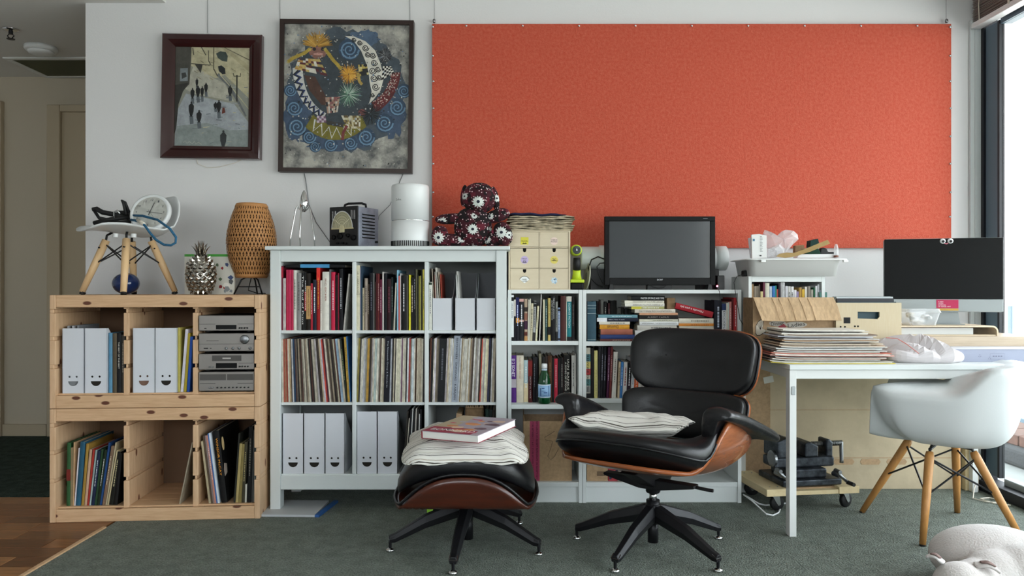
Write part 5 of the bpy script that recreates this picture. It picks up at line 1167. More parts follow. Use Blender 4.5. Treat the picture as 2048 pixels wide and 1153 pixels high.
# plush bear with daisy print
YP_ = 3.68; t = thing('plush_bear', 'plush bear in dark floral cloth with white daisies', 'plush toy', (WXc(945, YP_), YP_, ZU)); BO = t.location.copy(); sp_ = YP_/F
m = mat('floral', '#17080e', .9, bump=(80, .15, .003)); nt_ = m.node_tree; N = nt_.nodes.new; L = nt_.links.new; bs = nt_.nodes['Principled BSDF']
tcn = N('ShaderNodeTexCoord'); v1 = N('ShaderNodeTexVoronoi'); v1.inputs['Scale'].default_value = 46; L(tcn.outputs['Object'], v1.inputs['Vector'])
r1 = N('ShaderNodeValToRGB'); r1.color_ramp.interpolation = 'CONSTANT'; r1.color_ramp.elements[0].color = C('#12070b'); r1.color_ramp.elements[1].position = .35; r1.color_ramp.elements[1].color = C('#3c0d1a')
for p, c in ((.62, '#5a1626'), (.76, '#1a0a10'), (.92, '#9c3c54')): e = r1.color_ramp.elements.new(p); e.color = C(c)
L(v1.outputs['Color'], r1.inputs[0])
v2 = N('ShaderNodeTexVoronoi'); v2.inputs['Scale'].default_value = 74; L(tcn.outputs['Object'], v2.inputs['Vector'])
r2 = N('ShaderNodeValToRGB'); r2.color_ramp.interpolation = 'CONSTANT'; r2.color_ramp.elements[0].color = (1, 1, 1, 1); r2.color_ramp.elements[1].position = .22; r2.color_ramp.elements[1].color = (0, 0, 0, 1); L(v2.outputs['Distance'], r2.inputs[0])
mx = N('ShaderNodeMix'); mx.data_type = 'RGBA'; L(r2.outputs[0], mx.inputs[0]); L(r1.outputs[0], mx.inputs[6]); mx.inputs[7].default_value = C('#e4c4c8'); L(mx.outputs[2], bs.inputs['Base Color'])
def bear_part(name, px, py, rx_, rz_, ry_, dy=0, rot=0, e=.92, daisies=()):
    Y = YP_+dy; c = Vector((WXc(px, Y), Y, WZ(py, Y)))-BO; c.z = max(c.z, rz_*sp_*.98 if abs(rot) < .1 else c.z)
    rad = Vector((rx_*sp_, ry_*sp_, rz_*sp_)); RM = Matrix.Rotation(rot, 3, 'Y')
    o = G().sq(rad, e, e, 14, 22, lambda p: c+RM @ p).obj(name, 'floral', t, True)
    for ax, az, sz in daisies:       # offsets in px from the part centre, seen from the front
        def on(u, v_):
            q = RM.inverted() @ Vector((u*sp_, 0, v_*sp_)); k = (q.x/rad.x)**2+(q.z/rad.z)**2
            if k > .97: q = q*math.sqrt(.97/k); k = .97
            y = -rad.y*math.sqrt(max(0, 1-k)); return c+RM @ (Vector((q.x, y, q.z))*1.03)+Vector((0, -.0015, 0))
        g = G(); n = 26; ring = [on(ax+sz*(1 if i % 2 else .68)*math.cos(2*PI*i/n), az+sz*(1 if i % 2 else .68)*math.sin(2*PI*i/n)) for i in range(n)]
        mid = [on(ax+sz*.3*math.cos(2*PI*i/n), az+sz*.3*math.sin(2*PI*i/n)) for i in range(n)]
        g.add([on(ax, az)]+mid+ring, [(0, 1+i, 1+(i+1) % n) for i in range(n)]+[(1+i, 1+n+i, 1+n+(i+1) % n, 1+(i+1) % n) for i in range(n)]); g.obj('daisy', 'matte', o, color='#d5dad6')
        G().add([on(ax, az)+Vector((0, -.0008, 0))]+[on(ax+sz*.26*math.cos(2*PI*i/10), az+sz*.24*math.sin(2*PI*i/10))+Vector((0, -.0008, 0)) for i in range(10)], [(0, 1+i, 1+(i+1) % 10) for i in range(10)]).obj('daisy_eye', 'matte', o, color='#1c2030')
    return o
bear_part('torso', 946, 455, 38, 40, 30, 0, 0, .85, ((4, 20, 7), (1, -6, 11), (31, -8, 9), (-29, 12, 10), (8, -33, 10), (-22, -30, 8), (28, 24, 8)))
bear_part('head', 958, 397, 33, 31, 28, -.005, 0, .9, ((-20, 20, 8), (-27, 2, 7), (20, 18, 6)))
bear_part('muzzle', 957, 405, 18, 14, 12, -.06, 0, 1, ((0, 0, 12.5),))
bear_part('ear', 990, 398, 8, 25, 9, .01, -.18, 1, ((4, 0, 8),)); bear_part('ear', 928, 392, 7, 22, 8, .02, .1, 1)
bear_part('arm', 902, 438, 32, 10.5, 12, -.01, -.06, .85, ((-16, -6, 10), (22, 4, 8))); bear_part('arm', 994, 432, 26, 13, 13, -.01, -.3, .85, ((22, -2, 9), (-14, -2, 9)))
bear_part('leg', 904, 481, 38, 13, 14, -.02, .06, .85, ((20, 2, 9),)); bear_part('foot', 880, 472, 17, 20, 11, -.05, 0, .9, ((-2, -4, 12),))
bear_part('leg', 992, 476, 24, 17, 14, -.02, -.5, .85, ((-18, -4, 9),)); bear_part('foot', 1006, 468, 18, 24, 12, -.05, -.35, .9, ((-3, 2, 12), (12, -3, 8)))

# ---------------------------------------------------------------- things on the low bookcases
ZL = bz(580)
YC = YB+.012; x0, x1 = WXc(1017, YC), WXc(1140.5, YC); t = thing('drawer_chest', 'little birch chest of six drawers with stickers', 'drawer chest', ((x0+x1)/2, YC, ZL)); w = (x1-x0)/2; H = WZ(461, YC)-ZL; D = .24; th = .008
G().box(-w, -w+th, 0, D, 0, H).obj('side', 'pale_ply', t, bev=.001); G().box(w-th, w, 0, D, 0, H).obj('side', 'pale_ply', t, bev=.001)
G().box(-w+th, w-th, 0, D, H-th, H).obj('top', 'pale_ply', t); G().box(-w+th, w-th, D-.004, D, 0, H-th).obj('back', 'pale_ply', t); G().box(-w+th, w-th, 0, D-.004, 0, .004).obj('bottom', 'pale_ply', t)
rows = [(461+2.5, 494.5), (497, 537), (538.2, 578.6)]
xm = 0.0
for ya, yb in rows[:2]: G().box(-w+th, w-th, .002, D-.004, WZ(yb+1.8, YC)-ZL, WZ(yb+.4, YC)-ZL).obj('rail', 'pale_ply', t)
G().box(-.0018, .0018, .002, D-.004, .004, H-th).obj('partition', 'pale_ply', t)
stk = [[('#d8cf4a', 'TRAVEL', 'sq'), ('#e6cfc4', 'CABLES\nPHONES', 'c')], [('#c3b0d8', 'FIRST\n AID', 'c'), ('#e0cf6a', 'NICE\nTHINGS', 'c')], [('#eef0ee', 'HAIR\nCOMBS', 'fan'), ('#c8dbe6', '', 'star')]]
for r, (ya, yb) in enumerate(rows):
    for c in range(2):
        a, b = ((-w+th+.0012, -.003) if c == 0 else (.003, w-th-.0012)); z0, z1 = WZ(yb, YC)-ZL+.001, WZ(ya, YC)-ZL-.001; xc = (a+b)/2
        if r == 0: z1 = H-th-.001
        z0 = max(z0, .005)
        v, f = holed([(a, z0), (b, z0), (b, z1), (a, z1)], []) if r == 0 else holed([(a, z0), (b, z0), (b, z1), (xc+.0085, z1), (xc+.0085, z1-.009)]+[(xc+.0085*math.cos(q), z1-.009-.0095*math.sin(q)) for q in [PI*k/8 for k in range(1, 8)]]+[(xc-.0085, z1-.009), (xc-.0085, z1), (a, z1)], [])
        me = bpy.data.meshes.new('drawer'); me.from_pydata(v, [], f); me.update(); o = link('drawer', me, 'pale_ply', t, loc=(0, .003, 0)); md = o.modifiers.new('thick', 'SOLIDIFY'); md.thickness = .006; md.offset = -1
        if r: G().box(xc-.012, xc+.012, .008, .012, z1-.025, z1).obj('finger_gap', 'dark_gap', o)
        col_, tx, sh = stk[r][c]; zc = (z0+z1)/2-.008; sr = .0195
        poly = {'sq': [(xc-.02, zc-.017), (xc+.019, zc-.017), (xc+.02, zc+.019), (xc-.019, zc+.02)], 'c': circ(xc, zc, sr, 20), 'fan': circ(xc, zc-.006, .027, 14, .45, PI-.45)+[(xc, zc-.014)], 'star': [(xc+(.019 if k % 2 else .013)*math.cos(PI*k/7), zc+(.019 if k % 2 else .013)*math.sin(PI*k/7)) for k in range(14)]}[sh]
        G().flat(poly, -.0005).obj('sticker', 'ink', o, color=col_)
        for i, tl in enumerate([q for q in tx.split('\n') if q]): text('sticker_lettering', tl, o, (xc, -.0009, zc+(.006 if '\n' in tx else .0)-.0095*i), .006*len(tl.strip())*.9, .0062, color='#222')
        if sh in ('sq', 'c') and tx and (r, c) != (0, 1): G().flat([(xc-.012, zc-.013), (xc-.006, zc-.008), (xc, zc-.0105), (xc+.006, zc-.008), (xc+.012, zc-.013), (xc+.004, zc-.0135), (xc-.004, zc-.0135)][::-1] if (r, c) != (1, 1) else [(xc-.01, zc-.003), (xc, zc+.002), (xc+.01, zc-.003)][::-1], -.0011).obj('moustache_print', 'ink', o, color='#17130f')
        if sh == 'fan': gg = G(); stroke(gg, circ(xc, zc-.006, .027, 14, .45, PI-.45), .002, -.0009, '#151515'); gg.obj('fan_outline', 'paint_flat', o)
        if sh == 'star':
            gg = G()
            for _ in range(9): gg.col(R.choice(['#5d86a8', '#8fb0c8', '#e8f0f4', '#46607a'])).flat(circ(xc+R.uniform(-.011, .011), zc+R.uniform(-.011, .011), R.uniform(.002, .005), 6), -.0011-R.random()*.0003)
            gg.obj('sticker_print', 'paint_flat', o)
# newspapers and cloth on the chest
Zc_ = ZL+H; xa, xb = WXc(1012, YC), WXc(1150, YC)
for k in range(7):
    g = G(); n = 16; hh = .0085-.0002*k; z = Zc_+.0105*k; L0 = xa+R.uniform(0, .02)+.004*(k % 2); L1 = xb-R.uniform(.0, .02); ph = R.uniform(0, 6); yb_ = YC-.006-R.uniform(0, .012)
    def wv(f, z_): return z_+.0016*math.sin(ph+9*f)+.0014*math.sin(2*ph+23*f)
    rs = []
    for i in range(n+1):
        f = i/n; x = L0+(L1-L0)*f; lo = max(z, wv(f, z)); edge = .5+.5*min(1, 8*min(f, 1-f)+.2)
        rs.append([(x, yb_+.004*math.sin(13*f+ph), lo), (x, yb_-.004, lo+hh*.5*edge), (x, yb_, wv(f, z)+hh*edge+.0005), (x, YC+.2, wv(f, z)+hh*edge), (x, YC+.2, lo)])
    o = g.rings(rs).obj('newspaper', 'newsprint', smooth=False); tag(o, 'folded yellowed newspaper, %s from the bottom of pile on drawer chest' % nth(k+1), 'newspaper', 'newspapers on the drawer chest')
g = G(); n = 20; rs = []
for i in range(n+1):
    f = i/n; x = xa+.0+(.30)*f; z = Zc_+.0755+.003*math.sin(7*f)+.002*math.sin(19*f); e = min(1, 6*min(f, 1-f)+.15)
    rs.append([(x, YC+.0, z), (x, YC-.006, z+.005*e), (x, YC+.01, z+.011*e), (x, YC+.15, z+.012*e), (x, YC+.17, z)])
tag(g.rings(rs).obj('navy_cloth', mat('navy_cloth', '#20254a', .95, nz=(30, .3), bump=(30, .5, .01)), smooth=True), 'folded navy blue cloth on top of the newspapers', 'cloth')
# cordless drill standing on its battery
YD = YB+.03; t = thing('cordless_drill', 'lime green and black cordless drill standing upright', 'drill', (WXc(1154, YD), YD, ZL)); s = YD/F
def dz(py): return WZ(py, YD)-ZL
G().box(-13*s, 13*s, -.02, .07, 0, dz(566)).obj('battery', 'black_gloss', t, bev=.006)
G().box(-14*s, 14*s, -.022, .072, dz(566), dz(559.5)).obj('battery_foot', 'plain', t, bev=.004, color='#b9d02c')
G().tube([(0, .02, dz(560)), (0, .02, dz(548)), (0, .015, dz(540))], [.026, .02, .0195], 14, sy=1).obj('lower_grip', 'plain', t, True, color='#b9d02c')
G().tube([(0, .015, dz(541)), (0, .012, dz(528)), (0, .008, dz(516))], [.0185, .0195, .0175], 14).obj('grip', 'rubber', t, True)
Qd = Matrix.Translation((-.004, .0, dz(501))) @ Matrix.Rotation(PI/2, 4, 'X')
G().lathe([(.001, .034), (.02, .034), (.026, .028), (.0285, .0), (.0285, -.06), (.022, -.1), (.012, -.13), (.001, -.13)], 24, M=Qd).obj('motor_body', 'plain', t, True, color='#b9d02c')
G().lathe([(.001, .037), (.0185, .0365), (.0225, .031), (.0228, .02)], 24, M=Qd).obj('rear_cap', 'plain', t, True, color='#4a4d50')
text('badge_letter', 'R', t, (-.003, -.0385, dz(501)), .009, .011, color='#e8ecec'); G().box(-.018, .012, -.0375, -.036, dz(501)-.0095, dz(501)+.0095).obj('badge', 'plain', t, color='#2b2e30')
# round plate on edge
t = thing('sanding_disc', 'pale round disc standing on edge beside the drill', 'disc', (WXc(1172, YD+.08), YD+.1, ZL), rot=(0, .1, .12)); r = .07
G().lathe([(.001, -.003), (r, -.003), (r, .003), (.001, .003)], 36, M=Matrix.Translation((0, 0, r)) @ Matrix.Rotation(PI/2, 4, 'Y')).obj('disc', 'plain', t, color='#a9aa98'); G().lathe([(.001, -.005), (.02, -.005), (.02, .005), (.001, .005)], 20, M=Matrix.Translation((0, 0, r)) @ Matrix.Rotation(PI/2, 4, 'Y')).obj('hub', 'plain', t, color='#77786c')
# paper roll lying behind the television
YR_ = 3.86; xa, xb = WXc(1160, YR_), WXc(1452, YR_); r = .064; zc = WZ(517, YR_)
for xx in (xa+.1, xb-.1): tag(G().box(xx-.05, xx+.05, YR_-.05, YR_+.05, ZL, zc-r+.006).obj('black_block', 'black_plastic', bev=.002), 'black block propping the white roll at its %s end' % ('drill' if xx < .5 else 'desk'), 'block')
t = thing('white_roll', 'long white roller tube lying behind the television', 'roll', ((xa+xb)/2, YR_, zc)); w = (xb-xa)/2; Qr = Matrix.Rotation(PI/2, 4, 'Y')
G().lathe([(r*.9, -w), (r*.95, -w+.01), (r*.95, w-.05)], 32, M=Qr).obj('tube', 'white_lacquer', t, True); G().lathe([(r, w-.06), (r, w-.004), (r*.9, w), (.001, w)], 32, M=Qr).obj('end_cap', 'white_lacquer', t, True); G().lathe([(r*1.05, -w+.1), (r*1.05, -w+.16)], 32, M=Qr).obj('collar', 'white_lacquer', t, True)
# television
YT = 3.735; t = thing('television', 'black flat screen television on the low bookcase', 'television', (WXc(1319, YT), YT, ZL)); 
def tvx(px): return WXc(px, YT)-WXc(1319, YT)
def tvz(py): return WZ(py, YT)-ZL
X0_, X1_ = tvx(1209), tvx(1429.5); zt, zb_ = tvz(433.5), tvz(571); bz_ = 9.5*YT/F
for nm, a in (('bezel_top', (X0_, X1_, zt-bz_, zt)), ('bezel_side', (X0_, X0_+bz_, zb_, zt-bz_)), ('bezel_side', (X1_-bz_, X1_, zb_, zt-bz_)), ('bezel_bottom', (X0_+bz_, X1_-bz_, zb_, tvz(556)))): G().box(a[0], a[1], -.012, .02, a[2], a[3]).obj(nm, 'black_gloss', t, bev=.002)
G().box(X0_+bz_, X1_-bz_, -.003, .02, tvz(556), zt-bz_).obj('screen', 'tv_screen', t); G().box(X0_+.02, X1_-.02, .02, .055, zb_+.02, zt-.02).obj('rear_housing', 'black_plastic', t, bev=.01)
text('logo', 'acer', t, (0, -.0128, tvz(560)), .031, .0075, color='#c9ccd0'); G().box(tvx(1405), tvx(1414), -.0127, -.012, tvz(438.4), tvz(437.6)).obj('badge', 'plain', t, color='#9a9ca0')
for px in (1222, 1418): G().prism([(tvx(px)-.012, 0), (tvx(px)+.012, 0), (tvx(px)+.007, zb_+.004), (tvx(px)-.007, zb_+.004)], -.02, .05).obj('foot', 'black_plastic', t)
G().box(-.06, .06, .0, .05, 0, zb_).obj('stand', 'black_plastic', t)
wire('thick black cable arching from the television beside the drill', [W(1214, 521, 3.76), W(1196, 514, 3.77), W(1183, 520, 3.77), W(1177, 537, 3.77), W(1182, 556, 3.77), W(1192, 568, 3.77), W(1206, 575, 3.76)], .0038, 'rubber', 'video_cable', 'cable')
wire('slim black cable arching inside the thick one beside television', [W(1214, 526, 3.75), W(1200, 527, 3.75), W(1194, 534, 3.75), W(1198, 550, 3.75), W(1206, 567, 3.75), W(1211, 577, 3.75)], .003, 'rubber', 'power_cable', 'cable')
wire('black cable drooping under the television', [W(1296, 569, 3.72), W(1305, 574, 3.71), W(1318, 577, 3.71), W(1328, 575, 3.71), W(1334, 569, 3.72)], .002, 'rubber', 'video_cable', 'cable')
t = thing('power_adapter', 'black power adapter with glowing red light beside television', 'adapter', (WXc(1441, 3.74), 3.74, ZL)); G().box(-.018, .018, -.01, .04, 0, .072).obj('body', 'black_plastic', t, bev=.003)
ml = bpy.data.materials.new('red_led'); ml.use_nodes = True; ml.node_tree.nodes['Principled BSDF'].inputs['Emission Color'].default_value = (1, .1, .2, 1); ml.node_tree.nodes['Principled BSDF'].inputs['Emission Strength'].default_value = 6; MT['red_led'] = ml
G().sq((.0045, .003, .0045), 1, 1, 8, 10).obj('indicator_light', 'red_led', t, True, loc=(-.02, -.012, .018))
wire('black flex hanging from the adapter into the top shelf', [W(1437, 578, 3.665), W(1439, 585, 3.66), W(1440, 596, 3.66), W(1440, 604, 3.665)], .0016, 'rubber', 'power_cable', 'cable')

# ---------------------------------------------------------------- lounge chair and ottoman
def star_base(t, feet, zh, ztop, mname='black_metal', rc=.022):
    """five-star base; feet: local xy; zh: hub height"""
    for fx, fy in feet:
        u = Vector((fx, fy, 0)); L_ = u.length; u.normalize(); v = Vector((-u.y, u.x, 0)); rs = []
        for f, hw, zt, zb_ in ((.0, .03, zh+.014, zh-.06), (.12, .029, zh+.008, zh-.055), (.55, .024, zh*.60+.03, zh*.60-.02), (.93, .018, .07, .036), (1.0, .016, .062, .036)):
            p = u*(L_*f)
            rs.append([p+v*hw*.55+Vector((0, 0, zt)), p-v*hw*.55+Vector((0, 0, zt)), p-v*hw+Vector((0, 0, (zt+zb_)/2)), p-v*hw*.8+Vector((0, 0, zb_)), p+v*hw*.8+Vector((0, 0, zb_)), p+v*hw+Vector((0, 0, (zt+zb_)/2))])
        a = G().rings(rs).obj('base_arm', mname, t, bev=.002)
        p = u*(L_*.985); e = u*L_
        G().rings([[e+v*sx_*.0165*k+Vector((0, 0, z))+u*d for sx_, z, d in ((1, .063, -.02), (-1, .063, -.02), (-1, .05, .002), (1, .05, .002))] for k in (.7, 1.02)]).obj('tip', 'chrome', a)
        G().cyl(p+Vector((0, 0, .042)), p+Vector((0, 0, .014)), .007, .006).obj('glide_stem', 'black_metal', a); G().lathe([(.006, .014), (.017, .008), (.018, 0)], 16, c=(p.x, p.y, 0)).obj('glide', 'chrome', a, True)
    G().lathe([(.026, zh-.06), (.032, zh-.045), (.034, zh+.006), (.026, zh+.018)], 20).obj('hub', mname, t, True)
    G().lathe([(rc, .02), (rc, zh-.05)], 18).obj('lower_column', mname, t, True)
AL = math.radians(-35)
LC = thing('lounge_chair', 'black leather lounge chair with curved rosewood shell', 'armchair', (.583, 3.06, 0), AL)
# feet measured in the room, turned into the chair's frame
iM = Matrix.Rotation(-AL, 3, 'Z'); ctr = Vector((.583, 3.06, 0))
ft = [(.272, 3.16), (.886, 3.16), (.386, 2.785), (.781, 2.79), (.583, 3.39)]
star_base(LC, [tuple((iM @ (Vector((x, y, 0))-ctr)).xy) for x, y in ft], .165, .3)
G().lathe([(.028, .14), (.028, .194)], 20).obj('column_sleeve', 'black_metal', LC, True)
G().lathe([(.0155, .194), (.0155, .224)], 18).obj('column_rod', 'chrome', LC, True)
G().lathe([(.026, .224), (.03, .23), (.03, .262), (.04, .272)], 20).obj('column_top', 'black_metal', LC, True)
G().prism([(-.24, .35), (-.2, .358), (.1, .288), (.13, .276), (.1, .262), (.03, .245), (-.03, .25)], -.035, .035, 'x').obj('seat_plate', 'black_metal', LC, bev=.004)
G().prism([(-.2, .292), (.2, .292), (.2, .28), (.04, .25), (-.04, .25), (-.2, .28)], -.06, -.01, 'y').obj('cross_plate', 'black_metal', LC, bev=.004)
G().tube([(.15, -.03, .285), (.24, -.04, .282), (.27, -.04, .282)], .007, 7).obj('lever', 'black_metal', LC)
def sm(a, b, x): x = max(0, min(1, (x-a)/(b-a))); return x*x*(3-2*x)
# seat: tilted back, shell rises along the rear of both sides
def seat_z(v): return .318-.075*v+.02*max(0, -v)**4
def seat_shell(u, v):
    k = sm(-.72, -.08, v); s_ = min(1.2, abs(u)); sg = math.copysign(1, u); q = s_*PI/2
    x = (1-k)*.315*s_+k*.352*(math.sin(min(q, PI/2))+(max(0, q-PI/2))*.02)
    z = seat_z(v)+k*.25*(1-math.cos(q))**1.25+(1-k)*.03*s_**3
    return (sg*x, -.045+.325*v, z+.05*max(0, v)**3)
G().sheet(seat_shell, .014, 18, 80, .7).obj('seat_shell', 'rosewood', LC, True)
def cush(p):
    u, v = p.x/.325, p.y/.31
    k = sm(-.7, -.05, v); q = min(1, abs(u))
    z = seat_z(v)+.082+.14*k*q**4.5+p.z*(1-.12*max(0, v))*(1-.45*k*q**4)-.012*(1-u*u)*(p.z > 0)
    return Vector((p.x*(1-.06*k), -.05+p.y, z))
G().sq((.342, .322, .074), .62, .68, 18, 52, cush).obj('seat_cushion', 'leather', LC, True)
def rim_tube(name, rad, e, zoff, fn, r=.0055):
    pts = []
    for j in range(64):
        a = 2*PI*j/64; c, d = math.cos(a), math.sin(a); pts.append(fn(Vector((rad[0]*math.copysign(abs(c)**e, c), rad[1]*math.copysign(abs(d)**e, d), zoff))))
    G().tube(pts, r, 6, loop=True).obj(name, 'leather', LC, True)
rim_tube('piping', (.343, .323), .68, -.012, cush)
# back parts: sheets bowed around the sitter
def back_part(nm, yc, zc, hw, hh, tilt, bow, e, xo=0):
    ct, st_ = math.cos(tilt), math.sin(tilt)
    def base(u, v, d):     # u across, v up, d outwards (towards sitter negative y)
        x = xo+hw*u*(1+.05*v); yy = -bow*u*u+d; zz = hh*v
        return Vector((x, yc+yy*ct+zz*st_, zc-yy*st_+zz*ct))
    G().sheet(lambda u, v: base(u, v, .038-.012*abs(v)**3), .014, 10, 60, e).obj(nm+'_shell', 'rosewood', LC, True)
    def fn(p):
        u, v, d = p.x, p.y, p.z
        th_ = .048*(1-.08*(abs(u)**6)); 
        dd = d*th_
        for bx_ in (-.42, .42):
            q = ((u-bx_)/.16)**2+((v-.12)/.28)**2
            if d < 0: dd += .02*math.exp(-q*1.6)
        return base(u*.975, v*.955, dd)
    G().sq((1, 1, 1), .34, e, 22, 56, fn).obj(nm+'_cushion', 'leather', LC, True)
    pts = []
    for j in range(64):
        a = 2*PI*j/64; c, d = math.cos(a), math.sin(a); pts.append(base(math.copysign(abs(c)**e, c)*.985, math.copysign(abs(d)**e, d)*.965, .028))
    G().tube(pts, .0055, 6, loop=True).obj(nm+'_piping', 'leather', LC, True)
    for bx_ in (-.42, .42): 
        o = G().sq((.0165, .008, .0165), 1, 1, 8, 14).obj(nm+'_button', 'leather_soft', LC, True, loc=base(bx_, .12, -.033))
back_part('headrest', .425, .728, .298, .16, .20, .07, .56, .022)
back_part('backrest', .335, .50, .285, .115, .24, .08, .5, .015)
for x in (-.13, .13): G().tube([(x, .37, .42), (x, .405, .5), (x, .45, .62), (x, .475, .72)], .014, 8, sy=.45).obj('back_strut', 'black_metal', LC, True)
# arms
for s in (-1, 1):
    rs = []
    for f in (-.06, 0, .06, .25, .5, .75, .94, 1, 1.05):
        fc_ = max(0, min(1, f)); y = -.15+.37*f; zt = .632-.13*fc_**1.25; xo = .382+.07*fc_; xi = .262; zb_ = .455; k = 1 if 0 <= f <= 1 else .55
        ol = [(xi, zb_), (xi, zt-.06), (xi+.006, zt-.03), (xi+.025, zt-.008), (xi+.055, zt), (xo-.035, zt-.004), (xo-.008, zt-.016), (xo+.006, zt-.036), (xo-.002, zt-.056), (xo-.025, zt-.058), (xi+.085, zt-.052), (xi+.062, zt-.07), (xi+.054, zb_)]
        cxm = xi+.05; czm = zt-.03
        ring = [(s*(x if k == 1 else x+(.012 if x < xi+.03 else -.012 if x > xo-.02 else 0)), y, z if k == 1 else z+(-.014 if z > zt-.02 else .012 if zt-.075 < z < zt-.04 and x > xi+.05 else 0)) for x, z in ol]
        rs.append(ring if s < 0 else ring[::-1])
    G().rings(rs).obj('armrest', 'leather_soft', LC, True, sub=2)
# ticking cushion on the seat
def pillow(name, label, loc, rx_, ry_, rz_, m, rot=(0, 0, 0), bend=None, seed=1, e=.36):
    rr = random.Random(seed); ph = [rr.uniform(0, 6) for _ in range(6)]
    def fn(p):
        u, v = p.x/rx_, p.y/ry_
        z = p.z*(1-.78*max(abs(u), abs(v))**3.2); c = 1+.07*(abs(u*v))**1.5
        z += .004*math.sin(9*u+ph[0])*math.sin(5*v+ph[1])+.003*math.sin(17*u+ph[2]+6*v)
        x, y = p.x*(c-.05*(1-abs(u*v))), p.y*(c-.05*(1-abs(u*v)))
        if bend: z += bend(u, v)
        return Vector((x, y, z))
    t = thing(name, label, 'cushion', loc, rot=rot); 
    G().sq((rx_, ry_, rz_), .75, e, 18, 48, fn).obj('cover', m, t, True)
    pts = []
    for j in range(60):
        a = 2*PI*j/60; c, d = math.cos(a), math.sin(a); pts.append(fn(Vector((rx_*1.004*math.copysign(abs(c)**e, c), ry_*1.004*math.copysign(abs(d)**e, d), 0))))
    G().tube(pts, .0028, 5, loop=True).obj('seam', m, t, True)
    return t
cp = ctr+Matrix.Rotation(AL, 3, 'Z') @ Vector((-.06, -.07, .50))
pillow('seat_pillow', 'striped ticking cushion lying on the lounge chair seat', cp, .235, .165, .056, 'ticking_y', (math.radians(-5), 0, AL+math.radians(14)), lambda u, v: .028*u*u, 3)
# ottoman
OC = Vector((-.185, 3.10, 0)); OT = thing('ottoman', 'black leather ottoman with dark rosewood shell', 'ottoman', OC, math.radians(0))
fo = [(-.50, 3.008), (-.221, 2.765), (.112, 2.965), (.036, 3.36), (-.353, 3.43)]
star_base(OT, [(x-OC.x, y-OC.y) for x, y in fo], .175, .25)
G().lathe([(.012, .17), (.012, .2)], 14).obj('column_rod', 'chrome', OT, True); G().lathe([(.05, .2), (.06, .212), (.03, .216)], 18).obj('mount_plate', 'black_metal', OT, True)
def osh(u, v):
    a = abs(v); sg = math.copysign(1, v)
    if a < .62: y, z = .385*a, 0
    else:
        q = (a-.62)/.38; y, z = .2387+.038*q**.7, .125*q**1.5
    return (.29*u, -.02+sg*y, .226+z)
G().sheet(osh, .014, 18, 72, .8).obj('shell', 'rosewood_dark', OT, True)
def oc(p):
    u, v = p.x/.28, p.y/.272
    drop = .12*abs(u)**3.2
    return Vector((p.x, -.02+p.y*.97, .385+p.z-drop+.012*(1-u*u)-.01*abs(v)**4))
G().sq((.28, .272, .06), .5, .6, 16, 48, oc).obj('cushion', 'leather', OT, True)
pts = []
for j in range(60):
    a = 2*PI*j/60; c, d = math.cos(a), math.sin(a); q = osh(math.copysign(abs(c)**.8, c), math.copysign(abs(d)**.8, d)); pts.append((q[0], q[1]*1.0, q[2]+.012))
G().tube(pts, .006, 6, loop=True).obj('piping', 'leather', OT, True)
pillow('foot_pillow', 'striped ticking cushion lying on the ottoman', (-.185, 3.0, .462), .24, .235, .058, 'ticking_y', (math.radians(-1), 0, math.radians(2)), lambda u, v: -.02*u*u-.05*max(0, -v)**2.2, 8)
# art book on the ottoman cushion
P0 = W(887, 893, 2.93); rz_ = math.radians(33)
t = thing('art_book', 'thick art book with red and pink cover lying on the ottoman cushion', 'book', (-.165, 2.92, .500), rot=(math.radians(2), math.radians(-1), math.radians(-27))); bw, bh, bt = .125, .155, .03
G().box(-bw+.003, bw-.003, -bh+.003, bh-.003, .002, bt-.002).obj('page_block', mat('page_white', '#e9e7e2', .85), t)
G().box(-bw, bw, -bh, bh, 0, .002).obj('back_cover', 'plain', t, color='#8a2034'); G().box(-bw-.001, -bw+.0025, -bh, bh, 0, bt).obj('spine', 'plain', t, color='#8a2034')
fc = G().box(-bw, bw, -bh, bh, bt-.002, bt).obj('front_cover', 'plain', t, color='#a89aa4')
g = G()
def fl(c, pts, k): g.col(c).flat(pts, bt+.0002+.00012*k, 'z')
fl('#8e1f3a', [(-bw, -bh), (bw*.72, -bh), (bw*.72, -bh*.42), (-bw, -bh*.42)], 1); fl('#a8987c', [(-bw, -bh*.42), (-bw*.3, -bh*.42), (-bw*.4, bh), (-bw, bh)], 1); fl('#9a8f9a', [(-bw*.35, -bh*.42), (bw, -bh*.42), (bw, bh), (-bw*.4, bh)], 1)
for i in range(26): 
    x, y, r = R.uniform(-bw*.85, bw*.85), R.uniform(-bh*.9, bh*.85), R.uniform(.012, .036); fl(R.choice(['#c07a48', '#b0485a', '#8c8494', '#6a6478', '#c8a890', '#5a3a48', '#a09aa4', '#d08a50']), [(max(-bw+.002, min(bw-.002, x+r*R.uniform(.7, 1.4)*math.cos(2*PI*k/7))), max(-bh+.002, min(bh-.002, y+r*R.uniform(.4, .8)*math.sin(2*PI*k/7)))) for k in range(7)], 2+i*.1)
g.obj('cover_art', 'paint_flat', fc)
v, f, tw, th_ = text2d('BONNARD'); G().add([(x*.19/tw-.01, y*.03/th_-bh*.72, bt+.0009) for x, y in v], f).obj('title_lettering', 'ink', fc, color='#e4d8d4')

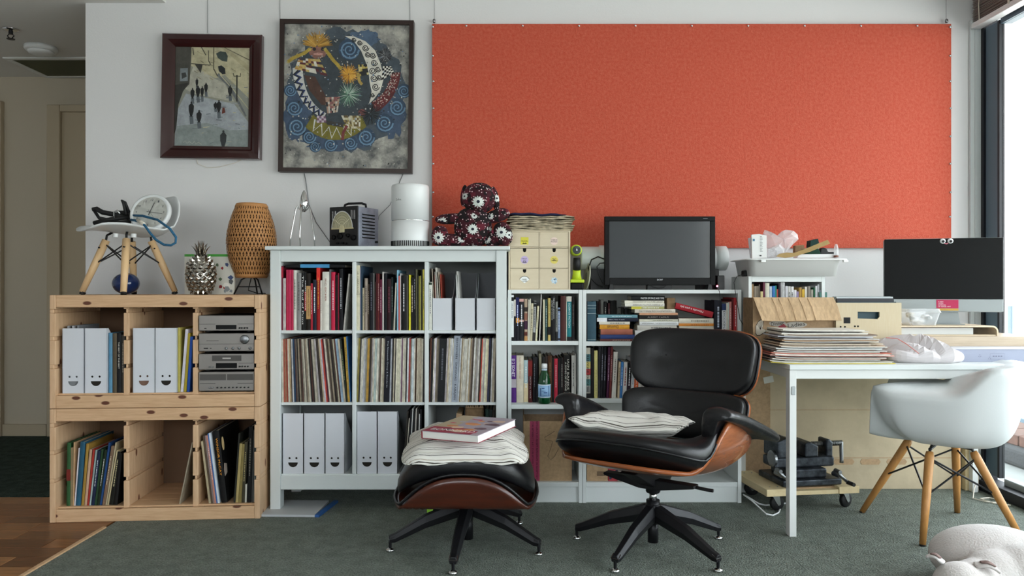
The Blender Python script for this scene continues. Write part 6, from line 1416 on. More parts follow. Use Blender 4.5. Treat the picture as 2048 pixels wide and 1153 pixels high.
# ---------------------------------------------------------------- white work table and what stands on it
YTB = 3.17; TX0 = 1.19; TX1 = 2.44; TZ = .74
t = thing('work_table', 'white work table piled with papers beside the window', 'table', (TX0, YTB, 0)); TL = TX1-TX0; TD = .75
G().box(0, TL, 0, TD, TZ-.021, TZ).obj('tabletop', 'white_melamine', t, bev=.0015)
G().box(.03, TL-.03, .012, .03, TZ-.061, TZ-.022).obj('apron', 'white_metal', t, bev=.001); G().box(.03, TL-.03, TD-.03, TD-.012, TZ-.061, TZ-.022).obj('apron', 'white_metal', t)
for x in (.008, TL-.026): G().box(x, x+.018, .03, TD-.03, TZ-.061, TZ-.022).obj('side_apron', 'white_metal', t)
for x in (.002, TL-.032):
    for y in (.008, TD-.052): G().box(x, x+.03, y, y+.044, 0, TZ-.0215).obj('leg', 'white_metal', t, bev=.002)
G().box(.01, .026, .0045, .008, WZ(791, YTB), WZ(774, YTB)).obj('clip', 'alu', t, bev=.003)
# cardboard standing behind the table
o = tag(G().box(1.37, 2.38, 3.935, 3.942, .001, .66).obj('cardboard_sheet', 'kraft_pale'), 'big pale cardboard sheet leaning on the wall under the table', 'cardboard')
for z in (.42, .165): G().box(1.37, 2.38, 3.933, 3.935, z, z+.003).obj('fold_line', 'kraft', o)
for x in (1.72, 1.86, 2.0): G().prism([(x, .13), (x+.09, .13), (x+.1, .145), (x+.09, .16), (x, .16), (x-.01, .145)], 3.9335, 3.935).obj('perforated_tab', 'kraft', o)
o = tag(G().box(1.23, 1.365, 3.91, 3.93, .001, .70).obj('cardboard_strip', 'kraft', bev=.001), 'narrow darker cardboard strip with paper label beside cardboard sheet', 'cardboard')
o2 = G().box(-.026, .026, -.0008, 0, -.017, .017).obj('paper_label', 'matte', o, color='#d8d6ce', loc=W(1537, 760, 3.909), rot=(0, -.2, 0))
o = tag(G().box(2.39, 2.46, 3.90, 3.94, .001, .42).obj('timber_offcut', 'raw_pine', bev=.002), 'pale timber offcut standing by the window corner', 'timber')
# small shelf at the back of the table
YS = 3.62; sx0, sx1 = WXc(1497, YS), WXc(1650, YS); SH = WZ(553, YS)-TZ; t = thing('small_shelf', 'small white open shelf of notebooks on the table', 'shelf', ((sx0+sx1)/2, YS, TZ)); w = (sx1-sx0)/2; D = .28; th = .016
G().box(-w, -w+th, 0, D, 0, SH).obj('side', 'white_melamine', t, bev=.001); G().box(w-th, w, 0, D, 0, SH).obj('side', 'white_melamine', t, bev=.001)
G().box(-w+th, w-th, 0, D, SH-.027, SH).obj('top', 'white_melamine', t, bev=.001); G().box(-w+th, w-th, 0, D, .0, .016).obj('bottom', 'white_melamine', t); G().box(-w+th, w-th, .0, D-.006, .13, .146).obj('shelf', 'white_melamine', t); G().box(-w+th, w-th, D-.006, D, .016, SH-.027).obj('back', 'white_melamine', t)
row((1480, 560, 6.405), 0, YS+.012, 'from the television in the small table shelf', 'notebooks in the small shelf', [
    (124, 176, 55, '#8a6d4a'), (180, 214, 82, '#8d8272'), (217, 240, 80, '#7a6f60'), (242, 258, 60, '#5d5348'), (261, 294, 150, '#dccb94'), (297, 320, 30, '#6a3346', dict(pg=False)), (323, 376, 42, '#d9d5c2'), (379, 409, 85, '#b9c6d6', dict(pg=False)), (412, 449, 80, '#3f78b8'), (451, 468, 75, '#2a8f86', dict(pg=False)), (470, 489, 120, '#a8453a', dict(pg=False)), (491, 519, 50, '#2a1f2d'), (522, 574, 32, '#cfd0d0', dict(worn=True)), (580, 612, 80, '#d5d5da'), (615, 648, 84, '#c9c8c4', dict(m='#333')), (651, 688, 88, '#e0e0e0', dict(m='#222')), (690, 724, 130, '#d8d4d8'), (728, 752, 150, '#9a8ab0', dict(pg=False)), (755, 790, 100, '#b9924a'), (795, 828, 120, '#cfa83c', dict(pg=False)), (831, 858, 90, '#d8d4c8', dict(pg=False)), (862, 903, 85, '#8a8378'), (907, 938, 125, '#a5a294'), (945, 963, 100, '#2f6b4c', dict(pg=False)), (966, 990, 78, '#dfe4e6', dict(pg=False)), (993, 1016, 60, '#c9ccd0', dict(pg=False)), (1019, 1046, 130, '#b9bfd6', dict(pg=False))], name='notebook', cat='notebook', d=.14, zb=TZ+.1465)
# white tray of odds and ends on the shelf
YX = 3.585; ZS = TZ+SH; xa, xb = WXc(1500, YX), WXc(1684, YX); cx_ = (xa+xb)/2; hw = (xb-xa)/2; TH = WZ(518, YX)-ZS
t = thing('plastic_tray', 'white plastic tray of odds and ends on the small shelf', 'tray', (cx_, YX, ZS)); D = .27
def rrect(x0, x1, y0, y1, r, z, n=5):
    pts = []
    for cx2, cy2, a0 in ((x1-r, y1-r, 0), (x0+r, y1-r, 90), (x0+r, y0+r, 180), (x1-r, y0+r, 270)):
        for i in range(n+1): a = math.radians(a0+90*i/n); pts.append((cx2+r*math.cos(a), cy2+r*math.sin(a), z))
    return pts
G().rings([rrect(-hw+.03, hw-.03, .03, D-.03, .03, .004), rrect(-hw+.012, hw-.012, .015, D-.015, .03, 0), rrect(-hw, hw, 0, D, .035, TH-.006), rrect(-hw-.02, hw+.03, -.02, D+.02, .04, TH-.006), rrect(-hw-.02, hw+.03, -.02, D+.02, .04, TH), rrect(-hw+.004, hw-.004, .004, D-.004, .035, TH), rrect(-hw+.014, hw-.014, .018, D-.018, .03, .006)]).obj('tub', 'tub_plastic', t, True)
for x in (-hw+.06, hw+.012): G().box(x-.012, x+.012, -.018, -.002, TH-.018, TH-.006).obj('lug', 'tub_plastic', t, bev=.003)
def TP(zx_, zy_, dy): return W(1480+zx_/8.904, 450+zy_/8.904, YX+dy)
def flatpack(name, label, cat, poly, dy, th_, m, color=None, bev=.0008, lean=0):
    pts = [TP(x, y, dy) for x, y in poly]; a = [p.copy() for p in pts]; b = [p+Vector((0, th_, 0)) for p in pts]
    return tag(G().rings([a, b]).obj(name, m, bev=bev, color=color), label, cat)
o = flatpack('blister_pack', 'white printed packet standing in the tray', 'packet', [(215, 600), (205, 175), (345, 165), (475, 190), (480, 585)], .03, .012, 'plain', '#d9dad8')
for i in range(11): G().box(0, .013 if i % 3 else .009, -.001, 0, 0, .0018).obj('print_line', 'ink', o, color='#55585c', loc=TP(355, 215+i*26, .0288))
G().box(0, .009, -.001, 0, 0, .011).obj('print_patch', 'ink', o, color='#4a7a98', loc=TP(230, 290, .0288)); G().box(0, .009, -.001, 0, 0, .006).obj('barcode', 'ink', o, color='#2a2a2c', loc=TP(350, 560, .0288))
o = flatpack('blister_pack', 'clear-fronted packet leaning at the edge of the tray', 'packet', [(190, 590), (150, 240), (200, 225), (225, 600)], .06, .01, 'plain', '#c9ccd0')
def film_blob(name, label, cat, cpts, dy, m, seed, ry_=.04):
    """crumpled clear bag: faceted blob following an outline"""
    rr = random.Random(seed); pts = [TP(x, y, dy) for x, y in cpts]; c = sum(pts, Vector())/len(pts); n = len(pts); rs = []
    for k, f in ((-1, .02), (-.7, .62), (-.25, .93), (.25, .96), (.7, .65), (1, .02)):
        rs.append([c+(p-c)*f*rr.uniform(.93, 1.03)+Vector((0, k*ry_*rr.uniform(.7, 1.2), 0)) for p in pts])
    return tag(G().rings(rs).obj(name, m), label, cat)
film_blob('plastic_bag', 'crumpled clear plastic bag standing up from the tray', 'plastic bag', [(480, 560), (470, 380), (380, 160), (440, 80), (520, 140), (655, 205), (760, 100), (840, 75), (960, 95), (1050, 160), (1045, 260), (960, 350), (900, 430), (800, 520), (640, 570)], .08, 'bag_film', 5)
o = film_blob('plastic_bag', 'small clear bag of hardware lying in the tray', 'plastic bag', [(480, 590), (480, 430), (560, 400), (700, 330), (800, 420), (790, 520), (640, 590)], .045, 'tub_film', 9, .02)
stick = [(640, 565), (700, 515), (830, 495), (960, 500), (1120, 445), (1560, 265), (1605, 335), (1250, 480), (960, 570), (800, 590)]
tag(G().rings([[TP(x, y, .0) for x, y in stick], [TP(x, y, .012) for x, y in stick]]).obj('wooden_scraper', mat('stick_wood', '#a88a52', .6, nz=(8, .3)), bev=.001), 'flat wooden spatula resting across the tray rim', 'spatula')
flatpack('card_scrap', 'brown cardboard scrap behind the spatula in the tray', 'cardboard', [(980, 500), (985, 370), (1140, 360), (1160, 470)], .1, .03, 'kraft_dark')
flatpack('sanding_sponge', 'dark green scrubbing block behind the spatula', 'sponge', [(1250, 400), (1258, 280), (1390, 245), (1410, 320), (1390, 400)], .12, .05, 'matte', '#12302c')
flatpack('green_pouch', 'green and black pouch in the tray', 'pouch', [(1160, 530), (1165, 490), (1260, 470), (1400, 420), (1440, 500), (1430, 560), (1180, 570)], .14, .04, 'matte', '#173a2a', .004)
flatpack('black_glove', 'black tool handle sticking out of the tray', 'tool', [(1420, 540), (1435, 420), (1500, 400), (1560, 430), (1570, 480), (1690, 480), (1690, 540)], .16, .03, 'rubber', None, .006)
flatpack('white_carton', 'long white carton lying in the tray', 'carton', [(1010, 590), (1060, 525), (1700, 520), (1710, 590)], .05, .05, 'plain', '#e4e6e6')
t = thing('glue_bottle', 'small translucent bottle standing at the tray end', 'bottle', TP(1712, 600, .04)); hgt = TP(1712, 345, .04).z-TP(1712, 600, .04).z
G().lathe([(.008, 0), (.0105, .004), (.0105, hgt*.55), (.009, hgt*.8), (.005, hgt), (.001, hgt)], 16).obj('body', 'tub_film', t, True); G().lathe([(.0107, .006), (.0107, hgt*.22)], 16).obj('label', 'plain', t, True, color='#7a4a3a')
t = thing('power_adapter', 'black plug-in adapter beside the tray on small shelf', 'adapter', W(1492, 548, YS+.06)); t.location.z = ZS
G().box(-.016, .022, -.02, .03, 0, .03).obj('body', 'rubber', t, bev=.006); 
wire('black flex looping from the adapter down past the low bookcase', [W(1488, 549, 3.66), W(1474, 553, 3.66), W(1468, 565, 3.665), W(1470, 580, 3.66), W(1480, 640, 3.665), W(1490, 655, 3.66)], .0016, 'rubber', 'power_cable', 'cable')
# wine carton in front of the shelf
YV = 3.47; vx0, vx1 = WXc(1506, YV), WXc(1668, YV); VH = WZ(596, YV)-TZ; t = thing('wine_carton', 'brown carton with folded lid and bird and script print', 'carton', ((vx0+vx1)/2, YV, TZ)); w = (vx1-vx0)/2; D = .145
G().box(-w, w, 0, .004, 0, VH).obj('front_panel', 'kraft', t); G().box(-w, -w+.004, .004, D, 0, VH).obj('side_panel', 'kraft_dark', t); G().box(w-.004, w, .004, D, 0, VH).obj('side_panel', 'kraft', t); G().box(-w, w, D, D+.004, 0, VH-.01).obj('back_panel', 'kraft', t); G().box(-w+.004, w-.004, .004, D, 0, .004).obj('bottom_panel', 'kraft', t)
fh = (641-596)*YV/F
g = G(); n = 14; rs = []
for i in range(n+1):
    f = i/n; x = -w+.002+(2*w-.004)*f; sh = .014*f*0; b = .004*math.sin(9*f)
    rs.append([(x, -.001, VH), (x+.006, -.03-.003*math.sin(14*f), VH-fh*.4), (x+.016+.008*(1-f), -.052+b, VH-fh-.002*math.sin(6*f)), (x+.016+.008*(1-f), -.048+b, VH-fh), (x+.006, -.026, VH-fh*.4), (x, .003, VH+.002)])
fl_ = g.rings(rs).obj('lid_flap', mat('kraft_light', '#c4a682', .85, nz=(30, .25), stretch=(3, 1, 1)), t)
for f in (.22, .3, .42, .55, .66): x = -w+.004+2*w*f; G().tube([(x, -.003, VH-.002), (x+.007, -.0345, VH-fh*.4), (x+.018, -.055, VH-fh+.002)], .0014, 5).obj('crease', 'kraft', fl_)
def vp(zx_, zy_): p = W(1480+zx_/6.405, 560+zy_/6.405, YV); return (p.x-(vx0+vx1)/2, p.z-TZ)
g = G(); g.col('#1c1712')
bird_o = [(195, 690), (200, 590), (235, 530), (275, 505), (305, 515), (300, 580), (290, 625), (325, 640), (340, 655), (370, 660), (335, 672), (300, 690), (250, 720), (215, 720)]
g.flat([vp(*q) for q in bird_o][::-1], -.0008); g.col('#c8bfae').flat([vp(248+(x-248)*.88, 615+(y-615)*.9) for x, y in bird_o][::-1], -.001)
for k in range(6): stroke(g, [vp(262, 640), vp(212+17*k, 565-9*k if k < 4 else 535)], .0012, -.0012, '#1c1712')
g.obj('bird_print', 'paint_flat', t)
# script name with a dark outline
for j, (tx, cx2, cy2, ww) in enumerate((('Dinner', 480, 560, 190), ('Ladies', 720, 575, 250))):
    a = vp(cx2-ww/2, cy2); b = vp(cx2+ww/2, cy2); wd_ = b[0]-a[0]; hh = .018; M_ = Matrix.Rotation(-.12, 4, 'Y')
    G().prism([((a[0]+b[0])/2+(wd_/2+.005)*cs_*1.0, (a[1]+b[1])/2+.014*sn_) for cs_, sn_ in [(math.cos(2*PI*q/20), math.sin(2*PI*q/20)) for q in range(20)]][::-1], -.0012-.0004*j, -.0004).obj('name_cloud', 'ink', t, color='#b9b4aa')
    text('name_lettering', tx, t, ((a[0]+b[0])/2, -.0022, (a[1]+b[1])/2), wd_*.88, hh, color='#1a1614', M=M_)
g = G().col('#8a2430').flat([vp(485, 600), vp(560, 565), vp(590, 600), vp(545, 645)], -.0024); g.obj('red_motif', 'paint_flat', t)
tag(G().box(vx1-.005, WXc(1650, YV)+.075, YV+.152, YV+.165, TZ, WZ(585, YV+.15)).obj('green_folder', 'plain', color='#4a7a70', bev=.001), 'green folder standing between carton and crate', 'folder')
# wooden crate
YK = 3.45; kx0, kx1 = WXc(1672, YK), WXc(1803, YK); KH = WZ(606, YK)-TZ; t = thing('wooden_crate', 'pale wooden crate with hand slot holding files', 'crate', ((kx0+kx1)/2, YK, TZ)); w = (kx1-kx0)/2; D = .26
def kp(zx_, zy_): p = W(1460+zx_/3.603, 440+zy_/3.603, YK); return (p.x-(kx0+kx1)/2, p.z-TZ)
hs = [kp(920, 662), kp(920, 712), kp(1065, 716), kp(1078, 700), kp(1078, 664)]
v, f = holed([(-w, 0), (w, 0), (w, KH), (-w, KH)], [hs]); me = bpy.data.meshes.new('front_panel'); me.from_pydata(v, [], f); me.update(); o = link('front_panel', me, 'crate_wood', t); md = o.modifiers.new('thick', 'SOLIDIFY'); md.thickness = .009; md.offset = -1
for a, b in ((-w, -w+.009), (w-.009, w)): G().box(a, b, .009, D, 0, KH).obj('side_panel', 'crate_wood', t)
G().box(-w+.009, w-.009, D-.009, D, 0, KH).obj('back_panel', 'crate_wood', t); G().box(-w+.009, w-.009, .009, D-.009, 0, .008).obj('bottom_panel', 'crate_wood', t)
p = kp(843, 725); G().box(p[0]-.0155, p[0]+.0155, -.0012, 0, p[1]-.014, p[1]+.014).obj('chalk_label', 'matte', t, color='#16181a', bev=.003)
for q in ((797, 772), (828, 772), (900, 768), (922, 768)): p = kp(*q); G().cyl((p[0], -.001, p[1]), (p[0], .0, p[1]), .0042, n=10).obj('nail_hole', 'dark_gap', t)
for i, (c, y, h_) in enumerate((('#1f3f4a', .02, .028), ('#1d1d26', .035, .036), ('#b9c0c2', .05, .05), ('#7d8a8c', .065, .052), ('#2a5a4a', .08, .046), ('#8a8f94', .1, .04), ('#c9a23a', .125, .02), ('#d8d4cc', .15, .03), ('#3a3a3c', .18, .034))):
    xo = (kx0+kx1)/2; tag(G().box(xo-w+.016+.004*(i % 3), xo+w-.014-.003*(i % 2), YK+y, YK+y+.010, TZ+.009, TZ+KH+h_*.55 if i not in (0, 6) else TZ+KH+.004).obj('file_folder', 'plain', color=c, bev=.0008), '%s file folder, %s from the front of the wooden crate' % (cname(c), nth(i+1)), 'folder', 'file folders in the wooden crate')
# pile of papers and magazines
YM = 3.2; z = TZ; rr = random.Random(21)
cols = ['#d9c64a', '#e8e6dc', '#cfcabd', '#2a2422', '#d8d4cb', '#8a6a5a', '#e6e2da', '#1c1a1a', '#d9a59a', '#efe9e0', '#c87a6a', '#e2ded4', '#4a3a36', '#d8d6d2', '#6f5a4c', '#e4e8e6', '#121212', '#dedad2', '#cbb29a', '#8f8378', '#d4c4ae', '#3a302c', '#e6e4de', '#a98a6c', '#c9c5c0', '#4f4a4a', '#d0d4de', '#f0e8e0', '#7d6a5c', '#d9cfc0', '#e2dfd8', '#2b2626', '#cfc8bc', '#e6e2d8']
ytop = 661; Ht = WZ(ytop, YM+.06)-TZ; n = len(cols)
for k, c in enumerate(cols):
    th_ = Ht/n*rr.uniform(.7, 1.3); f = k/n
    xl = WXc(1538+rr.uniform(-6, 10)+f*40, YM); xr = WXc(1790-f*52+rr.uniform(-22, 18), YM); y0 = YM+rr.uniform(.0, .02)+f*.03; y1 = y0+.27+rr.uniform(-.02, .02)
    y1 = min(y1, 3.462-.03)
    curl = .008*max(0, .5-f)+.003
    g = G(); rs = []
    for i in range(9):
        q = i/8; x = xl+(xr-xl)*q; dz_ = curl*(max(0, .2-q)/.2)**2+.0012*math.sin(5*q+k)*f
        rs.append([(x, y0, z+dz_), (x, y0, z+dz_+th_*.92), (x, y1, z+dz_+th_*.92), (x, y1, z+dz_)])
    o = g.rings(rs).obj('magazine', 'book', color=c); tag(o, '%s magazine or folder, %s from the bottom of table paper pile' % (cname(c), nth(k+1)), 'magazine', 'paper pile on the table'); z += th_
    if k in (5, 18, 23): text('spine_print', {5: 'REVISTA', 18: 'CATALOGUE', 23: 'LONDON REVIEW'}[k], o, ((xl+xr)/2+.05, y0-.0006, z-th_*.5), .09, th_*.5, color='#c85a4a' if k == 5 else '#3a3430')
# crumpled plastic bag at the pile's end
def lump(name, label, cat, fn_out, m, seed, rx_, ry_, rz_, loc, col=None):
    rr = random.Random(seed); ph = [(rr.uniform(3, 11), rr.uniform(3, 11), rr.uniform(0, 6)) for _ in range(7)]
    def fn(p):
        u, v = p.x/rx_, p.y/ry_; k = sum(math.sin(a*u+b*v+c) for a, b, c in ph)/7
        return Vector((p.x*(1+.16*k), p.y*(1+.12*k), max(0, (p.z+rz_*.55)*(1+.75*k)*fn_out(u, v))))
    t = thing(name, label, cat, loc); G().sq((rx_, ry_, rz_), .8, .8, 22, 44, fn).obj('film', m, t); return t
pw_ = W(1842, 731, 3.30)
t = lump('plastic_bag', 'crumpled pinkish white plastic bag on the table', 'plastic bag', lambda u, v: 1-.45*max(0, u), mat('bag_white', '#dcd6d8', .3, alpha=.82, spec=.6), 4, 0.175, .12, .056, (pw_.x+.01, 3.34, TZ))
G().tube([W(1772, 676, 3.23)-t.location, W(1795, 678, 3.22)-t.location, W(1815, 690, 3.21)-t.location, W(1838, 708, 3.2)-t.location], .0018, 5).obj('seal_strip', 'plain', t, color='#c0685c')
# grey box, oak board, bent ply riser, computer
YG = 3.3; bx0 = WXc(1905, YG); t = thing('shallow_box', 'long pale blue-grey box with recycling marks on the table', 'box', ((bx0+2.43)/2, YG, TZ)); w = (2.43-bx0)/2; BH = WZ(699, YG)-TZ
G().box(-w, w, 0, .26, 0, BH).obj('body', mat('box_grey', '#979caf', .6), t, bev=.001); G().box(-w, w, -.004, .26, BH, BH+.003).obj('lid', 'white_card', t); 
def gp(px, py): p = W(px, py, YG); return (p.x-(bx0+2.43)/2, p.z-TZ)
a = gp(1980, 708); b = gp(2009, 719); g = G(); stroke(g, [a, (b[0], a[1]), b, (a[0], b[1]), a], .0008, -.0006, '#6a6e80')
for q in ((1959.5, 712.5), (1979, 717)):
    for k in range(3): c_ = gp(*q); an = PI/2+2*PI*k/3; stroke(g, [(c_[0]+.005*math.cos(an-.45), c_[1]+.005*math.sin(an-.45)), (c_[0]+.0055*math.cos(an+.3), c_[1]+.0055*math.sin(an+.3)), (c_[0]+.004*math.cos(an+.55), c_[1]+.004*math.sin(an+.55))], .0016, -.0006, '#5d6174')
for i in range(4): c_ = gp(1987+i*5.2, 713); g.col('#6a6e80').flat([(c_[0]-.004, c_[1]-.002), (c_[0]+.004, c_[1]-.002), (c_[0]+.004, c_[1]+.002), (c_[0]-.003, c_[1]+.002)], -.0006)
g.obj('printed_marks', 'paint_flat', t)
YO_ = 3.42; zO = TZ+BH+.0032
tag(G().box(WXc(1795, YO_), 2.46, YO_, YO_+.42, zO, WZ(674, YO_)).obj('oak_board', 'desk_oak', bev=.002), 'thick pale oak board laid over the grey box', 'board')
tag(G().box(WXc(1795, YO_)+.02, bx0-.02, YO_+.08, YO_+.38, TZ, zO-.0006).obj('prop_block', 'white_card', bev=.002), 'white box propping the oak board behind plastic bag', 'box')
ZO = WZ(674, YO_); YRr = 3.47
t = thing('monitor_riser', 'bent plywood monitor riser with rounded ends', 'monitor riser', (WXc(1890, YRr), YRr, ZO)); xr = WXc(1997, YRr)-t.location.x; xl = -.30; RH = WZ(652, YRr)-ZO; D = .3; th = .007
def ubend(x0, x1, h, r, n=6):
    o_ = [(x0, 0)]+[(x0, h-r)]+[(x0+r-r*math.cos(PI/2*i/n), h-r+r*math.sin(PI/2*i/n)) for i in range(1, n+1)]+[(x1-r+r*math.sin(PI/2*i/n), h-r+r*math.cos(PI/2*i/n)) for i in range(n+1)]+[(x1, 0)]
    return o_
oo = ubend(xl, xr, RH, .028); ii = ubend(xl+th, xr-th, RH-th, .022); g = G()
for i in range(len(oo)-1): g.add([(oo[i][0], 0, oo[i][1]), (oo[i+1][0], 0, oo[i+1][1]), (ii[i+1][0], 0, ii[i+1][1]), (ii[i][0], 0, ii[i][1]), (oo[i][0], D, oo[i][1]), (oo[i+1][0], D, oo[i+1][1]), (ii[i+1][0], D, ii[i+1][1]), (ii[i][0], D, ii[i][1])], [(3, 2, 1, 0), (0, 1, 5, 4), (2, 3, 7, 6), (4, 5, 6, 7)])
g.obj('bent_shelf', mat('riser_ply', '#d8c6ab', .5, nz=(5, .25)), t); G().box(xl+th, xr-th, .005, D-.01, 0, .006).obj('lower_shelf', 'riser_ply', t); G().box(xl+.02, xr-.1, .03, D-.04, .006, RH-.012).obj('stored_papers', 'matte', t, color='#d5d8d8')
YI = 3.6; RZ = ZO+RH; t = thing('desktop_computer', 'all-in-one desktop computer with black screen and googly eyes', 'computer', (2.094, YI, RZ), math.radians(-17)); iw = .258; it = WZ(477, YI)-RZ; ib = WZ(624, YI)-RZ; ic = WZ(598.5, YI)-RZ
G().prism([(x, z) for x, y_, z in [(q[0], 0, q[1]) for q in [(p_[0], p_[1]) for p_ in rrect(-iw, iw, ib, it, .012, 0)]]], .001, .022).obj('housing', 'alu', t)
G().box(-iw+.001, iw-.001, -.0035, .001, ic, it-.001).obj('screen', 'screen', t, bev=.002); G().box(-iw+.001, iw-.001, -.0025, .001, ib+.002, ic-.0006).obj('chin', 'alu', t, bev=.002)
G().prism([(-.075, 0), (.085, 0), (.07, ib+.03), (-.06, ib+.03)], .03, .034).obj('stand', 'alu', t); G().box(-.08, .09, -.03, .1, 0, .004).obj('stand_foot', 'alu', t, bev=.001)
for x in (-.0, .033):
    G().lathe([(.0125, 0), (.0125, .004), (.009, .006), (.001, .0065)], 20, M=Matrix.Translation((x, -.0035, it-.014)) @ Matrix.Rotation(PI/2, 4, 'X')).obj('googly_eye', 'white_plastic', t, True); G().lathe([(.0065, 0), (.0065, .0012), (.001, .0013)], 14, M=Matrix.Translation((x+.001, -.0098, it-.016)) @ Matrix.Rotation(PI/2, 4, 'X')).obj('eye_pupil', 'rubber', t)
g = G(); stroke(g, [(.006, it-.024), (.016, it-.028), (.026, it-.022)], .004, -.0046, '#d87a8a'); g.obj('paper_smile', 'paint_flat', t)
sx_ = -.027; sw = 39*YI/F; sh_ = 17*YI/F; sz = WZ(600, YI)-RZ
o = G().box(sx_, sx_+sw, -.0042, -.0032, sz-sh_, sz).obj('sticker_note', 'plain', t, color='#b82a55')
G().box(sx_+.008, sx_+sw, -.0042, -.0034, sz-sh_-.011, sz-sh_-.001).obj('sticker_edge', 'plain', t, color='#c8a048')
for i, l in enumerate(('A NEW', 'QUEER', 'COMMONS', 'OF SENSE ART')): text('note_lettering', l, o, (sx_+.008+.0022*len(l), -.0047, sz-.010-.0078*i), .0046*len(l), .0058, color='#f4dce4')
t = thing('punnet', 'clear plastic punnet holding odds on the monitor riser', 'punnet', (WXc(1838, 3.53), 3.53, RZ)); ph_ = WZ(618, 3.53)-RZ; pw2 = 33*3.53/F
G().rings([rrect(-pw2*.8, pw2*.8, -.04, .04, .015, .001), rrect(-pw2, pw2, -.05, .05, .018, ph_*.75), rrect(-pw2*1.06, pw2*1.06, -.055, .055, .018, ph_*.78), rrect(-pw2*.98, pw2*.98, -.048, .048, .018, ph_)], False).obj('tub', 'tub_film', t)
for k in range(9): 
    a = R.uniform(0, 6); G().sq((R.uniform(.01, .022), R.uniform(.01, .02), R.uniform(.008, .016)), .7, .7, 8, 10).obj('oddment', 'plain', t, True, color=R.choice(['#d8d8d4', '#b9b2a4', '#8a8f8c', '#e8e8e6']), loc=(R.uniform(-pw2*.6, pw2*.6), R.uniform(-.025, .025), R.uniform(.014, .05)))

# ---------------------------------------------------------------- white armchair shell on timber legs
AC = Vector((1.905, 3.29, 0)); t = thing('shell_armchair', 'white moulded armchair with dark braced timber legs at the table', 'chair', AC)
lg = [((1.668, 3.525), (1.80, 3.40), .385), ((1.702, 3.068), (1.835, 3.185), .37), ((2.118, 3.52), (2.035, 3.40), .36), ((2.13, 3.075), (1.985, 3.2), .365)]
lg = [((1.668, 3.525), (1.835, 3.415), .372), ((1.702, 3.068), (1.79, 3.17), .368), ((2.118, 3.52), (2.05, 3.42), .352), ((2.13, 3.078), (1.985, 3.185), .365)]
tops = []
for (fx, fy), (tx_, ty_), tz_ in lg:
    a = Vector((fx-AC.x, fy-AC.y, .004)); b = Vector((tx_-AC.x, ty_-AC.y, tz_)); tops.append((a, b))
    o = G().tube([a, a.lerp(b, .45), a.lerp(b, .95), b], [.0125, .0165, .0185, .014], 14).obj('leg', 'leg_oak', t, True); G().cyl(a-Vector((0, 0, .004)), a+Vector((0, 0, .003)), .0125).obj('foot_glide', 'rubber', o)
    d_ = (b-a).normalized(); G().tube([b-d_*.05, b+d_*.01, b.lerp(Vector((0, .02, .40)), .35)+Vector((0, 0, .012))], .006, 6).obj('bracket', 'black_metal', o)
for i, j in ((0, 1), (1, 3), (3, 2), (2, 0)):
    for u, v in ((i, j), (j, i)):
        p = tops[u][0].lerp(tops[u][1], .93); q = tops[v][0].lerp(tops[v][1], .52); G().tube([p, q], .0042, 6).obj('brace', 'black_metal', t)
for p, q in ((0, 3), (1, 2)): G().tube([tops[p][1]+Vector((0, 0, .01)), Vector((0, .01, .385)), tops[q][1]+Vector((0, 0, .01))], .007, 6).obj('under_frame', 'black_metal', t)
# shell: facing -x. built as rings of a tub: angle around, height from seat to rim
def rim(a):
    """a: 0 = front (towards -x), pi = back; returns rim radius point (x, y, z)"""
    c = math.cos(a); s_ = math.sin(a)
    # plan outline
    x = -.29*math.copysign(abs(c)**.42, c); y = .295*math.copysign(abs(s_)**.6, s_)
    k = -c   # 1 at the back
    if k > 0: x = .285*abs(c)**.72
    arm = sm(.35, .62, abs(s_))*(1 if c > 0 else 1)
    zf = .425                      # front lip
    za = .672                      # arm front
    zb_ = .785
    if c > .0:
        f = sm(.36, .62, abs(s_)); z = zf*(1-f)+f*(za-.028*sm(0, .9, 1-c)*1.0)
        if abs(s_) > .5: z = max(z, .0)
    else:
        z = .645+(zb_-.645)*sm(.05, .62, k)
    return Vector((x, y, z))
rs = []; NA = 72
for lev in range(15):
    f = lev/14; ring = []
    for j in range(NA):
        a = 2*PI*j/NA; p = rim(a); c = math.cos(a)
        base = Vector((p.x*.30+.03, p.y*.28, .402-.018*0))
        # profile from seat centre to rim: flat then up
        g_ = f; h = g_**2.3 if c <= .35 else g_**1.9
        r_ = math.sin(g_*PI/2)**.8
        q = base.lerp(p, r_); zseat = .398+.012*(c > 0)*g_
        q.z = zseat+(p.z-zseat)*h
        if c < -.2: q.x += .03*math.sin(PI*f)*(-c)*.2
        if f > .86: # outward roll at the rim
            o_ = Vector((p.x, p.y, 0)); o_.normalize(); q += o_*.012*((f-.86)/.14)**2*(1.6 if c < -.6 else 1)
        ring.append(Matrix.Rotation(-.62, 3, 'Z') @ q+Vector((0, -.05, 0)))
    rs.append(ring)
sh = G().rings(rs, True).obj('shell', 'white_shell', t, True); md = sh.modifiers.new('thick', 'SOLIDIFY'); md.thickness = .009; md.offset = 1; sh.modifiers.new('sub', 'SUBSURF').render_levels = 1

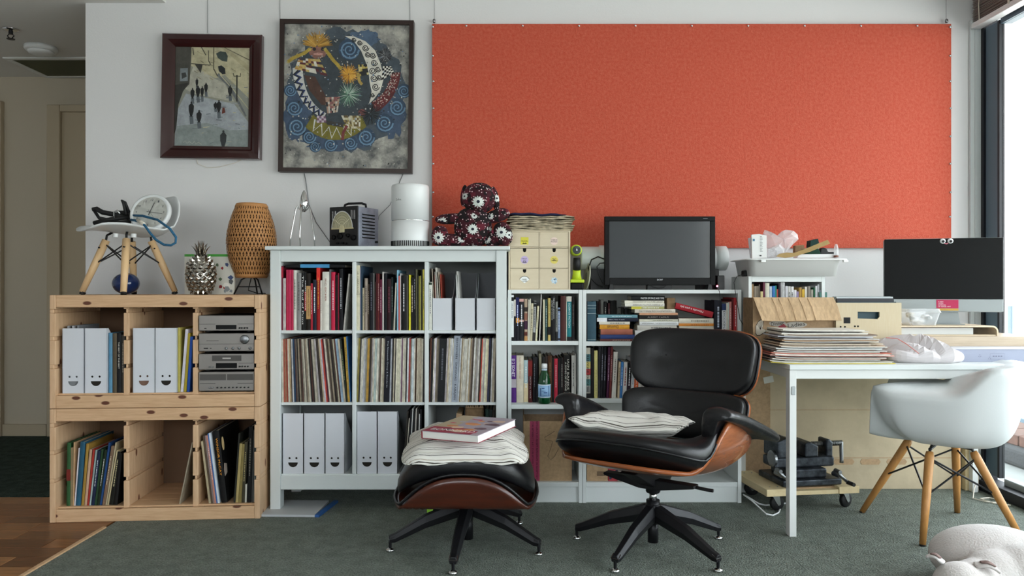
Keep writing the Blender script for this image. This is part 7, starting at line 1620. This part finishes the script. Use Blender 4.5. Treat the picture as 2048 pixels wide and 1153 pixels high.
# ---------------------------------------------------------------- timber dolly with a drill press vise
YD0 = 3.3
t = thing('timber_dolly', 'low pine dolly on black castors under the table', 'dolly', (1.415, 3.725, 0), math.radians(8)); DZ = .0795
for x in (-.185, .185): G().box(x-.052, x+.052, -.19, .175, DZ, DZ+.034).obj('deck_board', 'raw_pine', t, bev=.002)
for y in (-.14, .13): G().box(-.1325, .1325, y-.045, y+.045, DZ, DZ+.02).obj('cross_board', 'raw_pine', t, bev=.002)
G().box(-.1325, .1325, -.15, .16, DZ+.0202, DZ+.027).obj('deck_panel', 'kraft', t)
for x in (-.18, .18):
    for y in (-.145, .125):
        for k in (-.02, .02): G().cyl((x+k, y, DZ+.034), (x+k, y, DZ+.0355), .004, n=8).obj('screw', 'steel', t)
        cst = G().box(x-.03, x+.03, y-.025, y+.025, DZ-.0035, DZ).obj('castor', 'chrome', t); a = R.uniform(-.6, .6); zc = .0365
        G().prism([(-.017, DZ-.0035), (.022, DZ-.0035), (.03, zc-.006), (.018, zc-.012), (.008, zc)], -.016, -.013, 'y', Matrix.Translation((x, y, 0)) @ Matrix.Rotation(a, 4, 'Z')).prism([(-.017, DZ-.0035), (.022, DZ-.0035), (.03, zc-.006), (.018, zc-.012), (.008, zc)], .013, .016, 'y', Matrix.Translation((x, y, 0)) @ Matrix.Rotation(a, 4, 'Z')).obj('fork', 'chrome', cst)
        G().lathe([(.001, -.011), (.033, -.011), (.0365, -.006), (.0365, .006), (.033, .011), (.001, .011)], 28, M=Matrix.Translation((x, y, 0)) @ Matrix.Rotation(a, 4, 'Z') @ Matrix.Translation((.018, 0, zc)) @ Matrix.Rotation(PI/2, 4, 'X')).obj('wheel', 'rubber', cst, True)
VZ = DZ+.0345
v_ = thing('machine_vise', 'dark iron cross-slide machine vise with crank handles', 'vise', (1.425, 3.685, VZ), math.radians(10))
B = lambda n, m='vise_iron', bev=.004, **k: None
G().box(-.15, .16, -.12, .12, 0, .03).obj('base_slide', 'vise_iron', v_, bev=.006); G().box(-.1, .1, -.09, .09, .03, .075).obj('cross_slide', 'vise_iron', v_, bev=.008)
G().box(-.16, .16, -.06, .06, .075, .125).obj('vise_bed', 'vise_iron', v_, bev=.01); G().prism([(-.15, .125), (-.06, .125), (-.06, .215), (-.1, .225), (-.15, .205)], -.07, .07).obj('fixed_jaw', 'vise_iron', v_, bev=.008); G().prism([(.0, .125), (.07, .125), (.07, .18), (.03, .2), (.0, .195)], -.065, .065).obj('moving_jaw', 'vise_iron', v_, bev=.008)
G().prism([(.13, .1), (.165, .1), (.165, .19), (.15, .205), (.13, .205)], -.04, .04).obj('screw_block', 'vise_iron', v_, bev=.008)
G().cyl((.06, 0, .175), (.235, 0, .178), .011).obj('lead_screw', 'steel', v_)
for k in range(16): G().lathe([(.0125, -.0018), (.014, 0), (.0125, .0018)], 14, M=Matrix.Translation((.075+k*.0095, 0, .1755)) @ Matrix.Rotation(PI/2, 4, 'Y')).obj('screw_thread', 'steel', v_)
G().tube([(.232, 0, .185), (.236, 0, .178), (.238, 0, .09), (.238, 0, .075)], [.009, .01, .009, .010], 10).obj('crank_bar', 'steel', v_, True)
for s, x, y in ((-1, -.15, -.1), (1, .12, -.16)):
    G().cyl((x, y+.05, .055), (x, y-.01, .055), .012).obj('spindle', 'steel', v_); G().tube([(x-.03, y-.012, .085), (x, y-.014, .055), (x+.035, y-.012, .025)], .008, 8).obj('crank_arm', 'steel', v_, True); G().cyl((x-.03, y-.012, .085), (x-.03, y-.05, .085), .011, .009).obj('crank_grip', 'steel', v_); G().cyl((x+.035, y-.012, .025), (x+.035, y-.06, .025), .010, .009).obj('crank_grip', 'rubber', v_)
G().lathe([(.001, 0), (.04, 0), (.04, .012), (.03, .016), (.001, .016)], 20, M=Matrix.Translation((-.15, -.03, .12)) @ Matrix.Rotation(-PI/2, 4, 'Y')).obj('dial_plate', 'steel', v_)
wire('white power cord running along the floor to the dolly', [W(1487, 990, 3.66), (1.15, 3.55, .05), (1.19, 3.46, .012), (1.22, 3.46, .006), (1.26, 3.5, .006), (1.29, 3.56, .006)], .004, 'white_plastic', 'extension_lead', 'cable')
wire('second white power cord curving under the dolly', [(1.16, 3.66, .04), (1.2, 3.6, .02), (1.24, 3.62, .006), (1.3, 3.64, .006), (1.38, 3.66, .006)], .004, 'white_plastic', 'extension_lead', 'cable')
wire('cream flex coiled on the carpet by the window track', [W(1952, 968, 3.85), W(1948, 980, 3.82), (2.33, 3.74, .006), (2.36, 3.68, .006), (2.42, 3.66, .006), (2.45, 3.7, .006), (2.42, 3.75, .006), (2.36, 3.73, .008), (2.38, 3.66, .006), (2.44, 3.62, .006)], .003, 'cord_cream', 'loose_flex', 'cable')
# things lying on the floor
t = thing('flat_folder', 'pale folder with blue edge lying on carpet under white unit', 'folder', (-1.03, 3.56, 0), math.radians(-2)); G().box(-.16, .115, -.11, .13, .001, .012).obj('cover', 'plain', t, bev=.001, color='#b9bcbf')
G().prism([(.115, -.11), (.135, -.11), (.16, .13), (.14, .13)], .001, .0125, 'z').obj('blue_edge', 'plain', t, color='#2c5a9a'); 
t = thing('green_book', 'lime green booklet on the carpet behind the ottoman', 'booklet', (-.23, 3.57, 0)); G().box(-.175, .175, -.05, .09, .0, .02).obj('cover', 'plain', t, bev=.001, color='#8fc83a'); G().box(-.17, .17, -.046, .088, .004, .016).obj('pages', 'pages', t)
tag(G().box(-.035, .03, 3.55, 3.62, .0, .026).obj('white_packet', 'white_card', bev=.002), 'small white packet on the carpet beside the green booklet', 'packet')

# ---------------------------------------------------------------- sleeping white dog
DO = Vector((1.70, 2.60, 0)); t = thing('dog', 'white short-haired dog curled up asleep on the carpet', 'dog', DO)
def blobs(name, items, m, vox, parent, it=10):
    g = G()
    for (x, y, z), (a, b, c), rz in items:
        M_ = Matrix.Translation((x, y, z)) @ Matrix.Rotation(rz, 4, 'Z'); g.sq((a, b, c), 1, 1, 16, 22, lambda p: M_ @ p)
    o = g.obj(name, m, parent, True); r = o.modifiers.new('skin', 'REMESH'); r.mode = 'VOXEL'; r.voxel_size = vox; r.use_smooth_shade = True
    s_ = o.modifiers.new('soft', 'SMOOTH'); s_.factor = .6; s_.iterations = it
    return o
blobs('body', [((.02, .03, .105), (.215, .165, .115), -.35), ((-.03, .12, .085), (.12, .10, .085), .5), ((-.06, .13, .055), (.08, .075, .06), .3), ((.15, -.06, .105), (.155, .145, .115), -.6), ((.26, -.02, .075), (.10, .14, .08), .3), ((.29, -.12, .05), (.07, .13, .05), .1), ((.05, -.12, .1), (.15, .12, .105), 0), ((-.06, -.11, .1), (.12, .1, .085), .2), ((-.15, -.14, .09), (.10, .085, .075), .2), ((-.225, -.17, .09), (.088, .085, .078), .2), ((-.245, -.255, .062), (.05, .08, .046), -.1), ((-.252, -.325, .045), (.036, .055, .034), -.1), ((.1, -.25, .035), (.16, .045, .035), .15), ((.24, .14, .045), (.11, .03, .03), -.7)], 'dog_coat', .009, t, 6)
def ear(name, base, tip, w_, fold):
    b_, tp = Vector(base), Vector(tip); ax = tp-b_; sd = ax.cross(Vector((0, 0, 1))).normalized()
    def fn(u, v):
        f = (v+1)/2; return b_+ax*f+sd*u*w_*(1.05-.8*f)+Vector((0, -.01*f*f, -fold*max(0, f-.45)**1.5*2.2+.014*(1-u*u)*(1-f)))
    o = G().sheet(fn, .007, 6, 26, .9).obj(name, 'dog_coat', t, True)
    G().sheet(lambda u, v: fn(u*.6, v*.62)+Vector((0, -.005, .006)), .003, 5, 22, .9).obj('ear_lining', 'dog_ear', o, True); return o
ear('ear', (-.262, -.14, .145), (-.315, -.115, .20), .03, .035)
ear('ear', (-.18, -.165, .15), (-.125, -.205, .185), .032, .04)
G().sq((.016, .013, .011), 1, 1, 8, 12).obj('nose', 'rubber', t, True, loc=(-.256, -.376, .052))
for x in (-.265, -.215): G().tube([(x-.012, -.238, .118), (x, -.246, .114), (x+.012, -.238, .118)], .003, 6).obj('closed_eyelid', 'dog_ear', t)
G().tube([(.16, .2, .08), (.24, .2, .06), (.32, .12, .045), (.345, .02, .04)], [.026, .022, .015, .008], 10).obj('tail', 'dog_coat', t, True)
